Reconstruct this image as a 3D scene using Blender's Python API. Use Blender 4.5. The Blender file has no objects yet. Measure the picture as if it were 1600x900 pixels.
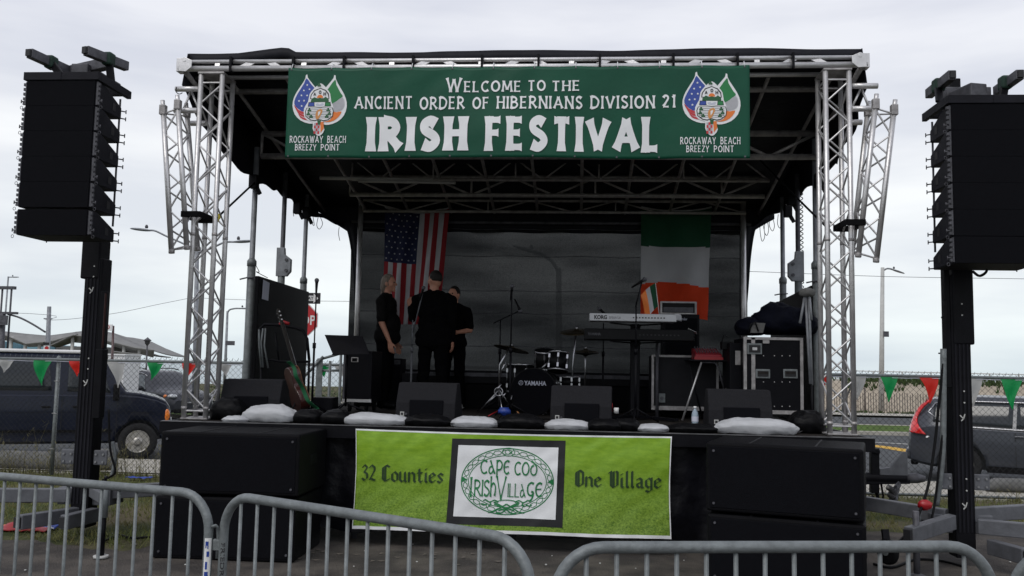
import bpy, bmesh, math, random
from mathutils import Vector, Matrix, noise
random.seed(7)
scene = bpy.context.scene
COL = scene.collection
V = Vector
PI = math.pi
# ------------------------------------------------------------------ camera
FPX, PITCH, ROLL, YAW, EYE = 1383.0, .0897, .0194, .0757, 1.65
_c, _s = math.cos(YAW), math.sin(YAW)
_cp, _sp = math.cos(PITCH), math.sin(PITCH)
_cr, _sr = math.cos(ROLL), math.sin(ROLL)
_right = V((_c, _s, 0)); _fh = V((-_s, _c, 0)); _z = V((0, 0, 1))
FWD = _fh*_cp + _z*_sp
_up = _z*_cp - _fh*_sp
CR = _right*_cr + _up*_sr
CU = _up*_cr - _right*_sr
cam = bpy.data.cameras.new('camera')
cam.sensor_width = 36; cam.lens = 36*FPX/1600
cam.clip_start = .05; cam.clip_end = 2000
camo = bpy.data.objects.new('camera', cam); COL.objects.link(camo)
M = Matrix((( CR.x, CU.x, -FWD.x, 0), (CR.y, CU.y, -FWD.y, 0), (CR.z, CU.z, -FWD.z, EYE), (0, 0, 0, 1)))
camo.matrix_world = M
scene.camera = camo
# ------------------------------------------------------------------ sky
SUN_EL, SUN_AZ = math.radians(51), math.radians(205)
w = bpy.data.worlds.new('World'); scene.world = w; w.use_nodes = True
nt = w.node_tree; nt.nodes.clear()
def N(nt, t, **k):
    n = nt.nodes.new(t)
    for a, b in k.items(): setattr(n, a, b)
    return n
out = N(nt, 'ShaderNodeOutputWorld'); bg = N(nt, 'ShaderNodeBackground'); bg.inputs[1].default_value = .1
sky = N(nt, 'ShaderNodeTexSky', sky_type='NISHITA', sun_disc=False)
sky.sun_elevation = SUN_EL; sky.sun_rotation = SUN_AZ
tc = N(nt, 'ShaderNodeTexCoord')
mp = N(nt, 'ShaderNodeMapping'); mp.inputs['Scale'].default_value = (1.1, 1.1, 6.0)
nz = N(nt, 'ShaderNodeTexNoise'); nz.inputs['Scale'].default_value = 1.9; nz.inputs['Detail'].default_value = 5; nz.inputs['Roughness'].default_value = .5
ramp = N(nt, 'ShaderNodeValToRGB')
ramp.color_ramp.elements[0].position = .40; ramp.color_ramp.elements[0].color = (8.1, 8.3, 8.85, 1)
ramp.color_ramp.elements[1].position = .62; ramp.color_ramp.elements[1].color = (10.4, 10.45, 10.5, 1)
sep = N(nt, 'ShaderNodeSeparateXYZ')
r2 = N(nt, 'ShaderNodeValToRGB')      # elevation tint: cooler at the horizon, whiter in the middle, greyer above
e = r2.color_ramp.elements
e[0].position = .0; e[0].color = (.84, .93, .95, 1)
e[1].position = .5; e[1].color = (.80, .81, .88, 1)
x = e.new(.10); x.color = (.97, 1.0, 1.0, 1)
x = e.new(.22); x.color = (.98, .99, 1.0, 1)
x = e.new(.34); x.color = (.87, .88, .93, 1)
mul = N(nt, 'ShaderNodeMixRGB', blend_type='MULTIPLY'); mul.inputs[0].default_value = 1
mx = N(nt, 'ShaderNodeMixRGB'); mx.inputs[0].default_value = .93
L = nt.links.new
L(tc.outputs['Generated'], mp.inputs[0]); L(mp.outputs[0], nz.inputs['Vector']); L(nz.outputs[0], ramp.inputs[0])
L(tc.outputs['Generated'], sep.inputs[0]); L(sep.outputs['Z'], r2.inputs[0])
L(ramp.outputs[0], mul.inputs[1]); L(r2.outputs[0], mul.inputs[2])
L(sky.outputs[0], mx.inputs[1]); L(mul.outputs[0], mx.inputs[2]); L(mx.outputs[0], bg.inputs[0]); L(bg.outputs[0], out.inputs[0])
sl = bpy.data.lights.new('sun', 'SUN'); sl.energy = 1.2; sl.angle = math.radians(25); sl.color = (1, .97, .92)
so = bpy.data.objects.new('sun', sl); COL.objects.link(so)
sd = V((math.sin(SUN_AZ)*math.cos(SUN_EL), math.cos(SUN_AZ)*math.cos(SUN_EL), math.sin(SUN_EL)))
so.rotation_euler = sd.to_track_quat('Z', 'Y').to_euler(); so.location = (0, 0, 30)
scene.view_settings.view_transform = 'Standard'; scene.view_settings.look = 'None'
scene.view_settings.exposure = 0; scene.view_settings.gamma = 1
scene.render.film_transparent = False
try:
    scene.cycles.max_bounces = 6; scene.cycles.transparent_max_bounces = 16; scene.cycles.sample_clamp_indirect = 4
except Exception: pass

# points of the place, read off by sight line and distance
def ray(px, py): return FWD*FPX + CR*(px-800) + CU*(450-py)
def at(px, py, Y):
    d = ray(px, py); return V((0, 0, EYE)) + d*(Y/d.y)
def atz(px, py, Z):
    d = ray(px, py); return V((0, 0, EYE)) + d*((Z-EYE)/d.z)

# ------------------------------------------------------------------ materials
def mat(name, col, rough=.6, metal=0., var=.15, scale=6., bump=0., bscale=40., spec=.5, col2=None, coat=0., alpha=None, stretch=None, trans=0., edge=.2):
    m = bpy.data.materials.new(name); m.use_nodes = True
    t = m.node_tree; b = t.nodes['Principled BSDF']
    b.inputs['Roughness'].default_value = rough; b.inputs['Metallic'].default_value = metal
    b.inputs['Specular IOR Level'].default_value = spec
    if coat: b.inputs['Coat Weight'].default_value = coat; b.inputs['Coat Roughness'].default_value = .08
    c2 = col2 or tuple(max(0, c*(1-var*2)) for c in col)
    tcn = N(t, 'ShaderNodeTexCoord'); mpn = N(t, 'ShaderNodeMapping')
    if stretch: mpn.inputs['Scale'].default_value = stretch
    n = N(t, 'ShaderNodeTexNoise'); n.inputs['Scale'].default_value = scale; n.inputs['Detail'].default_value = 6; n.inputs['Roughness'].default_value = .6
    r = N(t, 'ShaderNodeValToRGB')
    r.color_ramp.elements[0].position = .5-edge; r.color_ramp.elements[0].color = (*c2, 1)
    r.color_ramp.elements[1].position = .5+edge; r.color_ramp.elements[1].color = (*col, 1)
    l = t.links.new
    l(tcn.outputs['Object'], mpn.inputs[0]); l(mpn.outputs[0], n.inputs['Vector']); l(n.outputs[0], r.inputs[0]); l(r.outputs[0], b.inputs['Base Color'])
    if bump:
        n2 = N(t, 'ShaderNodeTexNoise'); n2.inputs['Scale'].default_value = bscale; n2.inputs['Detail'].default_value = 4
        bp = N(t, 'ShaderNodeBump'); bp.inputs['Strength'].default_value = bump; bp.inputs['Distance'].default_value = .02
        l(mpn.outputs[0], n2.inputs['Vector']); l(n2.outputs[0], bp.inputs['Height']); l(bp.outputs[0], b.inputs['Normal'])
    if trans:
        o = t.nodes['Material Output']; ms = N(t, 'ShaderNodeMixShader'); ms.inputs[0].default_value = trans
        tr = N(t, 'ShaderNodeBsdfTranslucent'); l(r.outputs[0], tr.inputs[0])
        l(b.outputs[0], ms.inputs[1]); l(tr.outputs[0], ms.inputs[2]); l(ms.outputs[0], o.inputs[0])
    return m
K = {}
K['alu'] = mat('aluminium', (.70, .69, .69), .42, .7, .12, 9, .12, 60)
K['alu_dirty'] = mat('dirty_aluminium', (.48, .46, .455), .55, .55, .25, 12, .15, 60)
K['galv'] = mat('galvanised_steel', (.20, .22, .225), .55, .25, .20, 22, .15, 70)
K['galv_grey'] = mat('galvanised_frame', (.13, .135, .15), .6, .2, .2, 9, .1, 60)
K['steel_dark'] = mat('weathered_dark_steel', (.11, .11, .125), .6, .3, .3, 12, .1, 60)
K['pole'] = mat('grey_pole_steel', (.30, .315, .34), .55, .3, .25, 7, .1, 50)
K['chrome'] = mat('chrome', (.50, .50, .52), .28, 1., .05, 5)
K['black_box'] = mat('black_textured_cabinet_paint', (.0045, .0045, .006), .6, 0, .25, 5, .35, 160, .10)
K['black_array'] = mat('black_array_paint', (.012, .012, .017), .6, 0, .2, 6, .25, 120, .15)
K['grille'] = mat('black_speaker_grille', (.0062, .0064, .0085), .8, 0, .15, 60, .4, 300, .06)
K['black_metal'] = mat('black_painted_metal', (.0065, .0065, .009), .5, 0, .25, 8, .1, 60, .12)
K['black_plastic'] = mat('black_plastic', (.006, .006, .007), .45, 0, .2, 8, .05, 90, .15)
K['tarp'] = mat('black_roof_tarpaulin', (.014, .0145, .020), .6, 0, .2, 3, .5, 9, .14)
K['skirt'] = mat('black_skirt_fabric', (.005, .005, .008), .45, 0, .2, 4, .5, 12, .22)
K['deck'] = mat('stage_deck_plywood_black', (.03, .026, .024), .75, 0, .25, 5, .2, 40, .12)
K['deck_edge'] = mat('stage_deck_edge', (.16, .16, .165), .5, .4, .3, 8, .1, 60)
K['rubber'] = mat('rubber', (.007, .007, .008), .8, 0, .2, 10, .1, 60, .1)
K['cable'] = mat('black_cable', (.006, .006, .007), .6, 0, .1, 10, spec=.12)
K['white_bag'] = mat('white_woven_plastic', (.58, .59, .61), .6, 0, .10, 5, .45, 13, .25, trans=.12)
K['black_bag'] = mat('black_plastic_bag', (.005, .005, .006), .5, 0, .2, 7, .6, 14, .14)
K['cloth_black'] = mat('black_cotton', (.004, .004, .0045), .95, 0, .2, 12, .3, 30, .05)
K['cloth_charcoal'] = mat('charcoal_cotton', (.011, .0105, .0105), .95, 0, .2, 12, .3, 30, .05)
K['trouser'] = mat('black_trousers', (.0032, .0032, .0038), .95, 0, .2, 12, .3, 30, .05)
K['skin'] = mat('skin', (.50, .24, .16), .55, 0, .08, 14, .05, 80, .35)
K['hair_grey'] = mat('grey_hair', (.26, .21, .17), .7, 0, .35, 40, .5, 90, .3, stretch=(1, 1, .2))
K['hair_dark'] = mat('dark_hair', (.02, .016, .014), .7, 0, .35, 40, .5, 90, .3, stretch=(1, 1, .2))
K['white'] = mat('white_paint', (.78, .78, .77), .45, 0, .05, 6)
K['lettering'] = mat('white_print', (.80, .81, .82), .55, 0, .03, 4, trans=.0)
K['print_black'] = mat('black_print', (.012, .012, .014), .6, 0, .05, 4)
K['print_dkgreen'] = mat('dark_green_print', (.018, .05, .012), .6, 0, .05, 4)
K['print_green'] = mat('celtic_green_print', (.01, .19, .055), .6, 0, .05, 4)
K['banner_green'] = mat('dark_green_vinyl', (.004, .078, .042), .5, 0, .12, 1.6, .35, 4, .25)
K['red'] = mat('red_fabric', (.33, .012, .02), .8, 0, .08, 6, .2, 30, trans=.3)
K['flag_white'] = mat('white_flag_fabric', (.66, .66, .69), .8, 0, .04, 6, .2, 30, trans=.45)
K['flag_blue'] = mat('navy_flag_fabric', (.012, .017, .065), .8, 0, .08, 6, .2, 30, trans=.3)
K['flag_green'] = mat('green_flag_fabric', (.004, .075, .03), .8, 0, .08, 6, .2, 30, trans=.3)
K['flag_orange'] = mat('orange_flag_fabric', (.95, .075, .015), .8, 0, .04, 6, .2, 30, trans=.5)
K['p_red'] = mat('red_pennant_plastic', (.72, .03, .02), .45, 0, .06, 6, .2, 20, trans=.45)
K['p_green'] = mat('green_pennant_plastic', (.01, .33, .09), .45, 0, .06, 6, .2, 20, trans=.45)
K['p_white'] = mat('white_pennant_plastic', (.50, .50, .49), .45, 0, .04, 6, .2, 20, trans=.45)
K['e_blue'] = mat('emblem_blue', (.03, .07, .35), .5, 0, .05, 6)
K['e_red'] = mat('emblem_red', (.55, .04, .05), .5, 0, .05, 6)
K['e_green'] = mat('emblem_green', (.01, .20, .05), .5, 0, .05, 6)
K['e_dgreen'] = mat('emblem_dark_green', (.01, .10, .03), .5, 0, .05, 6)
K['e_orange'] = mat('emblem_orange', (.80, .20, .03), .5, 0, .05, 6)
K['e_gold'] = mat('emblem_gold', (.65, .28, .08), .5, 0, .05, 6)
K['red_paint'] = mat('red_painted_metal', (.35, .01, .015), .4, 0, .1, 6)
K['stop_red'] = mat('sign_red', (.50, .015, .02), .4, 0, .05, 6)
K['yellow'] = mat('yellow_webbing', (.65, .55, .06), .7, 0, .1, 6)
K['paper'] = mat('paper', (.55, .57, .66), .8, 0, .05, 6)
K['wood_red'] = mat('mahogany_guitar_side', (.055, .012, .009), .35, 0, .2, 5, coat=.2, stretch=(1, 1, 5))
K['wood_top'] = mat('spruce_guitar_top', (.30, .13, .045), .3, 0, .15, 20, coat=.4, stretch=(1, 1, .2))
K['strap_green'] = mat('green_strap', (.003, .10, .035), .8, 0, .1, 10)
K['tyre'] = mat('tyre_rubber', (.02, .02, .021), .85, 0, .2, 20, .2, 60, .3)
K['rim'] = mat('wheel_steel', (.52, .50, .46), .4, .6, .2, 20, .1, 60)
K['van_paint'] = mat('navy_van_paint', (.006, .0095, .024), .35, 0, .1, 2, spec=.3, coat=.22)
K['suv_paint'] = mat('charcoal_car_paint', (.045, .05, .062), .35, .2, .06, 2, coat=.3)
K['suv_paint_dark'] = mat('black_grey_car_paint', (.016, .018, .026), .35, .2, .06, 2, coat=.3)
K['glass'] = mat('tinted_glass', (.02, .025, .03), .12, 0, .1, 2, spec=.45)
K['glass_pale'] = mat('window_glass_reflecting', (.07, .085, .095), .12, 0, .1, 2, spec=.6)
K['tail'] = mat('red_tail_lens', (.70, .015, .015), .15, 0, .1, 8, coat=.8)
K['amber'] = mat('amber_lens', (.85, .22, .02), .2, 0, .1, 8, coat=.6)
K['lens'] = mat('clear_headlamp_lens', (.55, .57, .58), .12, .3, .2, 20, coat=.8)
K['canopy'] = mat('grey_canopy_membrane', (.42, .42, .41), .7, 0, .1, 2, .1, 10, trans=.45)
K['pale_post'] = mat('pale_post_paint', (.50, .50, .48), .6, 0, .1, 4)
K['blue_wall'] = mat('pale_blue_wall_paint', (.20, .38, .46), .7, 0, .12, 1.5)
K['concrete'] = mat('pale_concrete', (.42, .40, .35), .9, 0, .12, 2.5, .3, 30, .2)
K['concrete_grey'] = mat('grey_concrete', (.17, .17, .165), .9, 0, .2, 4, .3, 30, .2)
K['asphalt'] = mat('road_asphalt', (.085, .09, .095), .9, 0, .15, 2, .4, 90, .2)
K['asphalt_fore'] = mat('worn_brown_asphalt', (.100, .088, .077), .9, 0, .22, 2.2, .9, 60, .2, col2=(.050, .045, .042), edge=.10)
K['yellow_line'] = mat('yellow_road_paint', (.62, .36, .03), .8, 0, .15, 9)
K['white_line'] = mat('white_road_paint', (.60, .60, .57), .8, 0, .1, 9)
K['sand'] = mat('dune_sand', (.40, .345, .27), .95, 0, .12, .35, .4, 3, .1)
K['picket'] = mat('weathered_slat_wood', (.17, .145, .125), .9, 0, .25, 6)
K['blade'] = mat('grass_blade', (.13, .17, .045), .8, 0, .3, 1.3, col2=(.21, .18, .085), spec=.2, trans=.25)
K['weed'] = mat('dry_weed_stalk', (.22, .20, .09), .8, 0, .3, 4, trans=.2)
K['leaf'] = mat('shrub_leaf', (.07, .11, .035), .8, 0, .3, 3, spec=.2, trans=.25)
K['bark'] = mat('bark', (.12, .09, .07), .9, 0, .3, 10)
K['sea'] = mat('sea_water', (.16, .24, .27), .25, 0, .1, .05, .3, .5)
K['water_bottle'] = mat('clear_plastic_bottle', (.30, .38, .45), .08, 0, .1, 6, spec=.8)
K['blue_plastic'] = mat('blue_plastic', (.02, .06, .35), .5, 0, .2, 10)
K['navy_bag'] = mat('navy_nylon_bag', (.005, .006, .014), .75, 0, .25, 8, .5, 25, .1)
K['grey_panel'] = mat('grey_cabinet_carpet', (.022, .022, .025), .85, 0, .15, 60, .4, 200, .08)
K['case_black'] = mat('black_case_laminate', (.0055, .0055, .008), .5, 0, .15, 6, .1, 90, .12)
K['case_grey'] = mat('dark_grey_case_panel', (.016, .016, .019), .6, 0, .15, 8, .1, 90, .15)
K['keyboard_silver'] = mat('silver_keyboard_body', (.55, .56, .58), .4, .1, .05, 8)
K['fence_wire'] = mat('dull_fence_wire', (.05, .052, .055), .85, 0, .2, 12, spec=.1)
K['sensor_red'] = mat('red_plastic', (.30, .01, .02), .5, 0, .1, 8)

def scrim_material():
    m = bpy.data.materials.new('dark_mesh_scrim'); m.use_nodes = True; t = m.node_tree; l = t.links.new
    b = t.nodes['Principled BSDF']; o = t.nodes['Material Output']
    b.inputs['Base Color'].default_value = (.009, .010, .0105, 1); b.inputs['Roughness'].default_value = .95; b.inputs['Specular IOR Level'].default_value = .05
    tcn = N(t, 'ShaderNodeTexCoord'); mp1 = N(t, 'ShaderNodeMapping'); mp1.inputs['Scale'].default_value = (8, 1, 14)
    n1 = N(t, 'ShaderNodeTexNoise'); n1.inputs['Scale'].default_value = 7; n1.inputs['Detail'].default_value = 3; n1.inputs['Roughness'].default_value = .9
    mp2 = N(t, 'ShaderNodeMapping'); mp2.inputs['Scale'].default_value = (.4, 1, 2.2)
    n2 = N(t, 'ShaderNodeTexNoise'); n2.inputs['Scale'].default_value = 1.3; n2.inputs['Detail'].default_value = 3
    a = N(t, 'ShaderNodeMath', operation='MULTIPLY'); 
    r = N(t, 'ShaderNodeMapRange'); r.inputs['From Min'].default_value = .15; r.inputs['From Max'].default_value = .42
    r.inputs['To Min'].default_value = .0; r.inputs['To Max'].default_value = .022
    tr = N(t, 'ShaderNodeBsdfTransparent'); ms = N(t, 'ShaderNodeMixShader')
    l(tcn.outputs['Object'], mp1.inputs[0]); l(tcn.outputs['Object'], mp2.inputs[0]); l(mp1.outputs[0], n1.inputs['Vector']); l(mp2.outputs[0], n2.inputs['Vector'])
    l(n1.outputs[0], a.inputs[0]); l(n2.outputs[0], a.inputs[1]); l(a.outputs[0], r.inputs[0]); l(r.outputs[0], ms.inputs[0])
    tl = N(t, 'ShaderNodeBsdfTranslucent'); m2 = N(t, 'ShaderNodeMixShader'); m2.inputs[0].default_value = .5
    r9 = N(t, 'ShaderNodeValToRGB'); r9.color_ramp.elements[0].position = .3; r9.color_ramp.elements[0].color = (.022, .024, .025, 1); r9.color_ramp.elements[1].position = .75; r9.color_ramp.elements[1].color = (.095, .098, .096, 1)
    l(a.outputs[0], r9.inputs[0]); r9.color_ramp.elements[0].position = .12; r9.color_ramp.elements[1].position = .40; l(r9.outputs[0], tl.inputs[0])
    l(b.outputs[0], m2.inputs[1]); l(tl.outputs[0], m2.inputs[2])
    l(m2.outputs[0], ms.inputs[1]); l(tr.outputs[0], ms.inputs[2]); l(ms.outputs[0], o.inputs[0])
    return m
K['scrim'] = scrim_material()
def turf_print():
    # printed photograph of a lawn on the lower banner: lime at the top, grassy grain below
    m = bpy.data.materials.new('lawn_print_vinyl'); m.use_nodes = True; t = m.node_tree; l = t.links.new
    b = t.nodes['Principled BSDF']; b.inputs['Roughness'].default_value = .45
    tcn = N(t, 'ShaderNodeTexCoord'); s = N(t, 'ShaderNodeSeparateXYZ')
    mp1 = N(t, 'ShaderNodeMapping'); mp1.inputs['Scale'].default_value = (3, 1, 9)
    n1 = N(t, 'ShaderNodeTexNoise'); n1.inputs['Scale'].default_value = 3; n1.inputs['Detail'].default_value = 8; n1.inputs['Roughness'].default_value = .7
    mp2 = N(t, 'ShaderNodeMapping'); mp2.inputs['Scale'].default_value = (1, 1, 1.3)
    n2 = N(t, 'ShaderNodeTexNoise'); n2.inputs['Scale'].default_value = 55; n2.inputs['Detail'].default_value = 6; n2.inputs['Roughness'].default_value = .8
    mr = N(t, 'ShaderNodeMapRange'); mr.inputs['From Min'].default_value = 0.1; mr.inputs['From Max'].default_value = .75; mr.inputs['To Min'].default_value = 1; mr.inputs['To Max'].default_value = .0
    r1 = N(t, 'ShaderNodeValToRGB'); r1.color_ramp.elements[0].position = .3; r1.color_ramp.elements[0].color = (.150, .30, .008, 1); r1.color_ramp.elements[1].position = .7; r1.color_ramp.elements[1].color = (.27, .46, .025, 1)
    r3 = N(t, 'ShaderNodeValToRGB'); r3.color_ramp.elements[0].position = .36; r3.color_ramp.elements[0].color = (.035, .11, .002, 1); r3.color_ramp.elements[1].position = .68; r3.color_ramp.elements[1].color = (.34, .50, .07, 1)
    mx_ = N(t, 'ShaderNodeMixRGB')
    l(tcn.outputs['Object'], s.inputs[0]); l(s.outputs['Z'], mr.inputs[0]); l(mr.outputs[0], mx_.inputs[0])
    l(tcn.outputs['Object'], mp1.inputs[0]); l(mp1.outputs[0], n1.inputs['Vector']); l(n1.outputs[0], r1.inputs[0])
    l(tcn.outputs['Object'], mp2.inputs[0]); l(mp2.outputs[0], n2.inputs['Vector']); l(n2.outputs[0], r3.inputs[0])
    l(r1.outputs[0], mx_.inputs[1]); l(r3.outputs[0], mx_.inputs[2]); l(mx_.outputs[0], b.inputs['Base Color'])
    return m
K['turf_print'] = turf_print()
def ground_grass():
    m = bpy.data.materials.new('worn_grass_ground'); m.use_nodes = True; t = m.node_tree; l = t.links.new
    b = t.nodes['Principled BSDF']; b.inputs['Roughness'].default_value = .95; b.inputs['Specular IOR Level'].default_value = .15
    tcn = N(t, 'ShaderNodeTexCoord')
    n1 = N(t, 'ShaderNodeTexNoise'); n1.inputs['Scale'].default_value = .9; n1.inputs['Detail'].default_value = 6
    n2 = N(t, 'ShaderNodeTexNoise'); n2.inputs['Scale'].default_value = 25; n2.inputs['Detail'].default_value = 5
    r1 = N(t, 'ShaderNodeValToRGB'); r1.color_ramp.elements[0].position = .40; r1.color_ramp.elements[0].color = (.075, .095, .03, 1); r1.color_ramp.elements[1].position = .62; r1.color_ramp.elements[1].color = (.19, .16, .10, 1)
    mm = N(t, 'ShaderNodeMixRGB', blend_type='MULTIPLY'); mm.inputs[0].default_value = .7
    bp = N(t, 'ShaderNodeBump'); bp.inputs['Strength'].default_value = .7; bp.inputs['Distance'].default_value = .03
    for n in (n1, n2): l(tcn.outputs['Object'], n.inputs['Vector'])
    l(n1.outputs[0], r1.inputs[0]); l(r1.outputs[0], mm.inputs[1]); l(n2.outputs[0], mm.inputs[2]); l(mm.outputs[0], b.inputs['Base Color'])
    l(n2.outputs[0], bp.inputs['Height']); l(bp.outputs[0], b.inputs['Normal'])
    return m
K['ground'] = ground_grass()

# ------------------------------------------------------------------ mesh builder
WL = {}
SPLIT = {'star', 'roof_hinge', 'tie_band', 'corner_brace', 'end_plate', 'lever', 'deck_leg', 'hinge_arm', 'rivet', 'sleeve', 'rear_link_bar', 'cable_tie', 'support_arm', 'tower_wall', 'window', 'locking_pin', 'backcloth_seam', 'winch_bracket', 'end_fitting', 'tripod_base', 'foot', 'bolt', 'tuning_peg', 'eyelet', 'socket', 'rear_rail', 'silver_frame', 'spur', 'strap', 'brake_line', 'vent_hole'}
class MB:
    def __init__(s): s.v = []; s.f = []; s.m = []; s.sm = []
    def add(s, vs, fs, mi=0, smooth=False):
        o = len(s.v); s.v += [V(p) for p in vs]
        for f in fs: s.f.append(tuple(i+o for i in f)); s.m.append(mi); s.sm.append(smooth)
        return s
    def box(s, c, size, mi=0, R=None):
        hx, hy, hz = size[0]/2, size[1]/2, size[2]/2
        vs = [V((x, y, z)) for x in (-hx, hx) for y in (-hy, hy) for z in (-hz, hz)]
        if R is not None: vs = [R @ p for p in vs]
        c = V(c)
        return s.add([p+c for p in vs], [(0, 1, 3, 2), (4, 6, 7, 5), (0, 4, 5, 1), (2, 3, 7, 6), (0, 2, 6, 4), (1, 5, 7, 3)], mi)
    def bx(s, x0, x1, y0, y1, z0, z1, mi=0):
        return s.box(((x0+x1)/2, (y0+y1)/2, (z0+z1)/2), (abs(x1-x0), abs(y1-y0), abs(z1-z0)), mi)
    def bar(s, p0, p1, w, h, mi=0, up=(0, 0, 1)):
        p0, p1 = V(p0), V(p1); d = (p1-p0); L_ = d.length; d.normalize(); u = V(up)
        if abs(d.dot(u)) > .98: u = V((0, 1, 0))
        a = d.cross(u).normalized(); b = a.cross(d)
        R = Matrix((a, d, b)).transposed()
        return s.box((p0+p1)/2, (w, L_, h), mi, R)
    def tube(s, pts, r, n=8, mi=0, closed=False, cap=True):
        pts = [V(p) for p in pts]; k = len(pts)
        rs = r if isinstance(r, (list, tuple)) else [r]*k
        vs = []; prev = None
        for i, p in enumerate(pts):
            if closed: d = pts[(i+1) % k]-pts[i-1]
            else: d = pts[min(i+1, k-1)]-pts[max(i-1, 0)]
            if d.length < 1e-9: d = V((0, 0, 1))
            d.normalize()
            if prev is None:
                u = V((0, 0, 1)) if abs(d.z) < .9 else V((1, 0, 0)); a = d.cross(u).normalized()
            else:
                a = prev - d*prev.dot(d)
                a = a.normalized() if a.length > 1e-6 else d.orthogonal().normalized()
            prev = a; b = d.cross(a)
            for j in range(n):
                t = 2*PI*j/n; vs.append(p + (a*math.cos(t)+b*math.sin(t))*rs[i])
        fs = []
        for i in range(k if closed else k-1):
            i2 = (i+1) % k
            for j in range(n): fs.append((i*n+j, i*n+(j+1) % n, i2*n+(j+1) % n, i2*n+j))
        s.add(vs, fs, mi, True)
        if cap and not closed:
            o = len(s.v)-len(vs)
            for f in (tuple(o+j for j in reversed(range(n))), tuple(o+(k-1)*n+j for j in range(n))): s.f.append(f); s.m.append(mi); s.sm.append(False)
        return s
    def lathe(s, prof, c=(0, 0, 0), n=20, mi=0, R=None, smooth=True, cap=True):
        c = V(c); vs = []
        for r, z in prof:
            for j in range(n):
                t = 2*PI*j/n; p = V((r*math.cos(t), r*math.sin(t), z))
                if R is not None: p = R @ p
                vs.append(p+c)
        fs = [(i*n+j, i*n+(j+1) % n, (i+1)*n+(j+1) % n, (i+1)*n+j) for i in range(len(prof)-1) for j in range(n)]
        s.add(vs, fs, mi, smooth)
        if cap:
            o = len(s.v)-len(vs)
            for f in (tuple(o+j for j in reversed(range(n))), tuple(o+(len(prof)-1)*n+j for j in range(n))): s.f.append(f); s.m.append(mi); s.sm.append(False)
        return s
    def ell(s, c, r, nu=16, nv=10, mi=0, R=None, fn=None):
        c = V(c); vs = []
        if not isinstance(r, (tuple, list)): r = (r, r, r)
        for i in range(nv+1):
            ph = PI*i/nv
            for j in range(nu):
                t = 2*PI*j/nu; q = V((math.sin(ph)*math.cos(t), math.sin(ph)*math.sin(t), math.cos(ph)))
                p = V((q.x*r[0], q.y*r[1], q.z*r[2]))
                if fn: p = fn(q, p)
                if R is not None: p = R @ p
                vs.append(p+c)
        fs = [(i*nu+j, (i+1)*nu+j, (i+1)*nu+(j+1) % nu, i*nu+(j+1) % nu) for i in range(nv) for j in range(nu)]
        return s.add(vs, fs, mi, True)
    def prism(s, poly, fn, d0, d1, mi=0, mi_side=None):
        """poly: 2-D outline; fn(a, b, d) -> point; extruded between depths d0 and d1"""
        n = len(poly); vs = [fn(a, b, d0) for a, b in poly]+[fn(a, b, d1) for a, b in poly]
        ms = mi if mi_side is None else mi_side
        s.add(vs, [tuple(reversed(range(n))), tuple(range(n, 2*n))], mi)
        o = len(s.v)-2*n
        for i in range(n):
            s.f.append((o+i, o+(i+1) % n, o+n+(i+1) % n, o+n+i)); s.m.append(ms); s.sm.append(False)
        return s
    def grid(s, fn, nu, nv, mi=0, smooth=True, mfn=None):
        vs = [fn(i/nu, j/nv) for j in range(nv+1) for i in range(nu+1)]; o = len(s.v); s.v += [V(p) for p in vs]
        for j in range(nv):
            for i in range(nu):
                a = o+j*(nu+1)+i; s.f.append((a, a+1, a+nu+2, a+nu+1)); s.m.append(mfn((i+.5)/nu, (j+.5)/nv) if mfn else mi); s.sm.append(smooth)
        return s
    def poly(s, pts, mi=0): return s.add(pts, [tuple(range(len(pts)))], mi)
    def build(s, name, mats, parent=None, **kw):
        if name in SPLIT: return s.build_split(name, mats, parent, **kw)
        return s.build1(name, mats, parent, **kw)
    def build_split(s, name, mats, parent=None, **kw):
        par = list(range(len(s.v)))
        def find(a):
            while par[a] != a: par[a] = par[par[a]]; a = par[a]
            return a
        for f_ in s.f:
            for q in f_[1:]: par[find(q)] = find(f_[0])
        groups = {}
        for i_, f_ in enumerate(s.f): groups.setdefault(find(f_[0]), []).append(i_)
        first = None
        for g_ in groups.values():
            m2 = MB(); idx = {}
            for i_ in g_:
                for q in s.f[i_]:
                    if q not in idx: idx[q] = len(m2.v); m2.v.append(s.v[q])
                m2.f.append(tuple(idx[q] for q in s.f[i_])); m2.m.append(s.m[i_]); m2.sm.append(s.sm[i_])
            o_ = m2.build1(name, mats, parent, **kw); first = first or o_
        return first
    def build1(s, name, mats, parent=None, origin=None, bevel=0, sharp=None, solid=0, label=None, seg=2, fixn=True):
        me = bpy.data.meshes.new(name)
        off = WL.get(parent.name, V((0, 0, 0))) if parent is not None else (V(origin) if origin is not None else V((0, 0, 0)))
        me.from_pydata([p-off for p in s.v], [], s.f)
        for m_ in (mats if isinstance(mats, (list, tuple)) else [mats]): me.materials.append(K[m_] if isinstance(m_, str) else m_)
        me.polygons.foreach_set('material_index', s.m); me.polygons.foreach_set('use_smooth', s.sm)
        if fixn or sharp:
            bm = bmesh.new(); bm.from_mesh(me)
            if fixn: bmesh.ops.recalc_face_normals(bm, faces=bm.faces)
            if sharp:
                bmesh.ops.remove_doubles(bm, verts=bm.verts, dist=1e-5)
                for e_ in bm.edges:
                    if len(e_.link_faces) == 2 and e_.calc_face_angle(0) > math.radians(sharp): e_.smooth = False
            bm.to_mesh(me); bm.free()
        me.update()
        o = bpy.data.objects.new(name, me); COL.objects.link(o)
        if parent is not None: o.parent = parent
        else: o.location = off
        WL[o.name] = off.copy()
        if bevel:
            b = o.modifiers.new('bevel', 'BEVEL'); b.width = bevel; b.segments = seg; b.limit_method = 'ANGLE'; b.angle_limit = math.radians(40)
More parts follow.
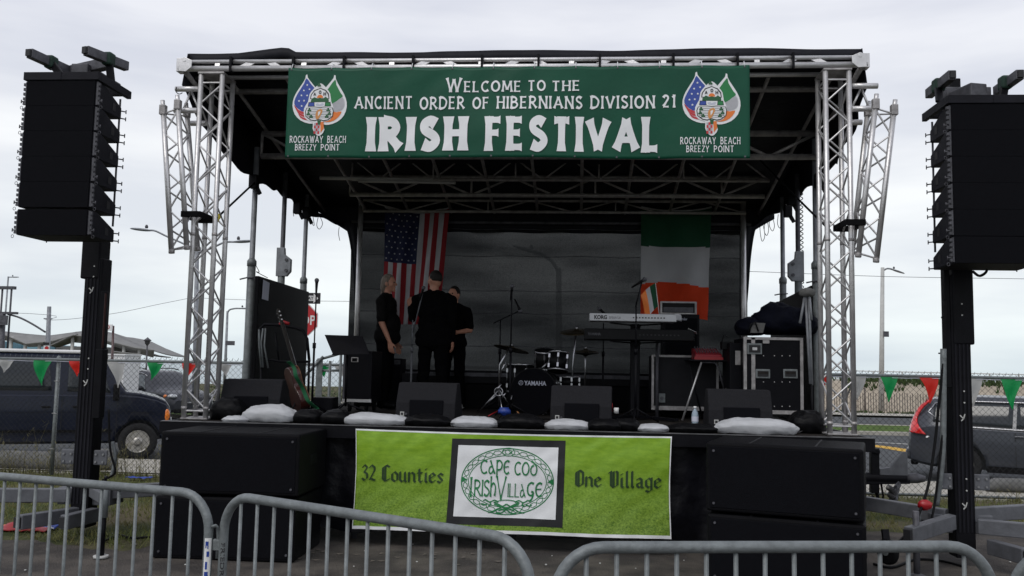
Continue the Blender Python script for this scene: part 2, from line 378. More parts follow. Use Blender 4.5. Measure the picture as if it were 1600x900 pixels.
        if solid:
            b = o.modifiers.new('solid', 'SOLIDIFY'); b.thickness = solid; b.offset = 0
        if label: o['label'] = label
        return o
def tag(o, label, cat, group=None, kind=None):
    if label: o['label'] = label
    if cat: o['category'] = cat
    if group: o['group'] = group
    if kind: o['kind'] = kind
    return o
def struct(o): o['kind'] = 'structure'; return o
def thing(name, label, cat, loc=(0, 0, 0), group=None, rotz=0):
    o = bpy.data.objects.new(name, None); COL.objects.link(o); o.location = loc; o.rotation_euler = (0, 0, rotz)
    o.empty_display_size = .1; WL[o.name] = V(loc)
    return tag(o, label, cat, group)
def kids(o): return [c for c in COL.objects if c.parent == o]
def copy_tree(o, parent=None):
    c = o.copy(); COL.objects.link(c); c.parent = parent
    for ch in kids(o): copy_tree(ch, c)
    return c
def place(o, loc, rotz, label=None, first=False):
    c = o if first else copy_tree(o)
    c.location = loc; c.rotation_euler = (0, 0, rotz)
    if label: c['label'] = label
    return c
def RZ(a): return Matrix.Rotation(a, 3, 'Z')
def RX(a): return Matrix.Rotation(a, 3, 'X')
def RY(a): return Matrix.Rotation(a, 3, 'Y')
def text_mesh(body, fn, width=None, height=None, parent=None, name='lettering', m='print_black', bold=0.0, space=1.0, label=None):
    """a word in the built-in face, laid on a surface by fn(a, b) with a in 0..width, b in 0..height"""
    cu = bpy.data.curves.new('t', 'FONT'); cu.body = body; cu.size = 1; cu.offset = bold; cu.space_character = space; cu.resolution_u = 3
    to = bpy.data.objects.new('t', cu); COL.objects.link(to)
    bpy.context.view_layer.update()
    me = bpy.data.meshes.new_from_object(to)
    xs = [v.co.x for v in me.vertices]; ys = [v.co.y for v in me.vertices]
    x0, x1, y0, y1 = min(xs), max(xs), min(ys), max(ys)
    sy = (height/(y1-y0)) if height else 1; sx = (width/(x1-x0)) if width else sy
    if not height: sy = sx
    off = WL.get(parent.name, V((0, 0, 0))) if parent is not None else V((0, 0, 0))
    for v in me.vertices: v.co = fn((v.co.x-x0)*sx, (v.co.y-y0)*sy)-off
    me.materials.clear(); me.materials.append(K[m])
    COL.objects.unlink(to); bpy.data.objects.remove(to)
    o = bpy.data.objects.new(name, me); COL.objects.link(o)
    if parent is not None: o.parent = parent
    WL[o.name] = off.copy()
    if label: o['label'] = label
    return o
# ------------------------------------------------------------------ stroke lettering
def catmull(pts, k=5, closed=False):
    out_ = []; n = len(pts)
    rng = range(n if closed else n-1)
    for i in rng:
        p0 = pts[(i-1) % n] if (closed or i > 0) else pts[0]
        p1 = pts[i]; p2 = pts[(i+1) % n]
        p3 = pts[(i+2) % n] if (closed or i+2 < n) else pts[-1]
        for j in range(k):
            t = j/k
            out_.append(tuple(.5*((2*p1[a])+(-p0[a]+p2[a])*t+(2*p0[a]-5*p1[a]+4*p2[a]-p3[a])*t*t+(-p0[a]+3*p1[a]-3*p2[a]+p3[a])*t**3) for a in (0, 1)))
    if not closed: out_.append(pts[-1])
    return out_
G = {
 'A': (.68, [('l', [(0, 0), (.34, 1)]), ('l', [(.34, 1), (.68, 0)]), ('h', [(.12, .32), (.56, .32)])]),
 'B': (.50, [('l', [(0, 0), (0, 1)]), ('c', [(0, 1), (.26, .99), (.42, .78), (.28, .57), (.02, .53)]), ('c', [(.02, .53), (.34, .52), (.50, .28), (.32, .02), (0, 0)])]),
 'C': (.56, [('c', [(.54, .88), (.34, 1), (.1, .86), (0, .5), (.1, .14), (.32, 0), (.56, .12)])]),
 'D': (.58, [('l', [(0, 0), (0, 1)]), ('c', [(0, 1), (.30, .97), (.55, .72), (.58, .45), (.45, .12), (.2, .0), (0, 0)])]),
 'E': (.44, [('l', [(0, 0), (0, 1)]), ('h', [(0, 1), (.42, 1)]), ('h', [(0, .52), (.36, .52)]), ('h', [(0, 0), (.44, 0)])]),
 'F': (.42, [('l', [(0, 0), (0, 1)]), ('h', [(0, 1), (.42, 1)]), ('h', [(0, .52), (.36, .52)])]),
 'G': (.6, [('c', [(.54, .88), (.34, 1), (.1, .86), (0, .5), (.1, .14), (.32, 0), (.56, .12)]), ('l', [(.56, .0), (.56, .42)])]),
 'H': (.52, [('l', [(0, 0), (0, 1)]), ('l', [(.52, 0), (.52, 1)]), ('h', [(0, .52), (.52, .52)])]),
 'I': (.02, [('l', [(.01, 0), (.01, 1)])]),
 'K': (.52, [('l', [(0, 0), (0, 1)]), ('l', [(.48, 1), (.02, .48)]), ('l', [(.14, .56), (.54, 0)])]),
 'L': (.40, [('l', [(0, 0), (0, 1)]), ('h', [(0, 0), (.42, 0)])]),
 'M': (.76, [('l', [(0, 0), (.08, 1)]), ('l', [(.08, 1), (.38, .15)]), ('l', [(.38, .15), (.68, 1)]), ('l', [(.68, 1), (.76, 0)])]),
 'N': (.56, [('l', [(0, 0), (0, 1)]), ('l', [(0, 1), (.56, 0)]), ('l', [(.56, 0), (.56, 1)])]),
 'O': (.64, [('o', [(.32, 1), (.08, .82), (0, .5), (.08, .16), (.32, 0), (.56, .16), (.64, .5), (.56, .82)])]),
 'P': (.46, [('l', [(0, 0), (0, 1)]), ('c', [(0, 1), (.30, .98), (.46, .74), (.30, .48), (0, .46)])]),
 'R': (.52, [('l', [(0, 0), (0, 1)]), ('c', [(0, 1), (.30, .98), (.44, .76), (.30, .52), (0, .48)]), ('l', [(.18, .48), (.54, 0)])]),
 'S': (.44, [('c', [(.42, .88), (.24, 1), (.04, .88), (.06, .64), (.36, .42), (.44, .2), (.24, 0), (0, .1)])]),
 'T': (.54, [('l', [(.27, 0), (.27, 1)]), ('h', [(0, 1), (.54, 1)])]),
 'U': (.52, [('c', [(0, 1), (0, .3), (.1, .04), (.26, 0), (.42, .04), (.52, .3), (.52, 1)])]),
 'V': (.62, [('l', [(0, 1), (.31, 0)]), ('l', [(.31, 0), (.62, 1)])]),
 'W': (.92, [('l', [(0, 1), (.24, 0)]), ('l', [(.24, 0), (.46, .95)]), ('l', [(.46, .95), (.68, 0)]), ('l', [(.68, 0), (.92, 1)])]),
 'Y': (.56, [('l', [(0, 1), (.28, .46)]), ('l', [(.56, 1), (.28, .46)]), ('l', [(.28, .48), (.28, 0)])]),
 'Z': (.48, [('h', [(0, 1), (.48, 1)]), ('l', [(.48, 1), (0, 0)]), ('h', [(0, 0), (.5, 0)])]),
 '1': (.16, [('l', [(.14, 0), (.14, 1)]), ('l', [(.14, 1), (0, .82)])]),
 '2': (.46, [('c', [(.02, .8), (.14, .98), (.34, .96), (.42, .76), (.3, .5), (.02, .03)]), ('h', [(0, 0), (.46, 0)])]),
 # rounded forms for the small oval sign
 'e': (.46, [('c', [(.46, .92), (.28, 1), (.06, .82), (0, .5), (.06, .16), (.26, 0), (.46, .12)]), ('h', [(.02, .52), (.42, .55)])]),
 'a': (.52, [('l', [(.1, 1), (.52, 0)]), ('c', [(.34, .55), (.1, .5), (0, .22), (.1, 0), (.3, .1), (.40, .32)])]),
 'd': (.60, [('c', [(.04, 1.12), (.3, .98), (.55, .7), (.6, .4), (.5, .1), (.3, 0), (.1, .12), (0, .4), (.1, .68), (.3, .8)])]),
 'h': (.42, [('l', [(0, 0), (0, 1.3)]), ('c', [(0, .6), (.2, .85), (.38, .7), (.42, .4), (.36, 0)])]),
 'p': (.46, [('l', [(.02, -.3), (0, 1)]), ('c', [(0, .95), (.26, 1), (.46, .74), (.36, .36), (.1, .28)])]),
 'g': (.5, [('c', [(.48, .92), (.28, 1), (.06, .82), (0, .5), (.08, .16), (.3, .05), (.44, .15)]), ('c', [(.30, .34), (.46, .28), (.40, -.1), (.22, -.35)])]),
 'v': (.5, [('l', [(0, 1.3), (.25, 0)]), ('l', [(.25, 0), (.5, 1.3)])]),
}
def ribbon(mb, pts, wd, place_fn, layer, flare, mi=0, closed=False):
    n = len(pts); vs = []; tot = 0; Ls = [0]
    for i in range(1, n): tot += math.dist(pts[i], pts[i-1]); Ls.append(tot)
    for i, p in enumerate(pts):
        if closed: a, b = pts[i-1], pts[(i+1) % n]
        else: a, b = pts[max(0, i-1)], pts[min(n-1, i+1)]
        dx, dy = b[0]-a[0], b[1]-a[1]; l_ = math.hypot(dx, dy) or 1
        nx, ny = -dy/l_, dx/l_
        t = Ls[i]/tot if tot else 0
        wv = wd*(1 + (flare*(abs(2*t-1)**4) - flare*.25 if not closed else 0))/2
        vs.append(place_fn(p[0]+nx*wv, p[1]+ny*wv, layer)); vs.append(place_fn(p[0]-nx*wv, p[1]-ny*wv, layer))
    fs = [(2*i, 2*i+1, 2*((i+1) % n)+1, 2*((i+1) % n)) for i in range(n if closed else n-1)]
    mb.add(vs, fs, mi)
def word(mb, txt, x0, x1, yb, yt, fn, wt=.16, flare=.5, gap=None, mi=0, small=None):
    """txt between x0..x1 on the baseline yb to the cap line yt; wt = stroke weight / cap height; small = scale of all but first letters"""
    H = yt-yb; gap = gap if gap is not None else .17+wt*.9
    adv = 0; items = []; firstc = True
    for ch in txt:
        if ch == ' ': adv += .38+gap*.4; firstc = True; continue
        sc = 1 if (small is None or firstc) else small
        firstc = False
        gw, st = G[ch]
        items.append((adv, sc, st)); adv += (gw+gap)*sc
    natural = adv-gap+wt
    sx = (x1-x0)/natural
    lay = 0
    for a, sc, st in items:
        for k, pts in st:
            q = pts
            if k in 'lh' and len(pts) == 2:
                q = [(pts[0][0]+(pts[1][0]-pts[0][0])*t/6, pts[0][1]+(pts[1][1]-pts[0][1])*t/6) for t in range(7)]
            elif k == 'c': q = catmull(pts, 5)
            elif k == 'o': q = catmull(pts, 4, True)
            # keep horizontal and round strokes inside the cap height; run straight stems out to the lines
            ww = wt*(.72 if k == 'h' else 1)
            q2 = [((a+wt/2+px*sc), (wt/2*sc*.8+py*(sc-wt*sc*.8))) for px, py in q]
            if k == 'l':
                for end, nb in ((0, 1), (-1, -2)):
                    ex, ey = q2[end]; bx, by = q2[nb]; dy = ey-by
                    if abs(dy) > 1e-6 and (pts[end][1] in (0, 1)):
                        ext = wt*sc*(.4 if abs(ex-bx) < .35*abs(dy) else .12); f = ext/abs(dy)
                        q2[end] = (ex+(ex-bx)*f, ey+(ey-by)*f)
            pf = lambda u, v, l_: fn(x0+u*sx, yb+v*H, l_)
            ribbon(mb, q2, ww*sc**.5, pf, .0020+.0004*(lay % 9), flare, mi, closed=(k == 'o')); lay += 1
def hull(P):
    P = sorted(set(P)); 
    def half(pp):
        h = []
        for p in pp:
            while len(h) > 1 and (h[-1][0]-h[-2][0])*(p[1]-h[-2][1])-(h[-1][1]-h[-2][1])*(p[0]-h[-2][0]) <= 0: h.pop()
            h.append(p)
        return h
    a = half(P); b = half(P[::-1]); return a[:-1]+b[:-1]
BL = {
 'o': (.32, [[(0, .12), (0, .46), (.16, .6), (.32, .46), (.32, .12), (.16, 0), (0, .12)]]),
 'u': (.38, [[(0, .6), (0, .1), (.12, 0), (.30, .12)], [(.30, .6), (.30, .06), (.38, 0)]]),
 'n': (.36, [[(0, .6), (0, 0)], [(0, .46), (.18, .6), (.32, .48), (.32, .06), (.38, 0)]]),
 't': (.28, [[(.1, .82), (.1, .1), (.2, 0), (.28, .07)], [(0, .58), (.26, .58)]]),
 'i': (.12, [[(.04, .58), (.04, .07), (.12, 0)], [(.02, .80), (.08, .84)]]),
 'e': (.32, [[(.32, .12), (.16, 0), (0, .12), (0, .46), (.17, .6), (.32, .46), (.04, .27)]]),
 's': (.30, [[(.30, .5), (.16, .6), (.02, .46), (.28, .16), (.14, 0), (0, .1)]]),
 'l': (.12, [[(.04, 1), (.04, .07), (.12, 0)]]),
 'a': (.36, [[(.02, .5), (.16, .6), (.28, .5), (.28, .06), (.36, 0)], [(.28, .34), (.04, .24), (.04, .1), (.14, 0), (.28, .12)]]),
 'g': (.32, [[(.28, .5), (.16, .6), (0, .46), (0, .14), (.14, .02), (.28, .14)], [(.30, .62), (.30, -.12), (.14, -.26), (0, -.18)]]),
 'C': (.46, [[(.46, .9), (.28, 1), (.05, .84), (.05, .15), (.22, 0), (.46, .13)], [(.2, .96), (.2, .06)]]),
 'O': (.46, [[(.04, .14), (.04, .86), (.24, 1), (.44, .86), (.44, .14), (.22, 0), (.04, .14)], [(.18, .94), (.18, .06)]]),
 'V': (.48, [[(0, .9), (.1, 1), (.1, .14), (.26, 0), (.46, .14), (.46, .94), (.38, 1)], [(.24, .98), (.24, .05)]]),
 '3': (.34, [[(0, .84), (.14, 1), (.33, .84), (.12, .55), (.34, .42), (.34, .14), (.16, 0), (0, .12)]]),
 '2': (.34, [[(0, .84), (.14, 1), (.33, .86), (.33, .66), (.02, .06)], [(0, .06), (.12, .1), (.36, .0)]]),
}
def blackletter(mb, txt, x0, x1, yb, H, fn, nib=.13):
    adv = 0; it = []
    for ch in txt:
        if ch == ' ': adv += .3; continue
        it.append((adv, BL[ch][1])); adv += BL[ch][0]+.17
    sx = (x1-x0)/(adv-.17); n = 0
    ca, sa = math.cos(math.radians(38)), math.sin(math.radians(38))
    nb = [(ca*nib/2*s1-sa*.02*s2, sa*nib/2*s1+ca*.02*s2) for s1 in (-1, 1) for s2 in (-1, 1)]
    for a, sts in it:
        for st in sts:
            for p, q in zip(st, st[1:]):
                h = hull([(round(c[0]+k[0], 5), round(c[1]+k[1], 5)) for c in (p, q) for k in nb])
                mb.poly([fn(x0+(a+u)*sx, yb+v*H, .002+.0004*(n % 9)) for u, v in h]); n += 1
# ------------------------------------------------------------------ ground
def sstep(a, b, t):
    t = max(0, min(1, (t-a)/(b-a))); return t*t*(3-2*t)
def hf(x, y):
    z = -.15*sstep(10, 13.2, y) - .23*sstep(13.5, 15.0, y)
    z += 1.55*sstep(1, 10, x)*sstep(49, 58, y)
    z += 2.2*sstep(1, 10, x)*0 - 3.2*sstep(80, 110, y)
    return z
def sheet(name, xs, ys, off, m, edge=None, kind='structure', jitter=0):
    mb = MB(); nx, ny = len(xs), len(ys); vs = []
    for y in ys:
        for x in xs: vs.append(V((x, y, hf(x, y)+off)))
    mb.add(vs, [(j*nx+i, j*nx+i+1, (j+1)*nx+i+1, (j+1)*nx+i) for j in range(ny-1) for i in range(nx-1)], 0, True)
    o = mb.build(name, m, fixn=False); o['kind'] = kind; return o
def lin(a, b, n): return [a+(b-a)*i/n for i in range(n+1)]
xs = [-900, -400, -150, -60]+lin(-30, 30, 60)+[60, 150, 400, 900]
ys = [-60, -20]+lin(-5, 20, 50)+lin(21, 48, 12)+lin(49, 60, 22)+[65, 70, 75, 80, 85, 90, 95, 100, 110, 150, 400, 1200]
sheet('ground', xs, ys, 0, 'ground')
# worn asphalt the stage and the barriers stand on, with a ragged edge into the grass
mb = MB(); top = []
for i in range(241):
    x = -12+i*.1
    e_ = 7.75 if x < -3.4 else (9.7 if x > 2.7 else 12.6)
    if -3.8 < x <= -3.4: e_ = 7.75+(x+3.8)/.4*4.8
    e_ += .16*noise.noise(V((x*1.1, 3, 0)))*2+.05*noise.noise(V((x*6, 9, 0)))*2
    top.append((x, e_))
rows = 60
mb.grid(lambda u, v: (lambda x, e_: V((x, -6+(e_+6)*v, hf(x, -6+(e_+6)*v)+.006+.010*noise.noise(V((x*.8, v*9, 4))) )))(*top[int(round(u*240))]), 240, rows)
o = mb.build('asphalt_pad', 'asphalt_fore', fixn=False); struct(o)
bxs = [-200, -80, -40]+lin(-24, 24, 24)+[40, 80, 200]
sheet('sidewalk', bxs, [14.3, 15.2, 16.1, 17.0], .085, 'concrete')
mb = MB()
mb.bx(-60, 60, 17.0, 17.14, -.5, hf(0, 17)+.09)
mb.bx(-60, 60, 14.24, 14.3, -.5, hf(0, 14.3)+.07)
struct(mb.build('kerb', 'concrete', bevel=.02))
sheet('road', bxs, [17.14, 24, 31.0], .006, 'asphalt')
mb = MB()
for y in (30.9, 35.1): mb.bx(-90, 90, y, y+.16, -.5, -.25)
struct(mb.build('kerb', 'concrete', bevel=.02))
sheet('median_grass', bxs, [31.06, 33, 35.1], .11, mat('lawn', (.085, .14, .03), .95, 0, .2, 1.5, .5, 20, .1))
sheet('road', bxs, [35.26, 40, 43.6], .006, 'asphalt')
sheet('sidewalk', bxs, [43.6, 45, 46.2], .10, 'concrete')
sheet('sand', [1, 2, 4]+lin(6, 70, 32), lin(46.8, 79, 40), .02, 'sand')
# road paint
def stripe(name, pts, wd, m):
    mb = MB(); q = catmull([(p.x, p.y) for p in pts], 8); 
    vs = []
    for i, p in enumerate(q):
        a, b = q[max(0, i-1)], q[min(len(q)-1, i+1)]; d = V((b[0]-a[0], b[1]-a[1], 0)).normalized(); n_ = V((-d.y, d.x, 0))*wd/2
        for s_ in (1, -1): vs.append(V((p[0], p[1], -.366))+n_*s_)
    mb.add(vs, [(2*i, 2*i+1, 2*i+3, 2*i+2) for i in range(len(q)-1)])
    return struct(mb.build(name, m, fixn=False))
stripe('road_marking', [atz(1340, 694, -.37), atz(1380, 698.5, -.37), atz(1415, 704, -.37), atz(1445, 709, -.37)], .55, 'yellow_line')
stripe('road_marking', [atz(1350, 690.5, -.37), atz(1400, 693, -.37), atz(1460, 697, -.37)], .16, 'white_line')
mb = MB(); mb.add([(-1200, 112, -1.6), (1200, 112, -1.6), (1200, 1700, -1.6), (-1200, 1700, -1.6)], [(0, 1, 2, 3)])
struct(mb.build('water', 'sea'))

# ------------------------------------------------------------------ grass
def blades(mb, zone, n, h0, h1, wd, lean=.5, density=None):
    k = 0; tries = 0
    while k < n and tries < n*5:
        tries += 1
        x = random.uniform(zone[0], zone[1]); y = random.uniform(zone[2], zone[3])
        d = noise.noise(V((x*1.3, y*1.3, 7)))*.5+.5
        if density and not density(x, y): continue
        if random.random() > d*1.35+.05: continue
        h = random.uniform(h0, h1)*(.6+.8*d); a = random.uniform(0, PI); c, s_ = math.cos(a)*wd, math.sin(a)*wd
        z = hf(x, y); lx, ly = random.uniform(-lean, lean)*h, random.uniform(-lean, lean)*h
        mb.add([(x-c, y-s_, z), (x+c, y+s_, z), (x+lx+c*.4, y+ly+s_*.4, z+h*.7), (x+lx*1.6, y+ly*1.6, z+h)], [(0, 1, 2), (0, 2, 3)])
        k += 1
mb = MB()
def dl(x, y):
    if -3.5 < x < 2.6: return False
    return y > (7.8 if x < 0 else 9.75)+.25*noise.noise(V((x*1.1, 3, 0)))
blades(mb, (-9.5, -3.5, 7.6, 14.2), 15000, .03, .075, .005, .6, dl)
blades(mb, (2.6, 8.5, 9.6, 14.2), 9000, .03, .075, .005, .6, dl)
tag(mb.build('grass', 'blade', fixn=False), 'short patchy grass between the asphalt and the chain link fence', 'grass', kind='stuff')
mb = MB()
for i in range(420):
    lft = random.random() < .72
    x = random.uniform(-9.8, -5.2) if lft else random.uniform(3, 8); y = 13.4+random.gauss(0, .16); h = random.uniform(.12, .55) if lft else random.uniform(.08, .25)
    if lft and random.random() < .12: h = random.uniform(.5, .85)
    z = hf(x, y); lx = random.uniform(-.35, .35)*h; ly = random.uniform(-.2, .2)*h
    mb.tube([(x, y, z), (x+lx*.3, y+ly*.3, z+h*.5), (x+lx, y+ly, z+h)], [.0035, .0025, .001], 3)
    for q in range(int(h*14)):
        t = random.uniform(.2, 1); px_, pz = x+lx*t*t, z+h*t; a = random.uniform(0, 2*PI); l_ = random.uniform(.03, .10)
        e1 = V((px_+math.cos(a)*l_, y+math.sin(a)*l_, pz+l_*.6)); b = V((px_, y, pz)); n_ = V((-math.sin(a), math.cos(a), 0))*.006
        mb.add([b, (b+e1)/2+n_, e1, (b+e1)/2-n_], [(0, 1, 2, 3)])
tag(mb.build('weeds', 'weed', fixn=False), 'tall dry weeds growing along the foot of the chain link fence', 'weeds', kind='stuff')
mb = MB()
for i in range(2600):
    x = random.uniform(5, 34); y = random.uniform(54.5, 61) if random.random() < .8 else random.uniform(47, 48)
    if noise.noise(V((x*.35, y*.5, 2))) < -.05 and y > 50: continue
    z = hf(x, y)+.02; h = random.uniform(.15, .5) if y > 50 else random.uniform(.05, .2)
    for q in range(4):
        a = random.uniform(0, 2*PI); dx, dy = math.cos(a)*h*.5, math.sin(a)*h*.5
        mb.add([(x-.04, y, z), (x+.04, y, z), (x+dx, y+dy, z+h)], [(0, 1, 2)])
tag(mb.build('dune_grass', 'leaf', fixn=False), 'green dune grass along the crest of the sand below the boardwalk', 'grass', kind='stuff')

# ------------------------------------------------------------------ chain link fence
FY = 13.4; FT = 1.64
f = thing('chain_link_fence', 'galvanised chain link fence running behind the stage and hung with pennants', 'fence', (-8.15, FY, -.15))
mb = MB(); step = .088; x0, x1, zb, zt = -11.5, 9.0, -.12, FT+.05
H_ = zt-zb
k = int((x1-x0+H_)/step)
for i in range(k):
    for sgn, yo in ((1, .004), (-1, -.004)):
        xa = x0+i*step if sgn < 0 else x0-H_+i*step
        p0 = V((xa, FY+yo, zb)) if sgn > 0 else V((xa, FY+yo, zb)); p1 = V((xa+sgn*H_, FY+yo, zt))
        # clip to the run and drop the stretch hidden behind the stage backcloth
        def clip(p, q, lim, lo):
            if lo:
                if p.x < lim and q.x < lim: return None
                if p.x < lim: p = p+(q-p)*((lim-p.x)/(q.x-p.x))
                if q.x < lim: q = q+(p-q)*((lim-q.x)/(p.x-q.x))
            else:
                if p.x > lim and q.x > lim: return None
                if p.x > lim: p = p+(q-p)*((lim-p.x)/(q.x-p.x))
                if q.x > lim: q = q+(p-q)*((lim-q.x)/(p.x-q.x))
            return p, q
        r_ = clip(p0, p1, x0, True)
        if r_: r_ = clip(r_[0], r_[1], x1, False)
        if r_: mb.tube([r_[0], r_[1]], .0024, 3, cap=False)
mb.build('wire_mesh', 'fence_wire', f, fixn=False)
mb = MB(); x = x0
while x < x1:
    mb.tube([(x, FY, FT+.03), (x+.012, FY, FT+.075)], .004, 3); x += step
mb.build('wire_end', 'galv', f)
MB().tube([(x0, FY-.03, FT), (x1, FY-.03, FT)], .022, 8).build('top_rail', 'galv', f)
MB().tube([(2.0, FY+.03, -.06), (x1, FY+.03, -.08)], .018, 8).build('bottom_rail', 'galv', f)
for x in (-8.15, -5.15, -2.4, .9, 3.9, 6.95):
    p = MB().tube([(x, FY+.02, -.3), (x, FY+.02, FT+.0)], .032, 10).build('post', 'galv', f)
    c = MB().lathe([(.036, 0), (.036, .03), (.02, .055), (0, .06)], (x, FY+.02, FT-.0), 10).build('post_cap', 'galv', p)
    for z in (.25, .8, 1.3): MB().tube([(x-.04, FY-.012, z), (x, FY-.02, z+.004), (x+.04, FY-.012, z)], .004, 4).build('tie_wire', 'alu', p)

def pennants(label, items, x0, x1):
    t = thing('pennant_string', label, 'bunting', (x0, FY-.06, FT-.03))
    pts = []
    X = x0
    while X <= x1+.01: pts.append((X, FY-.065, FT-.03+.004*math.sin(X*9))); X += .2
    MB().tube(pts, .004, 4).build('cord', 'paper', t)
    for n_, (px, tipx, tipy, wpx, m) in enumerate(items):
        c = at(px, 565, FY-.06); tip = at(tipx, tipy, FY-.07); hw = wpx/2/1383*13.2
        cur = random.uniform(-.03, .03)
        mb = MB()
        def fn(u, v, c=c, tip=tip, hw=hw, cur=cur):
            xx = (u-.5)*2*hw*(1-v); return V((c.x+xx+(tip.x-c.x)*v+cur*math.sin(v*3), FY-.068-.02*math.sin(u*5+v*3)-.012*math.sin(v*7), FT-.02+(tip.z-FT+.02)*v))
        mb.grid(fn, 8, 8)
        mb.build('pennant', m, t, label={'p_red': 'red pennant', 'p_green': 'green pennant', 'p_white': 'white pennant'}[m])
pennants('string of green, red and white pennants on the fence left of the stage',
  [(67, 66, 602, 31, 'p_green'), (121, 121, 588, 28, 'p_red'), (181, 184, 606, 30, 'p_white'), (243, 236, 594, 27, 'p_green'), (297, 291, 592, 26, 'p_red'), (351, 353, 588, 24, 'p_white'), (392, 392, 590, 24, 'p_green'), (508, 508, 590, 20, 'p_green'), (533, 533, 590, 20, 'p_white'), (8, 6, 582, 30, 'p_white')], -9.8, -3.2)
pennants('string of green, red and white pennants on the fence right of the stage',
  [(1281, 1283, 608, 24, 'p_red'), (1340, 1338, 625, 26, 'p_white'), (1389, 1388, 628, 27, 'p_green'), (1451, 1452, 630, 29, 'p_red'), (1520, 1520, 634, 29, 'p_white'), (1580, 1582, 640, 33, 'p_green')], 2.6, 7.4)

# ------------------------------------------------------------------ far left: canopies, pavilion walls, poles
YC = 58.0
def canopy(label, ridge, lowpts, posts):
    t = thing('shade_canopy', label, 'canopy', (at(ridge[0][0], 575, YC).x, YC, -.38))
    R_ = [at(p[0], p[1], YC) for p in ridge]; Lw = [at(p[0], p[1], YC-4) for p in lowpts]
    mb = MB()
    def fn(u, v):
        i = u*(len(R_)-1); a = int(min(i, len(R_)-2)); q = i-a; r_ = R_[a].lerp(R_[a+1], q)
        i = u*(len(Lw)-1); a = int(min(i, len(Lw)-2)); q = i-a; l_ = Lw[a].lerp(Lw[a+1], q)
        p = r_.lerp(l_, v); p.z -= .45*math.sin(PI*v)*1.0; return p
    mb.grid(fn, 30, 10); mb.build('membrane', 'canopy', t, solid=.06)
    mb = MB()
    def fn2(u, v):
        p = fn(u, 0); q = V((p.x, p.y+5*v, p.z-.35*v-.1*math.sin(PI*v))); return q
    mb.grid(fn2, 24, 8); mb.build('membrane', 'canopy', t, solid=.06)
    for px, py in posts:
        p = at(px, py, YC-3.6); MB().tube([(p.x, p.y, -.4), p], .11, 8).build('post', 'pale_post', t)
canopy('sagging grey tensile shade canopy at the far left', [(-30, 514), (40, 522), (75, 525), (120, 519)], [(-30, 522), (8, 523), (40, 537), (80, 533), (122, 522)], [(18, 526), (62, 535), (40, 536)])
canopy('grey tensile shade canopy rising behind the left speaker tower', [(118, 519), (150, 516), (178, 521), (205, 534), (240, 548)], [(78, 540), (114, 523), (150, 528), (178, 535), (210, 543), (241, 547)], [(114, 524), (194, 541), (218, 546)])
canopy('small low grey canopy behind the white van roof', [(178, 541), (195, 546), (215, 549)], [(175, 549), (195, 551), (216, 553)], [(179, 550), (202, 552)])
t = thing('pavilion_building', 'pale blue low pavilion building under the shade canopies', 'building', (at(60, 560, 66).x, 66, -.4))
def pxbox(mb, x0, x1, ytop, Y, z0=-.4, dep=4):
    a, b = at(x0, ytop, Y), at(x1, ytop, Y); mb.bx(a.x, b.x, Y, Y+dep, z0, (a.z+b.z)/2)
mb = MB(); pxbox(mb, 18, 75, 538, 66); mb.build('wall', 'blue_wall', t, bevel=.03)
mb = MB(); pxbox(mb, 76, 150, 541, 67); mb.build('wall', 'concrete_grey', t, bevel=.03)
mb = MB(); pxbox(mb, -10, 8, 533, 64); pxbox(mb, 20, 28, 531, 65.5); mb.build('tower_wall', 'blue_wall', t, bevel=.03)
mb = MB()
for x_ in (30, 45, 58, 90, 108, 128): a = at(x_, 545, 65.96); b = at(x_+7, 552, 65.96); mb.bx(a.x, b.x, 65.93, 65.99, b.z, a.z)
mb.build('window', 'glass', t)
def polething(name, label, cat, base_px, Y, top_px, r, extra=None, m='pole', zbase=-.4):
    b = at(base_px[0], base_px[1], Y); tp = at(top_px[0], top_px[1], Y)
    t = thing(name, label, cat, (b.x, Y, zbase))
    MB().tube([(b.x, Y, zbase), tp], [r*1.25, r*.8], 10).build('pole', m, t)
    if extra: extra(t)
    return t
def lamp_arm(t, pts, Y, r=.05, hl=10):
    P = [at(p[0], p[1], Y) for p in pts]; q = catmull([(p.x, p.z) for p in P], 6)
    a = MB().tube([(x, Y, z) for x, z in q], r, 6).build('arm', 'pole', t)
    d = (P[-1]-P[-2]).normalized(); e = P[-1]
    MB().ell(e+d*.3, (.42, .15, .05), 12, 6, 0, Matrix.Rotation(-math.atan2(d.z, d.x), 3, 'Y')).build('lamp_head', 'pole', t)
    MB().lathe([(.05, 0), (.06, .06), (.03, .12)], (e+d*.1)+V((0, 0, .07)), 8).build('photocell', 'steel_dark', a)
def ex(t): lamp_arm(t, [(307, 392), (285, 380), (262, 370), (243, 361), (233, 360)], 30, .035); lamp_arm(t, [(307, 395), (330, 388), (350, 379), (368, 378)], 30, .035)
polething('street_lamp', 'twin armed street lamp standing behind the left truss tower', 'street lamp', (305, 640), 30, (308, 385), .085, ex)
def ex(t):
    lamp_arm(t, [(355.5, 489), (359, 484), (368, 482), (376, 482)], 52, .05)
    a = at(353, 536, 51.9); MB().bx(a.x, a.x+.22*5/2, 51.85, 51.9, a.z-.13, a.z+.13).build('sign', 'steel_dark', t)
polething('street_lamp', 'slim street lamp with one arm seen between the left tower and the stage', 'street lamp', (350.5, 610), 52, (355.5, 486), .08, ex)
def ex(t):
    lamp_arm(t, [(1379, 424), (1385, 420), (1391, 420), (1394, 421)], 50, .05)
    a = at(1380, 522, 49.9); MB().bx(a.x, a.x+.28, 49.82, 49.87, a.z-.15, a.z+.15).build('sign', 'steel_dark', t)
polething('street_lamp', 'tall pale street lamp standing beyond the road right of the stage', 'street lamp', (1377, 650), 50, (1379, 418), .12, ex, 'pale_post')
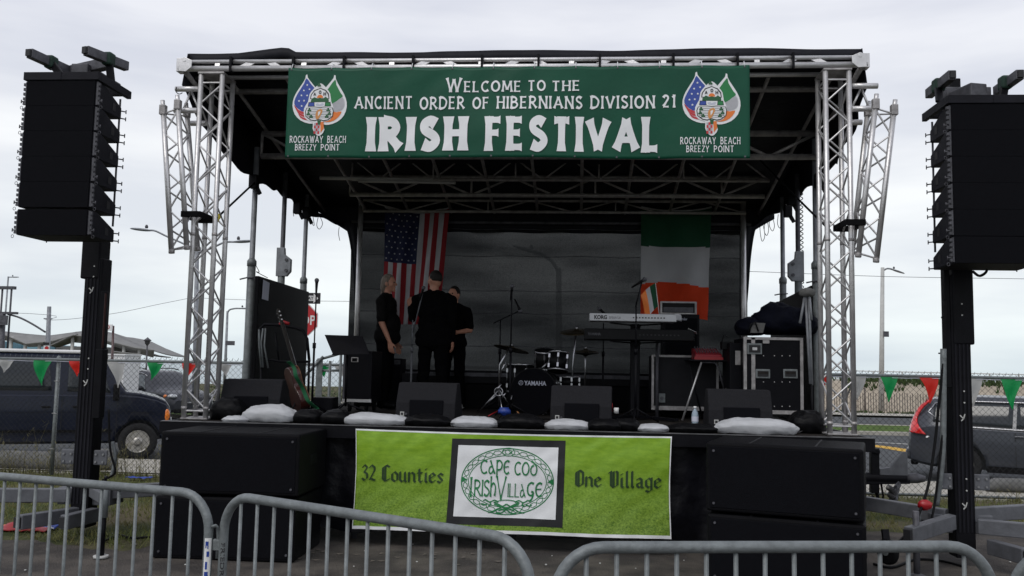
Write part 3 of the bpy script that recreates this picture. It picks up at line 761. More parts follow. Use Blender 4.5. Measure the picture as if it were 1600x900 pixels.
def ex(t):
    lamp_arm(t, [(873, 425), (862, 408), (845, 397), (835, 394)], 26, .06)
polething('street_lamp', 'street lamp silhouetted through the dark mesh backcloth', 'street lamp', (875, 640), 26, (873, 420), .10, ex, 'steel_dark')
def ex(t): lamp_arm(t, [(12, 433), (16, 433), (18, 433)], 75, .05)
polething('street_lamp', 'distant street lamp at the far left edge beside a pylon', 'street lamp', (3, 560), 75, (13, 432), .08, ex)
def ex(t):
    mb = MB()
    for dx in (-.5, 0, .5):
        a = at(4, 450, 44); mb.tube([(a.x+dx, 44, a.z-3.2), (a.x+dx, 44, a.z)], .05, 5)
    a = at(4, 449, 44); mb.bx(a.x-.7, a.x+.7, 43.9, 44.1, a.z-.1, a.z+.06); b = at(4, 489, 44); mb.bx(a.x-.9, a.x+.9, 43.9, 44.1, b.z-.06, b.z+.06)
    mb.build('lattice', 'steel_dark', t)
    a = at(3, 493, 43.8); b = at(12, 508, 43.8); MB().bx(a.x-.6, b.x, 43.7, 43.8, b.z, a.z).build('sign_back', 'steel_dark', t)
    P = [at(12, 491, 44), at(30, 496, 44), at(50, 506, 44), at(71, 519, 44)]
    MB().tube([(x, 44, z) for x, z in catmull([(p.x, p.z) for p in P], 6)], .05, 6).build('mast_arm', 'steel_dark', t)
polething('traffic_gantry', 'dark gantry post with mast arm and sign at the far left edge', 'gantry', (2, 600), 44, (4, 489), .16, ex, 'steel_dark')
def ex(t):
    a = at(75, 498, 46); MB().bx(a.x-.22, a.x+.22, 45.95, 46.05, a.z-.03, a.z+.03).build('crossarm', 'pole', t)
    a = at(68, 535, 45.8); b = at(77, 539, 45.8); MB().bx(a.x, b.x, 45.75, 45.8, b.z, a.z).build('sign', 'print_black', t)
    a = at(69, 540, 45.8); b = at(77, 550, 45.8); MB().bx(a.x, b.x, 45.75, 45.8, b.z, a.z).build('sign', 'white', t, label='white and red sign plate')
    a = at(73, 544, 45.74); MB().lathe([(.11, 0), (.11, .01)], a, 12, R=RX(PI/2)).build('emblem', 'stop_red', t)
polething('utility_pole', 'grey utility pole with short crossarm and small signs by the canopies', 'utility pole', (73, 600), 46, (77, 479), .13, ex)
def ex(t):
    a = at(167, 507, 24); b = at(177, 517, 24)
    MB().bx(a.x, b.x, 23.93, 23.96, b.z, a.z).build('sign_plate', 'white', t)
    c = at(168.5, 511, 23.92)
    MB().tube([(c.x+.045*math.cos(q*PI/6), 23.92, c.z+.045*math.sin(q*PI/6)) for q in range(12)], .008, 4, closed=True).build('ring_mark', 'stop_red', t)
polething('parking_sign', 'white and red parking sign on a dark post right of the left speaker mast', 'sign', (174, 640), 24, (177, 509), .04, ex, 'wood_red')
polething('park_lamp', 'small lantern headed park lamp beside the canopy tip', 'lamp', (229, 575), 50, (230, 540), .05, lambda t: MB().lathe([(.04, 0), (.13, .12), (.15, .26), (.24, .30), (.08, .42), (0, .50)], at(230, 540, 50), 10).build('lantern', 'steel_dark', t), 'steel_dark')
# overhead wires
def wire(label, pts, Y, r=.012):
    P = [at(a, b, Y) for a, b in pts]; q = catmull([(p.x, p.z) for p in P], 8)
    tag(MB().tube([(x, Y, z) for x, z in q], r, 4).build('overhead_wire', 'pole', origin=P[0]), label, 'wire')
wire('thin overhead wire crossing the sky at the far right behind the line array', [(1170, 424), (1350, 431), (1480, 434), (1620, 436), (2600, 452)], 40)
wire('overhead wire rising from the utility pole toward the left truss tower', [(-900, 470), (-5, 488), (75, 500), (170, 491), (250, 475), (300, 465)], 46)
wire('overhead wire passing behind the left wing of the stage', [(300, 465), (400, 469), (560, 471)], 46)
# one way and stop signs on their post, left of the backcloth
t = thing('sign_post', 'green topped street post carrying a one way sign above a red stop sign', 'sign post', (at(477, 600, 15.2).x, 15.2, -.3))
MB().tube([at(477, 440, 15.2)*1, V((at(477, 600, 15.2).x, 15.2, -.3))], .03, 8).build('post', 'galv', t)
a, b = at(440, 457, 15.15), at(501, 475, 15.15); zc = (a.z+b.z)/2; hh = (a.z-b.z)/2
s1 = MB().bx(a.x, b.x, 15.12, 15.14, zc-hh, zc+hh).build('one_way_sign', 'print_black', t, bevel=.01)
c = at(487, 466, 15.1)
arrow = [(-.34, -.045), (.03, -.045), (.03, -.085), (.115, 0), (.03, .085), (.03, .045), (-.34, .045)]
MB().prism([(x_, z_) for x_, z_ in arrow], lambda x_, z_, d: V((c.x+x_, 15.115-d, c.z+z_)), 0, .003).build('arrow', 'white', s1)
text_mesh('ONE WAY', lambda u, v: V((c.x-.31+u, 15.108, c.z-.031+v)), .34, .062, s1, 'lettering', 'print_black', .02)
c = at(472, 500, 15.12); R8 = .30
o8 = lambda r_: [(r_*math.cos(PI/8+q*PI/4), r_*math.sin(PI/8+q*PI/4)) for q in range(8)]
s2 = MB().prism(o8(R8), lambda x_, z_, d: V((c.x+x_, 15.14-d, c.z+z_)), 0, .006).build('stop_sign', 'white', t)
MB().prism(o8(R8*.94), lambda x_, z_, d: V((c.x+x_, 15.131-d, c.z+z_)), 0, .003).build('red_face', 'stop_red', s2)
text_mesh('STOP', lambda u, v: V((c.x-.235+u, 15.125, c.z-.085+v)), .47, .17, s2, 'lettering', 'white', .02)
# boardwalk and sand fence at the right
t = thing('boardwalk_railing', 'white rail and balusters along the boardwalk beyond the dunes', 'railing', (10, 62, .9))
ztop = at(1400, 579.5, 62).z
mb = MB(); mb.tube([(1, 62, ztop), (70, 62, ztop-.20)], .035, 6); mb.build('top_rail', 'pale_post', t)
mb = MB(); mb.tube([(1, 62, ztop-.42), (70, 62, ztop-.56)], .05, 6); mb.build('mid_rail', 'steel_dark', t)
mb = MB()
X = 1.0
while X < 70: mb.bx(X-.03, X+.03, 61.95, 62.05, ztop-1.3, ztop-.06); X += 1.9
mb.build('post', 'pale_post', t)
mb = MB(); X = 1.0
while X < 70: mb.bx(X-.022, X+.022, 61.98, 62.02, ztop-1.25, ztop-.5); X += .17
mb.build('baluster_panel', 'pale_post', t)
mb = MB(); mb.bx(1, 70, 62.2, 67, ztop-1.65, ztop-1.45); struct(mb.build('boardwalk', 'concrete', t))
t = thing('sand_fence', 'brown slatted sand fence along the foot of the dune', 'fence', (15, 48.6, -.4))
mb = MB(); X = 5.0
while X < 60:
    h = 1.05+random.uniform(-.06, .06); ln = random.uniform(-.03, .03)
    mb.bar((X, 48.6, -.45), (X+ln, 48.6, -.38+h), .036, .015, up=(0, 1, 0)); X += .135
mb.build('slat_panel', 'picket', t)
for X in (8, 11.6, 15.2, 18.8, 22.4, 26): MB().tube([(X, 48.55, -.5), (X, 48.55, .95)], .05, 6).build('post', 'picket', t)

# dark green shrubs seen low through the left fence
def shrub(label, px, py, Y, w_, h_, n=900):
    c = at(px, py, Y); t = thing('shrub', label, 'shrub', (c.x, Y, hf(c.x, Y)), 'shrubs beyond the road')
    mb = MB()
    for i in range(9):
        a = random.uniform(0, 2*PI); mb.tube([(c.x, Y, -.4), (c.x+math.cos(a)*w_*.3, Y+math.sin(a)*.3, -.38+h_*random.uniform(.5, .9))], [.03, .008], 4)
    mb.build('branches', 'bark', t)
    mb = MB()
    for i in range(n):
        p = V((random.gauss(0, w_*.3), random.gauss(0, .4), abs(random.gauss(.5, .3))*h_*.9)); 
        if p.z > h_*1.1: continue
        a = random.uniform(0, 2*PI); l_ = random.uniform(.05, .12); q = V((math.cos(a), math.sin(a), random.uniform(-.5, .5)))*l_; r_ = V((-q.y, q.x, q.z*.3))*.5
        b = p+V((c.x, Y, -.38)); mb.add([b-q, b+r_, b+q, b-r_], [(0, 1, 2, 3)])
    mb.build('foliage', 'leaf', t, fixn=False)
shrub('round green shrub seen through the fence just right of the left truss tower', 362, 590, 36, 1.6, 1.15)
shrub('low bushy shrub at the foot of the guitar seen through the fence', 520, 600, 38, 2.2, .9)
shrub('thin leafy shrub beside the lantern lamp', 262, 570, 44, 2.2, 2.1, 500)
# ------------------------------------------------------------------ vehicles
def car(name, label, loc, rot, st, wheels, wheel_r, tw, paint, glasses, extra, body_label=None, anchor=None):
    """st: stations (x, z bottom, z belt, z top, half width low, half width belt, half width top), nose towards +x"""
    t = thing(name, label, 'van' if 'van' in name else 'car', (0, 0, 0))
    def interp(x):
        for a, b in zip(st, st[1:]):
            if a[0] <= x <= b[0]:
                q = (x-a[0])/(b[0]-a[0]); q = q
                return [a[i]+(b[i]-a[i])*q for i in range(7)]
        return list(st[0] if x < st[0][0] else st[-1])
    XS = []
    for a, b in zip(st, st[1:]):
        n_ = max(1, int((b[0]-a[0])/.12)); XS += [a[0]+(b[0]-a[0])*i/n_ for i in range(n_)]
    XS.append(st[-1][0])
    def ring(x):
        _, zb, zm, zt, wb, wm, wt_ = interp(x)
        h = [(0, zb), (wb*.82, zb), (wb*.97, zb+.06), (wm*1.0, zb+(zm-zb)*.42), (wm*1.012, zb+(zm-zb)*.72), (wm*.985, zm-.01), (wm*.96, zm+.015), (wm+(wt_-wm)*.5-.005, zm+(zt-zm)*.5), (wt_, zt-.07*(min(1, (zt-zm)*3))), (wt_*.9, zt-.018), (wt_*.6, zt), (0, zt+.012)]
        return [V((x, y, z)) for y, z in h]+[V((x, -y, z)) for y, z in h[-2:0:-1]]
    mb = MB(); rings = [ring(x) for x in XS]; n_ = len(rings[0]); vs = [p for r_ in rings for p in r_]
    fs = [(i*n_+j, i*n_+(j+1) % n_, (i+1)*n_+(j+1) % n_, (i+1)*n_+j) for i in range(len(rings)-1) for j in range(n_)]
    fs += [tuple(reversed(range(n_))), tuple((len(rings)-1)*n_+j for j in range(n_))]
    mb.add(vs, fs, 0, True); body = mb.build('body', paint, t, sharp=28)
    # wheel arches cut out of the body
    cm = MB()
    for wx in wheels:
        for s_ in (-1, 1): cm.lathe([(wheel_r*1.17, -.16), (wheel_r*1.17, .30)], (wx, s_*(st[2][4]-.1), wheel_r), 28, R=RX(PI/2) if s_ < 0 else RX(-PI/2))
    cut = cm.build('cutter', paint); md = body.modifiers.new('arch', 'BOOLEAN'); md.object = cut; md.solver = 'EXACT'; md.operation = 'DIFFERENCE'
    bpy.context.view_layer.update(); dg = bpy.context.evaluated_depsgraph_get()
    me = bpy.data.meshes.new_from_object(body.evaluated_get(dg)); body.modifiers.clear(); body.data = me; COL.objects.unlink(cut); bpy.data.objects.remove(cut)
    for wx in wheels:
        for s_ in (-1, 1):
            R = RX(-PI/2*s_); y = s_*(st[2][4]-tw/2+.01)
            wl = MB().lathe([(wheel_r*.60, -tw/2), (wheel_r*.92, -tw/2), (wheel_r, -tw*.36), (wheel_r, tw*.36), (wheel_r*.94, tw/2), (wheel_r*.66, tw*.5), (wheel_r*.60, tw*.36)], (wx, y, wheel_r), 32, R=R).build('wheel', 'tyre', t)
            mb = MB().lathe([(wheel_r*.61, tw*.40), (wheel_r*.60, tw*.46), (wheel_r*.55, tw*.42), (wheel_r*.50, tw*.2), (wheel_r*.34, tw*.25), (wheel_r*.26, tw*.28), (wheel_r*.24, tw*.48), (wheel_r*.12, tw*.52), (0.001, tw*.53)], (wx, y, wheel_r), 32, R=R)
            mb.build('rim', 'rim', wl)
            mb = MB()
            for q in range(8):
                a = q*PI/4; p = R @ V((wheel_r*.44*math.cos(a), wheel_r*.44*math.sin(a), tw*.235)); mb.lathe([(wheel_r*.055, 0), (wheel_r*.055, .012)], p+V((wx, y, wheel_r)), 8, R=R)
            mb.build('vent_hole', 'tyre', wl)
    def sidep(x, tq, s_, off=.006):
        _, zb, zm, zt, wb, wm, wt_ = interp(x)
        z0, z1 = zm+.015, zt-.07*(min(1, (zt-zm)*3)); y0, y1 = wm*.96, wt_
        ym = wm+(wt_-wm)*.5-.005; zmid = zm+(zt-zm)*.5
        if tq < .5: y, z = y0+(ym-y0)*tq*2, z0+(zmid-z0)*tq*2
        else: y, z = ym+(y1-ym)*(tq-.5)*2, zmid+(z1-zmid)*(tq-.5)*2
        return V((x, s_*(y+off), z))
    for nm, x0, x1, t0, t1, xt0, xt1, m in glasses:
        for s_ in (-1, 1):
            mb = MB()
            def fn(u, v):
                xx = (x0+(x1-x0)*u)*(1-v)+(xt0+(xt1-xt0)*u)*v; return sidep(xx, t0+(t1-t0)*v, s_)
            mb.grid(fn, 10, 6); mb.build(nm, m, t, solid=.006)
    extra(t, interp, sidep)
    bpy.context.view_layer.update()
    if anchor is not None: loc = V(loc)-RZ(rot) @ V(anchor)
    t.location = loc; t.rotation_euler = (0, 0, rot); return t
VANY = 18.6
xw = at(215, 690, VANY-.95).x; zg = -.372
def van_extra(t, interp, sidep):
    # roof cap, windscreen, lights, bumper, mirror, trim
    MB().box((-2.75, 0, 2.17), (3.6, 1.62, .07)).build('roof_rack_board', 'white', t, bevel=.03)
    for s_ in (-1, 1):
        MB().ell((.53, s_*.935, .90), (.06, .035, .13), 12, 8).build('turn_signal', 'amber', t)
        m_ = MB().box((-.45, s_*1.17, 1.38), (.12, .2, .34)).build('mirror', 'black_plastic', t, bevel=.03)
        MB().tube([(-.43, s_*1.0, 1.3), (-.45, s_*1.12, 1.34)], .02, 6).build('bracket', 'black_plastic', m_)
        MB().bx(-4.2, .3, s_*1.006, s_*1.02, .98, 1.0).build('body_moulding', 'van_paint', t)
        MB().bx(-4.2, -.5, s_*1.0, s_*1.02, .58, .63).build('lower_moulding', 'black_plastic', t)
        MB().box((-1.15, s_*1.03, 1.08), (.16, .03, .035)).build('door_handle', 'black_plastic', t, bevel=.01)
        MB().box((-1.7, s_*1.03, 1.08), (.16, .03, .035)).build('door_handle', 'black_plastic', t, bevel=.01)
        for xx in (-.42, -1.42, -2.75): MB().bx(xx-.004, xx+.004, s_*1.004, s_*1.016, .5, 1.3).build('door_seam', 'print_black', t)
    MB().box((.62, 0, .56), (.2, 1.94, .2)).build('bumper', 'chrome', t, bevel=.05)
    mb = MB(); 
    mb.grid(lambda u, v: V((-.27-.42*v+.014, (u-.5)*1.6*(1-.12*v), 1.42+.62*v)), 6, 4); mb.build('windscreen', 'glass_pale', t)
    for s_ in (-1, 1): MB().ell((.60, s_*.75, .78), (.04, .17, .1), 12, 8).build('headlight', 'lens', t)
car('panel_van', 'dark navy passenger van parked behind the fence at left with amber turn light', (xw, VANY-.95, zg), .50,
    [(-4.5, .42, 1.28, 2.10, .93, .98, .80), (-4.35, .36, 1.30, 2.14, .99, 1.0, .84), (-1.0, .34, 1.30, 2.16, 1.0, 1.0, .84), (-.72, .34, 1.30, 2.12, 1.0, 1.0, .82), (-.58, .34, 1.30, 1.90, 1.0, 1.0, .84), (-.27, .34, 1.29, 1.40, 1.0, 1.0, .92), (0, .34, 1.27, 1.37, 1.0, .99, .92), (.32, .38, 1.20, 1.29, .98, .97, .90), (.50, .42, 1.12, 1.21, .96, .95, .88), (.57, .48, 1.03, 1.12, .94, .93, .86), (.61, .52, .92, .98, .92, .91, .84)],
    [0, -3.5], .375, .24, 'van_paint',
    [('side_window', -1.62, -3.9, .10, .86, -1.70, -3.9, 'glass'), ('door_window', -.55, -1.34, .08, .86, -.76, -1.34, 'glass')], van_extra, anchor=(0, -.95, 0))
def suv_extra_front(t, interp, sidep):
    for s_ in (-1, 1):
        MB().ell((1.83, s_*.70, .84), (.16, .19, .08), 14, 8, 0, RZ(-.5*s_)).build('headlight', 'lens', t)
        MB().ell((1.66, s_*.86, .84), (.07, .06, .06), 10, 6).build('turn_signal', 'amber', t)
        MB().ell((1.95, s_*.62, .42), (.03, .1, .08), 10, 6).build('fog_light', 'lens', t)
        m_ = MB().ell((.35, s_*1.02, 1.08), (.10, .13, .09), 12, 8).build('mirror', 'suv_paint_dark', t)
        MB().bx(-.95, .90, s_*.945, s_*.962, .37, .41).build('sill_moulding', 'black_plastic', t)
        pts = [sidep(x_, .98, s_, .012) for x_ in lin(-1.7, .35, 10)]; MB().tube(pts, .012, 5).build('window_trim', 'chrome', t)
        MB().tube([(-1.7, s_*.62, 1.70), (-1.5, s_*.62, 1.74), (-.2, s_*.62, 1.76), (.1, s_*.62, 1.71)], .018, 6).build('roof_rail', 'black_plastic', t)
    MB().box((2.02, 0, .70), (.05, .72, .24)).build('grille', 'steel_dark', t, bevel=.04)
    MB().bx(1.99, 2.06, -.42, .42, .62, .66).build('grille_bar', 'chrome', t)
    MB().box((2.02, 0, .36), (.08, 1.5, .16)).build('lower_bumper', 'black_plastic', t, bevel=.04)
    mb = MB(); mb.grid(lambda u, v: V((.98-.75*v+.012, (u-.5)*1.5*(1-.15*v), 1.06+.52*v+.02)), 6, 4); mb.build('windscreen', 'glass_pale', t)
SUV = [(-2.25, .42, .95, 1.05, .70, .78, .66), (-2.18, .36, 1.02, 1.42, .86, .88, .62), (-1.85, .30, 1.06, 1.64, .92, .93, .66), (-1.2, .26, 1.03, 1.69, .94, .945, .68), (0, .24, 1.0, 1.68, .95, .95, .70), (.25, .24, .99, 1.62, .95, .95, .70), (.65, .25, .98, 1.36, .95, .95, .74), (1.0, .26, .97, 1.09, .94, .94, .78), (1.5, .28, .92, 1.0, .93, .92, .76), (1.85, .30, .80, .88, .88, .86, .68), (2.02, .36, .66, .72, .74, .72, .58)]
p = at(250, 610, 30.5)
car('parked_suv', 'dark grey sport utility car with clear headlamps parked beyond the van nose', (p.x, 30.5, -.372), -.55, SUV, [1.33, -1.38], .36, .23, 'suv_paint_dark',
    [('side_window', .55, -.45, .08, .88, .2, -.40, 'glass_pale'), ('side_window', -.52, -1.35, .08, .88, -.48, -1.25, 'glass'), ('rear_quarter_window', -1.42, -1.85, .10, .82, -1.32, -1.72, 'glass')], suv_extra_front)
def suv_extra_rear(t, interp, sidep):
    for s_ in (-1, 1):
        mb = MB()
        P = [(-1.80, 1.55), (-1.90, 1.55), (-2.10, 1.30), (-2.19, 1.05), (-2.21, .93), (-1.86, .86), (-1.84, .92), (-1.97, 1.10), (-1.95, 1.2)]
        def yy(x_, z_):
            _, zb, zm, zt, wb, wm, wt_ = interp(x_); q = max(0, min(1, (z_-zm)/(zt-zm+.001))); return wm+(wt_-wm)*q+.018
        O_ = catmull([(-1.86, 1.55), (-2.02, 1.42), (-2.13, 1.22), (-2.195, 1.05), (-2.215, .92)], 4); I_ = catmull([(-1.845, 1.53), (-1.99, 1.38), (-2.085, 1.19), (-2.04, 1.04), (-1.92, .89)], 4)
        mb.grid(lambda u, v: (lambda o_, i_: V((o_[0]+(i_[0]-o_[0])*v, s_*(yy(o_[0]+(i_[0]-o_[0])*v, o_[1]+(i_[1]-o_[1])*v)+.012), o_[1]+(i_[1]-o_[1])*v)))(O_[int(round(u*16))], I_[int(round(u*16))]), 16, 6); tl = mb.build('tail_light', 'tail', t, solid=.04)
        mb = MB(); mb.prism([(-2.21, .93), (-1.86, .86), (-1.90, .83), (-2.20, .88)], lambda x_, z_, d: V((x_, s_*(yy(x_, .95)+.004-d), z_)), 0, .04); mb.build('reverse_lens', 'white', tl)
        pts = [sidep(x_, .93, s_, .012) for x_ in lin(-1.75, .35, 14)]; MB().tube(pts, .014, 5).build('window_trim', 'chrome', t)
        pts = [sidep(x_, .03, s_, .012) for x_ in lin(-1.55, .8, 14)]; MB().tube(pts, .014, 5).build('window_trim', 'chrome', t)
        pts = [sidep(-1.75, .93, s_, .012), sidep(-1.88, .55, s_, .012), sidep(-1.55, .03, s_, .012)]; MB().tube(pts, .014, 5).build('window_trim', 'chrome', t)
        MB().box((-.35, s_*.965, .92), (.18, .03, .04)).build('door_handle', 'suv_paint', t, bevel=.01)
        MB().box((-1.25, s_*.965, .94), (.18, .03, .04)).build('door_handle', 'suv_paint', t, bevel=.01)
        MB().bx(-.90, .90, s_*.94, s_*.965, .24, .36).build('lower_cladding', 'black_plastic', t)
        m_ = MB().ell((.45, s_*1.02, 1.08), (.10, .12, .09), 12, 8).build('mirror', 'suv_paint', t)
        for xx in (-.42, .42): MB().bx(xx-.004, xx+.004, s_*.948, s_*.957, .36, 1.0).build('door_seam', 'print_black', t)
    MB().box((-2.22, 0, .50), (.16, 1.6, .22)).build('bumper', 'suv_paint', t, bevel=.06)
    MB().box((-2.15, 0, .34), (.14, 1.4, .12)).build('lower_bumper', 'black_plastic', t, bevel=.04)
    mb = MB(); mb.grid(lambda u, v: V((-2.20+.30*v, (u-.5)*1.25*(1-.12*v), 1.10+.48*v)), 6, 4); mb.build('rear_window', 'glass', t)
SUVR = [(-2.24, .42, .80, .92, .76, .80, .70), (-2.20, .36, .90, 1.06, .86, .87, .68), (-2.05, .32, 1.02, 1.40, .90, .91, .64), (-1.85, .28, 1.06, 1.58, .92, .92, .66), (-1.2, .26, 1.03, 1.65, .94, .945, .68), (0, .24, 1.0, 1.65, .95, .95, .70), (.25, .24, .99, 1.60, .95, .95, .70), (.65, .25, .98, 1.36, .95, .95, .74), (1.0, .26, .97, 1.09, .94, .94, .78), (1.5, .28, .92, 1.0, .93, .92, .76), (1.95, .30, .80, .88, .88, .86, .68), (2.12, .36, .66, .72, .74, .72, .58)]
p = at(1423, 690, 18.0)
car('parked_crossover', 'grey crossover car parked at the right edge showing its red tail light', (p.x, 18.0, -.372), -.40, SUVR, [1.33, -1.33], .36, .23, 'suv_paint',
    [('side_window', .55, -.40, .08, .88, .2, -.36, 'glass'), ('side_window', -.46, -1.35, .08, .88, -.42, -1.28, 'glass'), ('rear_quarter_window', -1.42, -1.80, .14, .82, -1.34, -1.78, 'glass')], suv_extra_rear, anchor=(-2.2, -.86, 0))
# pale booth beyond the van mirror
a, b = at(169, 555, 27), at(195, 555, 27)
t = thing('utility_booth', 'white flat sided utility booth standing between the van and the dark car', 'booth', ((a.x+b.x)/2, 27.5, -.37))
MB().bx(a.x, b.x, 27, 28, -.37, a.z).build('wall', 'white', t, bevel=.02)
MB().bx(a.x-.04, b.x+.04, 26.96, 28.04, a.z+.002, a.z+.05).build('roof', 'white', t)
MB().bx(a.x+.08, b.x-.08, 26.975, 26.995, -.2, a.z-.12).build('door', 'pale_post', t)
# concrete wheel stops on the walk behind the fence
def stopper(label, pxa, pxb, py, pyb, m, Y=15.7):
    a, b = at(pxa, py, Y), at(pxb, py, Y); zt = a.z; zb_ = hf(0, Y)+.09
    r_ = (zt-zb_)/2
    mb = MB(); n_ = 14; X = lin(a.x, b.x, 20); vs = []
    for i, x in enumerate(X):
        e_ = min(1, .55+min(abs(x-a.x), abs(x-b.x))/.28)
        for q in range(n_):
            an = 2*PI*q/n_; vs.append(V((x, Y+math.cos(an)*r_*1.05*e_, zb_+r_*e_+math.sin(an)*r_*e_)))
    mb.add(vs, [(i*n_+j, i*n_+(j+1) % n_, (i+1)*n_+(j+1) % n_, (i+1)*n_+j) for i in range(20) for j in range(n_)]+[tuple(reversed(range(n_))), tuple(20*n_+j for j in range(n_))], 0, True)
    tag(mb.build('concrete_barrier_log', m, origin=((a.x+b.x)/2, Y, zb_), sharp=40), label, 'barrier')
stopper('long round grey concrete log lying behind the fence at far left', -8, 115, 703, 735, 'concrete_grey', 15.0)
stopper('short grey concrete log with a pale end beside the van wheel', 128, 182, 700, 730, 'concrete_grey', 15.4)
stopper('low grey concrete log lying behind the fence right of the right mast', 1540, 1640, 746, 770, 'concrete_grey', 15.9)
# ------------------------------------------------------------------ the mobile stage
DZ = 1.08; DX0, DX1, DY0, DY1 = -3.885, 2.60, 8.13, 12.75
S = thing('mobile_stage', 'black roofed mobile festival stage with aluminium truss towers and green banners', 'stage', (-.65, 8.2, 0))
mb = MB(); mb.bx(DX0, DX1, DY0, DY1, DZ-.04, DZ); mb.build('deck', 'deck', S, bevel=.006)
mb = MB()
mb.bx(DX0-.01, DX1+.01, DY0-.03, DY0-.002, DZ-.11, DZ+.006)
mb.bx(DX1+.002, DX1+.03, DY0, DY1, DZ-.11, DZ+.006); mb.bx(DX0-.03, DX0-.002, DY0, DY1, DZ-.11, DZ+.006)
mb.build('deck_frame', 'black_metal', S, bevel=.005)
mb = MB(); mb.bx(DX0, DX1+.01, DY0-.036, DY0+.02, DZ+.007, DZ+.013); mb.build('edge_trim', 'deck_edge', S)
def fold(x, v, ph=0):
    return .030*math.sin(x*7+ph)+.018*math.sin(x*17+v*2+ph)+.028*noise.noise(V((x*3, v*2.5, ph)))*2+.012*noise.noise(V((x*9, v*8, ph)))*2
mb = MB()
mb.grid(lambda u, v: V((-3.72+6.22*u, DY0+.10+fold(-3.72+6.22*u, v)*(.35+.65*v), (DZ-.10)*(1-v)+.13*v+.02*math.sin(u*40))), 260, 16)
mb.grid(lambda u, v: V((2.50+fold(u*4, v, 3)*.6, DY0+.12+u*4.3, (DZ-.10)*(1-v)+.06*v)), 90, 10)
mb.grid(lambda u, v: V((-3.72+fold(u*4, v, 5)*.6, DY0+.12+u*4.3, (DZ-.10)*(1-v)+.06*v)), 90, 10)
mb.build('skirt', 'skirt', S)
mb = MB()
for x in (-3.6, -2.1, -.6, .9, 2.35):
    for y in (8.45, 10.3, 12.4): mb.tube([(x, y, 0), (x, y, DZ-.05)], .03, 8)
mb.build('deck_leg', 'steel_dark', S)
# roof skin
ZF = at(800, 88, 8.75).z
def roofz(y, x=0):
    q = max(0, (y-8.75)/3.95); z = ZF-(ZF-3.92)*q**1.25
    z += .012*math.sin((x+4)*1.45)**2*(1-q)
    z += (.085*max(0, 1-(-3.02-x)/.5) if x < -3.02 else .085*max(0, 1-(x+3.02)/.10))*max(0, 1-abs(y-8.80)/.45)
    return z
mb = MB(); RX0, RX1 = -4.05, 2.72
mb.grid(lambda u, v: (lambda x, y: V((x, y, roofz(y, x)+.012*noise.noise(V((x*2, y*2, 1))))))(RX0+(RX1-RX0)*u, 8.62+4.08*v), 90, 30)
mb.grid(lambda u, v: (lambda x: V((x, 8.62, roofz(8.62, x)-.10*v)))(RX0+(RX1-RX0)*u), 90, 2)
def interp1(tab, y, k):
    if y <= tab[0][0]: return tab[0][k]
    for a, b in zip(tab, tab[1:]):
        if y <= b[0]: return a[k]+(b[k]-a[k])*(y-a[0])/(b[0]-a[0])
    return tab[-1][k]
p9 = at(1338, 192, 9.2); p95 = at(1310, 252, 9.7)
LV = [(8.56, -4.13, 4.50), (8.75, -4.05, 4.32), (9.2, -3.91, 3.93), (10.08, -3.86, 3.80), (11, -3.84, 3.83), (11.96, -3.81, 3.73), (12.5, -3.44, 3.67), (12.62, -3.3, 3.63)]
RV = [(8.56, 2.74, 4.42), (9.2, p9.x, p9.z), (9.7, p95.x, p95.z), (10.08, 2.84, 3.98), (11, 2.76, 3.88), (11.96, 2.72, 3.84), (12.5, 2.45, 3.71), (12.62, 2.36, 3.66)]
for T_, xe in ((LV, RX0), (RV, RX1)):
    mb.grid(lambda u, v: (lambda y: V((xe+(interp1(T_, y, 1)-xe)*v+.02*math.sin(y*9)*v, y, roofz(y, xe)+(interp1(T_, y, 2)+.02*math.sin(y*14)-roofz(y, xe))*v)))(8.60+4.02*u), 60, 8)
mb.build('roof_canopy', 'tarp', S, solid=.008)
# front beam
zl, zu = at(800, 104.5, 8.52).z, at(800, 92.5, 8.52).z
mb = MB()
mb.tube([(-4.10, 8.52, zl), (2.74, 8.52, zl)], .030, 12); mb.tube([(-4.08, 8.54, zu), (2.70, 8.54, zu)], .022, 12)
mb.tube([(-4.05, 8.80, zl), (2.70, 8.80, zl)], .024, 8)
b = mb.build('front_beam', 'alu', S)
mb = MB(); x = -3.7; i = 0
while x < 2.5:
    k = i % 3
    if k == 0: mb.bar((x, 8.52, zl), (x, 8.54, zu), .05, .016, up=(0, 1, 0))
    elif k == 1: mb.bar((x-.06, 8.52, zl), (x+.07, 8.54, zu), .05, .016, up=(0, 1, 0))
    else: mb.bar((x+.06, 8.52, zl), (x-.07, 8.54, zu), .05, .016, up=(0, 1, 0))
    x += .30; i += 1
mb.build('lacing', 'alu', b)
mb = MB(); x = -3.55
while x < 2.5:
    mb.box((x, 8.52, (zl+zu)/2), (.022, .075, (zu-zl)+.075)); x += .62+.1*math.sin(x*7)
mb.build('tie_band', 'black_metal', b)
for xx, sg in ((-4.02, -1), (2.66, 1)):
    mb = MB(); mb.prism([(-.06, -.05), (-.05, .08), (.0, .095), (.08, .06), (.075, -.01), (.02, -.055)], lambda u, v, d: V((xx-sg*u, 8.475-d, zl+v+.01)), 0, .012)
    mb.tube([(xx-.09*sg*0, 8.46, zl+.07), (xx, 8.55, zl+.07)], .018, 8)
    mb.bx(xx+sg*.02, xx+sg*.10, 8.50, 8.60, zl-.03, zu+.03)
    mb.build('hinge_plate', 'alu', b, bevel=.003)
mb = MB()
for sx in (-4.06, 2.70): mb.tube([(sx, 8.55, zl), (sx*.99, 9.0, zl-.16), (sx*.97, 9.3, zl-.3)], .028, 8)
mb.build('corner_brace', 'alu_dirty', b)
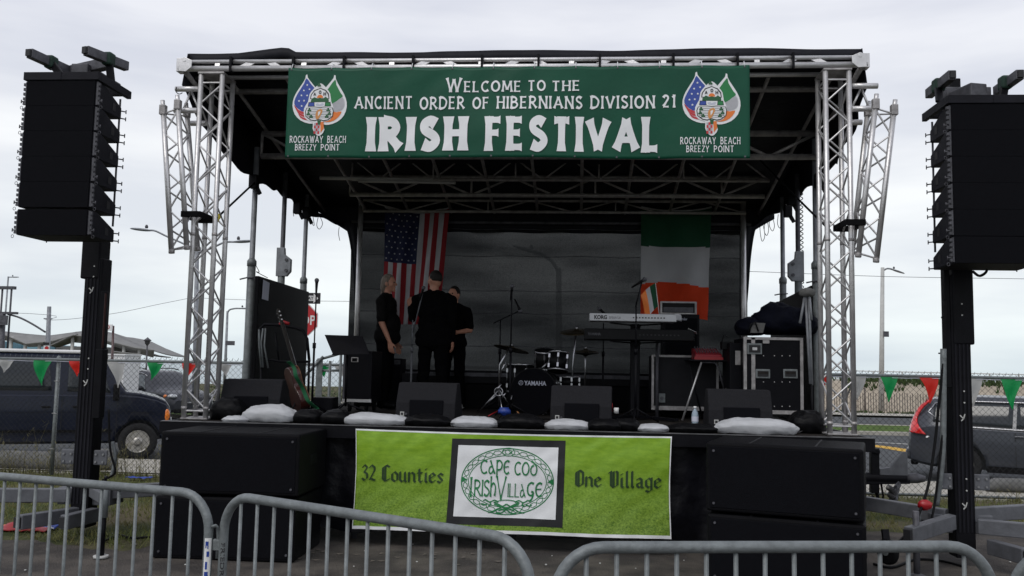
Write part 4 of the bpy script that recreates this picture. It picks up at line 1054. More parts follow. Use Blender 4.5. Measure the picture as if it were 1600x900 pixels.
# towers
def lattice(mb, corners0, corners1, pitch, r):
    """corners0/1: matching corner points of a box truss at its two ends"""
    n = len(corners0); L_ = (V(corners1[0])-V(corners0[0])).length; k = int(L_/pitch)
    for i in range(n):
        a0, a1, b0, b1 = V(corners0[i]), V(corners1[i]), V(corners0[(i+1) % n]), V(corners1[(i+1) % n])
        for j in range(k):
            t0, t1 = .03+.94*j/k, .03+.94*(j+1)/k
            if (j+i) % 2: mb.tube([a0.lerp(a1, t0), b0.lerp(b1, t1)], r, 6, cap=False)
            else: mb.tube([b0.lerp(b1, t0), a0.lerp(a1, t1)], r, 6, cap=False)
        for t in (.025, .975): mb.tube([a0.lerp(a1, t), b0.lerp(b1, t)], r, 6, cap=False)
ZT = 4.555
for nm, x0, x1 in (('L', -3.875, -3.605), ('R', 2.315, 2.585)):
    c0 = [(x0+.025, 8.50, DZ), (x1-.025, 8.50, DZ), (x1-.025, 8.77, DZ), (x0+.025, 8.77, DZ)]
    c1 = [(a, b_, ZT) for a, b_, _ in c0]
    mb = MB()
    for a, b_ in zip(c0, c1): mb.tube([a, b_], .0255, 12)
    tw = mb.build('truss_tower', 'alu', S)
    mb = MB(); lattice(mb, c0, c1, .215, .0095); mb.build('lacing', 'alu', tw)
    mb = MB(); mb.bx(x0, x1, 8.47, 8.80, ZT, ZT+.02); mb.bx(x0, x1, 8.47, 8.80, DZ+.005, DZ+.02); mb.build('end_plate', 'alu_dirty', tw, bevel=.004)
    for z in (DZ+.10, 2.9):
        mb = MB()
        for a in c0: mb.lathe([(.0275, 0), (.0275, .03)], (a[0], a[1], z), 12)
        mb.build('sleeve', 'alu_dirty', tw)
    sg = -1 if nm == 'L' else 1; xo = x0 if nm == 'L' else x1
    mb = MB()
    for z, ln, y in ((4.42, .26, 8.55), (4.18, .24, 8.5), (4.11, .16, 8.72)): mb.tube([(xo, y, z), (xo+sg*ln, y, z)], .028, 10)
    mb.tube([(xo+sg*.02, 8.6, 4.2), (xo+sg*.12, 8.6, 4.42)], .012, 6); mb.tube([(xo+sg*.2, 8.6, 4.2), (xo+sg*.12, 8.6, 4.42)], .012, 6)
    mb.build('hinge_arm', 'alu', tw)
    if nm == 'L':
        cp = at(329, 516, 8.47)
        text_mesh('CLEBRACKLES', lambda u, v: V((x1-.040+v, 8.4735+.35*abs(v-.012), cp.z-u)), .31, .025, tw, 'stencil_mark', 'steel_dark', .01)
# folded outrigger trusses strapped to the towers
def leg(chs, strap, m='alu'):
    P0 = [at(a[0], a[1], y) for a, b, y in chs]; P1 = [at(b[0], b[1], y) for a, b, y in chs]
    mb = MB()
    for a, b in zip(P0, P1):
        mb.tube([a, b], .026, 12); d = (a-b).normalized(); mb.tube([a, a+d*.10], .022, 8)
    l_ = mb.build('folded_outrigger', m, S)
    mb = MB(); lattice(mb, P0, P1, .20, .009); mb.build('lacing', m, l_)
    mb = MB()
    for a, b in zip(P0, P1):
        mb.box(a, (.062, .062, .10)); mb.lathe([(.03, 0), (.03, .04)], b, 10)
    mb.build('end_fitting', 'alu_dirty', l_, bevel=.006)
    a, b = at(strap[0], strap[2], 8.36), at(strap[1], strap[2], 8.36)
    mb = MB(); zc = a.z; mb.bx(a.x, b.x, 8.36, 8.385, zc-.03, zc+.03); mb.bx(a.x, b.x, 8.74, 8.76, zc-.03, zc+.03); mb.bx(a.x-.02, a.x, 8.36, 8.76, zc-.03, zc+.03); mb.bx(b.x, b.x+.02, 8.36, 8.76, zc-.03, zc+.03)
    mb.build('strap', 'rubber', l_, bevel=.006)
leg([((255, 172), (268, 396), 8.40), ((278, 164), (292, 390), 8.40), ((292, 176), (309, 392), 8.66)], (285, 310, 334))
leg([((1397, 172), (1369, 410), 8.40), ((1368, 163), (1341, 402), 8.40), ((1356, 174), (1331, 398), 8.66)], (1324, 1350, 347))
# roof frame inside
def cross(zt, zb_, y, x0, x1, r=.024, diag=.42, m='alu_dirty'):
    mb = MB(); mb.tube([(x0, y, zt), (x1, y, zt)], r, 8); mb.tube([(x0, y, zb_), (x1, y, zb_)], r, 8)
    o_ = mb.build('roof_truss', m, S); mb = MB(); n_ = int((x1-x0)/diag)
    for i in range(n_):
        a = x0+(x1-x0)*i/n_; b_ = x0+(x1-x0)*(i+1)/n_
        mb.tube([(a, y, zb_ if i % 2 else zt), (b_, y, zt if i % 2 else zb_)], r*.55, 6)
        if i % 3 == 0: mb.tube([(a, y, zb_), (a, y, zt)], r*.5, 6)
    mb.build('lacing', m, o_); return o_
cross(at(400, 209, 10.0).z, at(400, 244, 10.0).z, 10.0, -3.75, 2.65, .036, .5)
cross(at(800, 281, 11.3).z+.28, at(800, 281, 11.3).z, 11.3, -3.0, 2.4, .022, .34)
cross(at(800, 305, 11.6).z+.24, at(800, 305, 11.6).z, 11.6, -3.1, 2.4, .030, .55, 'alu_dirty')
cross(at(800, 331, 12.35).z+.16, at(800, 331, 12.35).z, 12.35, -3.1, 2.3, .022, .6, 'alu_dirty')
mb = MB(); z_ = at(800, 348, 12.5).z; mb.tube([(-3.3, 12.5, z_), (2.4, 12.5, z_)], .02, 8); mb.build('rear_rail', 'steel_dark', S)
mb = MB(); z_ = at(400, 143, 9.1).z; mb.tube([(-4.0, 9.1, z_), (2.7, 9.1, z_)], .032, 8); mb.build('purlin', 'alu_dirty', S)
for x in [-3.7+.62*i for i in range(11)]:
    MB().tube([(x, 8.85, zl+.0), (x+.0, 10.0, min(roofz(10.0)-.06, 4.38)), (x, 12.5, 3.86)], .021, 8).build('rafter', 'alu_dirty', S)
a, b_ = at(500, 278, 11.1), at(676, 281, 11.1); MB().tube([a, b_], .024, 8).build('lamp_tube', 'pale_post', S)
a, b_ = at(560, 283, 11.0), at(712, 286, 11.0); MB().tube([a, b_], .018, 8).build('lamp_tube', 'pale_post', S)
# support poles
def pole(px, Y, ztop, sleeve_y, r=.032, rs=.048):
    x = at(px, 400, Y).x; p = MB().tube([(x, Y, DZ-.9), (x, Y, ztop)], r, 12).build('support_pole', 'pole', S)
    zs = at(px, sleeve_y, Y).z
    mb = MB(); mb.tube([(x, Y, DZ-.95), (x, Y, zs)], rs, 12); mb.lathe([(rs*1.15, 0), (rs*1.15, .06), (rs*.7, .09)], (x, Y, zs-.06), 12); mb.build('outer_sleeve', 'galv', p)
    MB().tube([(x-.12, Y-.04, zs-.22), (x-.03, Y-.05, zs-.20), (x+.05, Y-.05, zs-.2)], .009, 6).build('locking_pin', 'steel_dark', p)
    return x, p
pole(394, 10.08, 4.2, 408); pole(1275, 10.08, 4.3, 412)
pole(476, 11.96, 4.0, 436, .03, .045); pole(1223, 11.96, 4.0, 436, .03, .045)
for px, sg, yt, yb in ((441, 1, 396, 432), (1247, -1, 402, 440)):
    Y = 11.0; x = at(px, 400, Y).x
    p = MB().tube([(x, Y, .2), (x, Y, 4.1)], .030, 12).build('hydraulic_ram', 'steel_dark', S)
    a, b_ = at(px, yt, Y), at(px, yb, Y)
    MB().prism([(-.06, a.z+.07), (.04, a.z+.07), (.04*1.2, a.z-.02), (.13, a.z-.08), (.13, b_.z+.06), (.08, b_.z), (-.06, b_.z)], lambda u, v, d: V((x+sg*u, Y-.05+d, v)), 0, .06).build('ram_bracket', 'pole', p, bevel=.005)
    mb = MB()
    for q in (.3, .75): mb.lathe([(.02, 0), (.02, .015)], (x+sg*.075, Y-.05, a.z+(b_.z-a.z)*q), 8, R=RX(PI/2))
    mb.build('bolt', 'steel_dark', p)
    MB().tube([(x, Y, .2), (x, Y, b_.z)], .046, 12).build('outer_sleeve', 'galv', p)
# rear poles, backcloth, header, drapes
for px in (558, 1162):
    x = at(px, 500, 12.42).x; MB().tube([(x, 12.42, DZ), (x, 12.42, 4.0)], .038, 12).build('rear_pole', 'alu', S)
mb = MB()
mb.grid(lambda u, v: V((-3.32+5.68*u, 12.6+.012*math.sin(u*31)+.02*noise.noise(V((u*8, v*5, 2))), 3.64-(3.64-DZ)*v)), 60, 30)
mb.build('mesh_backcloth', 'scrim', S, fixn=False)
mb = MB()
for z_ in (3.63, 3.24, 2.74, 2.42, 1.95): mb.tube([(-3.3+5.6*q/20, 12.57+.01*math.sin(q), z_+.008*math.sin(q*1.7)) for q in range(21)], .005, 5)
mb.build('backcloth_seam', 'steel_dark', S)
mb = MB(); mb.grid(lambda u, v: (lambda x: V((x, 12.60+.02*math.sin(u*50), 4.02-(4.02-(3.585 if -3.4 < x < 2.4 else 3.60+.28*min(1, max(-3.4-x, x-2.4)/.45)))*v+.006*math.sin(u*60)*v)))(-4.06+6.80*u), 140, 4); mb.build('header_valance', 'tarp', S, solid=.006)
def drape(pts, inner_px, Y, m='tarp'):
    P = catmull(pts, 8); mb = MB(); n_ = len(P)-1
    def fn(u, v):
        i = min(n_, int(round(v*n_))); e = at(P[i][0], P[i][1], Y); q = at(inner_px, P[i][1], Y+.02)
        return V((e.x+(q.x-e.x)*u, Y+.02+.02*math.sin(u*9), e.z))
    mb.grid(fn, 6, n_); mb.build('side_drape', m, S, solid=.006)
drape([(535, 346), (543, 365), (549, 400), (553, 450), (553, 500), (550, 560), (547, 662)], 562, 12.5)
drape([(1188, 346), (1180, 362), (1174, 400), (1170, 450), (1166, 500), (1163, 560), (1163, 662)], 1156, 12.5)
# wind walls at both wings
def wing(x, ya, yb, za, zb_, name='wind_wall'):
    return MB().prism([(ya, DZ+.003), (yb, DZ+.003), (yb, zb_), (ya, za)], lambda u, v, d: V((x+d, u, v)), 0, .05).build(name, 'black_box', S, bevel=.008)
xl = -3.71; yl0 = xl/at(398, 500, 1).x; yl1 = xl/at(478, 500, 1).x; wl_ = wing(xl-.02, yl0, yl1, at(400, 431, yl0).z, at(477, 456, yl1).z)
ya_, yb_ = yl0+.13, yl0+.34; MB().prism([(ya_, at(404, 437, ya_).z), (yb_, at(414, 442, yb_).z), (yb_-.02, at(413, 470, yb_).z), (ya_-.02, at(403, 467, ya_).z)], lambda u, v, d: V((xl+.032+d, u, v)), 0, .003).build('paper_notice', 'paper', wl_)
xr = 2.60; yr0 = xr/at(1270, 500, 1).x; yr1 = xr/at(1206, 500, 1).x; ym = yr0+(yr1-yr0)*.80
zr0, zr1 = at(1270, 446, yr0).z, at(1206, 477, yr1).z
wr = wing(xr-.02, yr0, ym, zr0, zr0+(zr1-zr0)*.80)
mb = MB()
zt_ = lambda y: zr0+(zr1-zr0)*(y-yr0)/(yr1-yr0)
zs0, zs1 = at(1212, 487, yr1-.15).z, at(1212, 466, yr1-.15).z
mb.prism([(ym, DZ), (yr1, DZ), (yr1, zs0), (ym, zs0)], lambda u, v, d: V((xr-.02+d, u, v)), 0, .05)
for y in (ym+.02, ym+.02+(yr1-ym)/3, ym+.02+(yr1-ym)*2/3, yr1-.02): mb.bar((xr, y, zs0-.15), (xr, y, zt_(y)-.03), .035, .05, up=(0, 1, 0))
mb.bar((xr, ym, zt_(ym)-.02), (xr, yr1, zt_(yr1)-.02), .05, .05); mb.bar((xr, ym, (zs0+zs1)/2), (xr, yr1, (zs0+zs1)/2), .03, .03)
mb.build('slotted_end', 'black_box', wr, bevel=.006)
# straps, cords, curly cable
def cord(pts, r=.008, name='cord', m='cable', parent=S):
    P = [at(a, b_, y) for a, b_, y in pts]; q = []
    n_ = len(P)
    for i in range(n_-1):
        p0, p1, p2, p3 = P[max(0, i-1)], P[i], P[i+1], P[min(n_-1, i+2)]
        for j in range(6):
            t = j/6; q.append(.5*((2*p1)+(-p0+p2)*t+(2*p0-5*p1+4*p2-p3)*t*t+(-p0+3*p1-3*p2+p3)*t**3))
    q.append(P[-1]); return MB().tube(q, r, 5).build(name, m, parent)
cord([(400, 283, 10.0), (366, 315, 9.4), (336, 343, 8.8)], .012, 'ratchet_strap'); cord([(344, 336, 8.78), (336, 347, 8.74)], .026, 'strap_buckle', 'yellow')
cord([(1160, 222, 11.0), (1230, 294, 10.0), (1297, 360, 8.82)], .012, 'ratchet_strap')
for pts in ([(1187, 347, 12.3), (1188, 365, 12.3), (1191, 377, 12.3), (1195, 368, 12.3), (1192, 350, 12.3)], [(1196, 345, 12.2), (1194, 360, 12.2), (1198, 368, 12.2), (1201, 358, 12.2), (1198, 342, 12.2)], [(1203, 338, 12.1), (1202, 352, 12.1), (1207, 361, 12.1), (1210, 352, 12.1), (1206, 336, 12.1)], [(1216, 335, 12), (1215, 350, 12), (1219, 356, 12), (1221, 340, 12)], [(1232, 320, 11.8), (1236, 332, 11.8), (1237, 345, 11.8), (1233, 340, 11.8)],
            [(483, 335, 11.8), (487, 348, 11.8), (491, 352, 11.8), (489, 338, 11.8)], [(497, 340, 11.9), (495, 352, 11.9), (499, 358, 11.9), (504, 350, 11.9), (501, 340, 11.9)], [(530, 355, 12.4), (529, 365, 12.4), (531, 376, 12.4)], [(459, 322, 11.3), (458, 330, 11.3), (459, 338, 11.3)], [(400, 415, 10), (405, 425, 10), (401, 425, 10), (418, 434, 10.4)],
            [(276, 136, 8.5), (275, 143, 8.5), (280, 147, 8.5), (285, 145, 8.5)]): cord(pts, .0045)
x = at(1253, 400, 11.2).x
mb = MB(); mb.tube([(x+.018*math.cos(t*.9), 11.2+.018*math.sin(t*.9), 4.0-t*.0080) for t in range(170)], .006, 4); mb.build('coiled_cable', 'cable', S)
mb = MB()
for (px, py, Y) in ((465, 325, 11.5), (479, 333, 11.8), (397, 284, 10.0), (1231, 330, 11.8), (1280, 282, 10.0), (1236, 312, 11.4)):
    p = at(px, py, Y); mb.box(p, (.10, .10, .16)); mb.bar(p, p+V((.08, 0, -.15)), .03, .05)
mb.build('roof_hinge', 'black_metal', S, bevel=.01)
# ledge along the back of the stage
mb = MB(); mb.bx(-3.1, 2.2, 12.2, 12.5, DZ, 1.42); mb.build('rear_ledge', 'black_box', S, bevel=.01)
z_ = at(760, 585, 12.2).z
mb = MB(); mb.bx(-3.1, 2.2, 12.17, 12.5, 1.422, z_+.05); mb.build('rear_rail_board', 'black_metal', S, bevel=.01)
mb = MB(); mb.bx(-3.1, 2.2, 12.15, 12.166, z_-.03, z_+.02); mb.build('rear_trim', 'steel_dark', S)
# stair rails behind the left wing
mb = MB()
for px, py in ((498, 560), (516, 564), (533, 552)): p = at(px, py, 13.0); mb.tube([(p.x, 13.0, .1), (p.x, 13.0, p.z)], .022, 8)
a, b_ = at(498, 562, 13.0), at(533, 552, 13.0); mb.tube([a, b_], .02, 8)
a, b_ = at(498, 579, 13.0), at(533, 579, 13.0); mb.tube([a, b_], .018, 8)
a, b_ = at(474, 590, 12.95), at(505, 557, 12.95); mb.tube([a, b_], .02, 8)
p = at(499, 585, 12.98); mb.bx(p.x-.045, p.x+.045, 12.96, 12.99, .3, p.z+.22)
mb.build('stair_rail', 'galv', S)
# trailer hitch at the right end of the stage
hz = .55; Yh = 10.6
def P3(px, py, Y=Yh): return at(px, py, Y)
mb = MB(); mb.tube([P3(1340, 746), P3(1380, 747), P3(1415, 747)], .062, 12); mb.bar(P3(1330, 753), P3(1420, 752), .10, .05)
mb.bar(P3(1366, 700), P3(1366, 770), .09, .09, up=(0, 1, 0)); mb.bar(P3(1362, 704), P3(1372, 706), .14, .05)
h_ = mb.build('trailer_hitch', 'black_metal', S, bevel=.006)
mb = MB(); a = P3(1398, 745)
mb.prism([(-.16, 0), (.15, .0), (.15, .27), (.11, .27), (-.04, .09), (-.16, .07)], lambda u, v, d: V((a.x+u-.02, Yh-.05+d, a.z+v+.02)), 0, .05); mb.build('gusset_plate', 'galv_grey', h_, bevel=.006)
mb = MB(); mb.tube([P3(1416, 748), P3(1432, 747), P3(1445, 748)], [.05, .06, .035], 10); mb.build('coupler', 'steel_dark', h_)
for k in range(7):
    x0_, x1_ = 1388+k*1.5, 1404-k*.8
    for q in range(9):
        t = q/8; px = x0_+(x1_-x0_)*t; py = 757+30*math.sin(PI*min(1, t+.05))+k*.9
        p = P3(px, py, Yh-.1-.02*k)
        if q == 0 and k == 0: cm_ = MB()
        cm_.tube([(p.x+.022*math.cos(w_), p.y+.01*math.sin(w_*2), p.z+.032*math.sin(w_)) for w_ in [2*PI*e/8 for e in range(8)]], .006, 4, closed=True)
cm_.build('safety_chain', 'steel_dark', h_)
mb = MB(); mb.tube([P3(1366, 758), P3(1376, 792)], .02, 6); mb.tube([P3(1376, 752), P3(1380, 775), P3(1377, 792)], .012, 6); mb.tube([P3(1362, 775), P3(1376, 792)], .018, 6)
mb.tube([P3(1376, 742), P3(1384, 735), P3(1392, 738), P3(1386, 744)], .012, 6); mb.build('brake_line', 'cable', h_)

# ------------------------------------------------------------------ banners
BX0, BX1, BZ0, BZ1 = -2.93, 1.615, 3.685, 4.60
def bpos(px, py, d=0):
    """point on the big banner cloth, px/py in the printed layout"""
    u = (px-453)/(1169.5-453); v = (py-106)/(248.5-106)
    x = BX0+(BX1-BX0)*u; z = BZ1+(BZ0-BZ1)*v
    mk = sstep(.125, .2, u)*(1-sstep(.80, .875, u)); y = 8.452+mk*(.0045*math.sin(u*58+v*9)*max(0, noise.noise(V((u*5, v*3, 11))))*2+.034*math.sin(u*9+.5)*v+.010*math.sin(u*19+v*3)*(.3+v*.7)+.012*noise.noise(V((u*6, v*2.0, 5)))*2*(.2+v))
    z += .010*math.sin(u*PI*11)**2*(1-v)**3*-1
    return V((x, y-d, z))
B = thing('festival_banner', 'wide dark green Irish Festival banner with white lettering hung from the front beam', 'banner', (-.65, 8.45, 3.68))
MB().grid(lambda u, v: bpos(453+716.5*u, 106+142.5*v), 160, 30).build('cloth', 'banner_green', B, solid=.002)
fb = lambda px, py, l_: bpos(px, py, l_+.005)
def wd(name, txt, x0, x1, yt, yb, wt, **k):
    mb = MB(); word(mb, txt, x0, x1, yb, yt, fb, wt, **k); return mb.build(name, 'lettering', B, fixn=False)
wd('lettering', 'WELCOME', 705, 821, 123.5, 146, .15, small=.78, flare=.7)
wd('lettering', 'TO', 832, 860, 128, 145, .17, flare=.6); wd('lettering', 'THE', 869, 913, 128.5, 145, .17, flare=.6)
wd('lettering', 'ANCIENT', 561, 653, 152, 172, .17, flare=.7); wd('lettering', 'ORDER', 664, 735, 153, 173, .17, flare=.7); wd('lettering', 'OF', 747, 773, 154, 173, .17, flare=.7)
wd('lettering', 'HIBERNIANS', 785, 917, 153, 173, .17, flare=.7); wd('lettering', 'DIVISION', 929, 1027, 152, 172, .17, flare=.7); wd('lettering', '21', 1038, 1058, 151, 171, .18, flare=.6)
wd('lettering', 'IRISH', 581, 741, 184.5, 238, .31, flare=.35, gap=.43); wd('lettering', 'FESTIVAL', 768, 1036, 185, 239, .27, flare=.35, gap=.36)
for dx, dy in ((0, 0), (605.5, 2)):
    wd('lettering', 'ROCKAWAY', 460+dx, 513+dx, 214.5+dy, 225.5+dy, .15, flare=.5); wd('lettering', 'BEACH', 520+dx, 549.5+dx, 214.5+dy, 225.5+dy, .15, flare=.5)
    wd('lettering', 'BREEZY', 469+dx, 503+dx, 227.5+dy, 237.5+dy, .15, flare=.5); wd('lettering', 'POINT', 510+dx, 540+dx, 227.5+dy, 237.5+dy, .15, flare=.5)
def emblem(ox, oy):
    """ox, oy shift of the crest; layout in the px frame of the left crest (centre 506,165)"""
    E_ = []
    def P(pts, m, lay, smooth_k=0):
        q = catmull(pts, smooth_k, True) if smooth_k else pts
        E_.append((q, m, lay))
    lf = [(481.5, 117), (484, 116), (485, 121), (492, 130), (500, 140), (508, 152), (506, 180), (500, 193), (490, 195), (476, 190), (466, 180), (462, 166), (464, 153), (470, 141), (477, 130), (481, 122)]
    rf = [(1008-a, b_+1.0 if False else b_) for a, b_ in lf]; rf = [(x_+3, y_+2) for x_, y_ in rf]
    P(lf, 'lettering', 0, 2); P(rf, 'lettering', 0, 2)
    # left flag: blue field and curved stripes
    P([(483, 122), (490, 131), (501, 145), (501, 160), (484, 176), (472, 172), (465, 164), (466, 155), (472, 143), (479, 131)], 'e_blue', 1, 2)
    for k in range(3):
        o_ = k*5.6
        P([(465+k*2.4, 165+o_), (472+k*1.5, 173+o_*.85), (484, 177.5+o_*.8), (497, 178+o_*.85), (497, 181+o_*.8), (484, 181+o_*.75), (473+k*1.4, 177.5+o_*.75), (466.5+k*2.6, 170+o_*.8)], 'e_red', 2, 2)
    for sx, sy in ((484.5, 133), (479.5, 142), (488.5, 140), (476, 150), (485, 150), (494, 149), (472.5, 159), (480.5, 158.5), (489, 158), (477, 167), (486, 167.5)):
        P([(sx+(2.0 if q % 2 == 0 else .85)*math.sin(q*PI/5), sy-(2.0 if q % 2 == 0 else .85)*math.cos(q*PI/5)) for q in range(10)], 'lettering', 3)
    # right flag: green, white, orange
    P([(529, 125), (531, 133), (539, 147), (542, 152), (532, 160), (522, 167), (513, 160), (512, 150), (519, 139)], 'e_green', 1, 2)
    P([(521, 167), (532, 160), (542, 153), (545.5, 163), (543, 172), (534, 176), (524, 175)], 'flag_white', 2, 2)
    P([(524, 176.5), (533, 177.2), (541, 176), (537, 184), (528, 191), (517, 193), (512, 190), (521, 184)], 'e_orange', 2, 2)
    # crest body
    P([(506, 131), (513, 136), (517, 141), (522, 148), (524, 160), (528, 170), (527, 184), (520, 191), (512, 193), (515, 205), (510, 213), (505, 214.5), (500, 211), (496, 203), (496, 193), (488, 190), (482, 184), (481, 171), (487, 160), (489, 148), (494, 141), (499, 136)], 'lettering', 3.2, 2)
    P([(490, 156), (491, 149), (496, 142), (506, 138.5), (515, 142), (520, 148), (521, 156)], 'print_black', 4, 0)
    P([(491.5, 155), (492.5, 149.5), (497, 143.5), (506, 140), (514, 143.5), (518.5, 149.5), (519.5, 155)], 'lettering', 5, 0)
    P([(492, 157), (497, 153), (502, 155.5), (506, 154), (511, 156), (515, 152.5), (520, 157), (520, 161), (491.5, 161)], 'e_dgreen', 6, 0)
    P([(506+5*math.cos(q*PI/8), 154.5-5*math.sin(q*PI/8)) for q in range(9)], 'e_orange', 6)
    P([(488, 161), (523, 161), (524, 168), (487, 168)], 'print_black', 5); P([(489, 162), (497, 162), (497, 167.4), (488, 167.4)], 'e_blue', 6); P([(515, 162), (522, 162), (523, 167.4), (515, 167.4)], 'e_green', 6)
    P([(497.5, 161.5), (514.5, 161.5), (514, 168), (506, 169.5), (498, 168)], 'lettering', 6.5)
    P([(499, 164), (503, 163), (506, 165), (510, 163), (513, 164), (511, 167), (506, 168), (501, 167)], 'paper', 7.2)
    P([(485, 170), (527, 170), (528.5, 176), (527.5, 184), (520, 190), (513, 191.5), (506, 189), (499, 191.5), (492, 190), (484, 184), (483, 176)], 'print_black', 5)
    P([(486, 171), (526, 171), (527.3, 176), (526.3, 183.5), (519, 189), (513, 190), (506, 188), (499, 190), (493, 189), (485.3, 183.5), (484.3, 176)], 'lettering', 6)
    for k in range(6): P([(487, 173+k*2.6), (525, 173+k*2.6), (525, 173.7+k*2.6), (487, 173.7+k*2.6)], 'steel_dark', 6.8)
    P([(502, 175), (508, 172), (511, 175), (509, 181), (505, 188), (501, 188), (500, 181)], 'e_gold', 7.6, 2); P([(504, 177), (508, 175.5), (507, 180), (504, 184)], 'lettering', 8.2)
    for cx_, cy_ in ((490, 174), (488.5, 180), (493, 184), (520, 174), (522, 180), (518, 184), (504, 134)):
        for k in range(3):
            a = PI/2+k*2*PI/3; P([(cx_+1.7*math.cos(a)+1.7*math.cos(q*PI/3), cy_-1.7*math.sin(a)+1.7*math.sin(q*PI/3)) for q in range(6)], 'e_dgreen', 7.6+k*.2)
    # scarf
    for r_ in range(4):
        for c_ in range(3):
            P([(498+c_*3, 194+r_*4.4), (501+c_*3, 194+r_*4.4), (501+c_*3, 198.4+r_*4.4), (498+c_*3, 198.4+r_*4.4)], 'e_red' if (r_+c_) % 2 else 'flag_white', 4)
    P([(508, 193), (513, 192), (514, 203), (509, 210)], 'e_orange', 4.6); P([(503, 190), (509, 190), (508, 197), (504, 197)], 'e_dgreen', 5.2)
    ms = sorted(set(m for _, m, _ in E_)); mb = MB()
    for i, (q, m, lay) in enumerate(E_):
        mb.poly([bpos(a+ox, b_+oy, .006+.0011*lay+.00003*i) for a, b_ in q], ms.index(m))
    o_ = mb.build('crest_emblem', ms, B, fixn=False)
    c = [(497.5, 148.5), (506, 145.5), (513.5, 148.5)]
    for ch, (a, b_) in zip('AOH', c):
        mb = MB(); word(mb, ch, a-2.1+ox, a+2.1+ox, b_+2.6+oy, b_-2.6+oy, lambda px, py, l_: bpos(px, py, .0155+l_*.2), .24, flare=.1); mb.build('crest_letter', 'print_black', o_, fixn=False)
emblem(0, 0); emblem(606.5, 0)
mb = MB()
for i in range(12):
    p = bpos(458+i*64, 108, 0); mb.tube([p+V((0, -.004, 0)), V((p.x, 8.485, zl+.03)), V((p.x+.01, 8.53, zl+.035))], .004, 4)
mb.build('cable_tie', 'lettering', B)
mb = MB()
for i in range(12):
    for py in (108.5, 246): mb.lathe([(.010, 0), (.010, .003)], bpos(458+i*64, py, .001), 8, R=RX(PI/2))
mb.build('eyelet', 'steel_dark', B)

# lower banner on the skirt
CX0, CX1, CZ0, CZ1 = -2.025, .845, .165, 1.065
def cpos(u, v, d=0):
    """u 0..1 left to right, v 0..1 top to bottom"""
    x = CX0+(CX1-CX0)*u; x += .014*math.sin(v*PI)*(1 if u < .5 else -1)*abs(2*u-1)**3
    z = CZ1+(CZ0-CZ1)*v - .012*math.sin(u*PI)*(1-v) + .015*(u-.5)*0
    y = 8.075+.012*math.sin(u*14)*v+.022*noise.noise(V((u*5, v*2.5, 8)))+.010*math.sin(u*60+v*6)*math.exp(-((u-.04)/.05)**2)+.008*noise.noise(V((u*22+v*6, v*7, 4)))
    return V((x, y-d, z))
C_ = thing('village_banner', 'lawn green banner with white framed oval crest on the stage skirt', 'banner', (-.6, 8.08, .16))
MB().grid(lambda u, v: cpos(u, v), 120, 40).build('cloth', 'turf_print', C_, solid=.002)
mb = MB()
for u0, u1, v0, v1 in ((0, 1, 0, .016), (.0, 1, .968, 1), (0, .002, 0, 1), (.9965, 1, .0, 1)): mb.grid(lambda u, v: cpos(u0+(u1-u0)*u, v0+(v1-v0)*v, .0025), 100 if u1-u0 > .5 else 2, 30 if v1-v0 > .5 else 2)
mb.build('white_hem', 'lettering', C_, fixn=False)
def pp(px, py):
    u = (px-554.5+(px-554.5)*0)/494.5; yt = 668+15*u; yb = 826+17*u
    return u, (py-yt)/(yb-yt)
def slab(quad, lay, m, name):
    (a, b_, c, d) = [pp(*q) for q in quad]; mb = MB()
    mb.grid(lambda s_, t: cpos(*[(a[k]*(1-s_)+b_[k]*s_)*(1-t)+(d[k]*(1-s_)+c[k]*s_)*t for k in (0, 1)], lay), 50, 24); return mb.build(name, m, C_, fixn=False)
slab([(709, 682.5), (886, 687), (883, 824.5), (702.5, 818)], .0035, 'print_black', 'sign_border')
slab([(719, 693), (875, 698), (872, 812), (713.5, 806)], .0062, 'lettering', 'sign_panel')
OC = (796.5, 751.5)
def op(x_, y_, l_=0):
    """oval crest: x_, y_ px offsets from the centre of the crest, slightly rotated with the panel"""
    return cpos(*pp(OC[0]+x_+(-y_)*.02, OC[1]+y_+x_*.03), .0085+l_)
mb = MB()
def oring(rx, ry, wdt, l_):
    n_ = 72; mb.add([op((rx+s_*wdt)*math.cos(2*PI*i/n_), (ry+s_*wdt)*math.sin(2*PI*i/n_), l_) for i in range(n_) for s_ in (-.5, .5)], [(2*i, 2*i+1, (2*i+3) % (2*n_), (2*i+2) % (2*n_)) for i in range(n_)])
oring(71.5, 52.5, 1.7, .0); oring(60.5, 41, 1.2, .0002)
nn = 60
for ph, am in ((0, 1), (PI, 1)):
    for k in range(nn):
        if 12 <= k <= 18 and False: continue
        def kp(i):
            t = 2*PI*i/nn; q = .5+.42*math.sin(i*PI/2*1.0+ph+PI/4); return ((61+10*q)*math.cos(t), (41.5+10.5*q)*math.sin(t))
        a, b_ = kp(k), kp(k+1); ribbon(mb, [a, ((a[0]+b_[0])/2, (a[1]+b_[1])/2), b_], 1.0, lambda x_, y_, l_: op(x_, y_, l_), .0004+.0002*(k % 2)+(.0004 if ph else 0), 0)
for rr in (3.5, 6.5): 
    ribbon(mb, [(0+rr*1.5*math.cos(q*PI/8), -47+rr*math.sin(q*PI/8)) for q in range(16)], 1.0, lambda x_, y_, l_: op(x_, y_, l_), .0014, 0, 0, True)
for q in ([(-62, -2), (-71, -6), (-71, 3)], [(62, -1), (71, -6), (71, 4)]): mb.poly([op(a, b_, .002) for a, b_ in q])
mb.build('knotwork_ring', 'print_green', C_, fixn=False)
mb = MB(); z2 = lambda x_, y_, l_: op(x_, y_, .0022+l_)
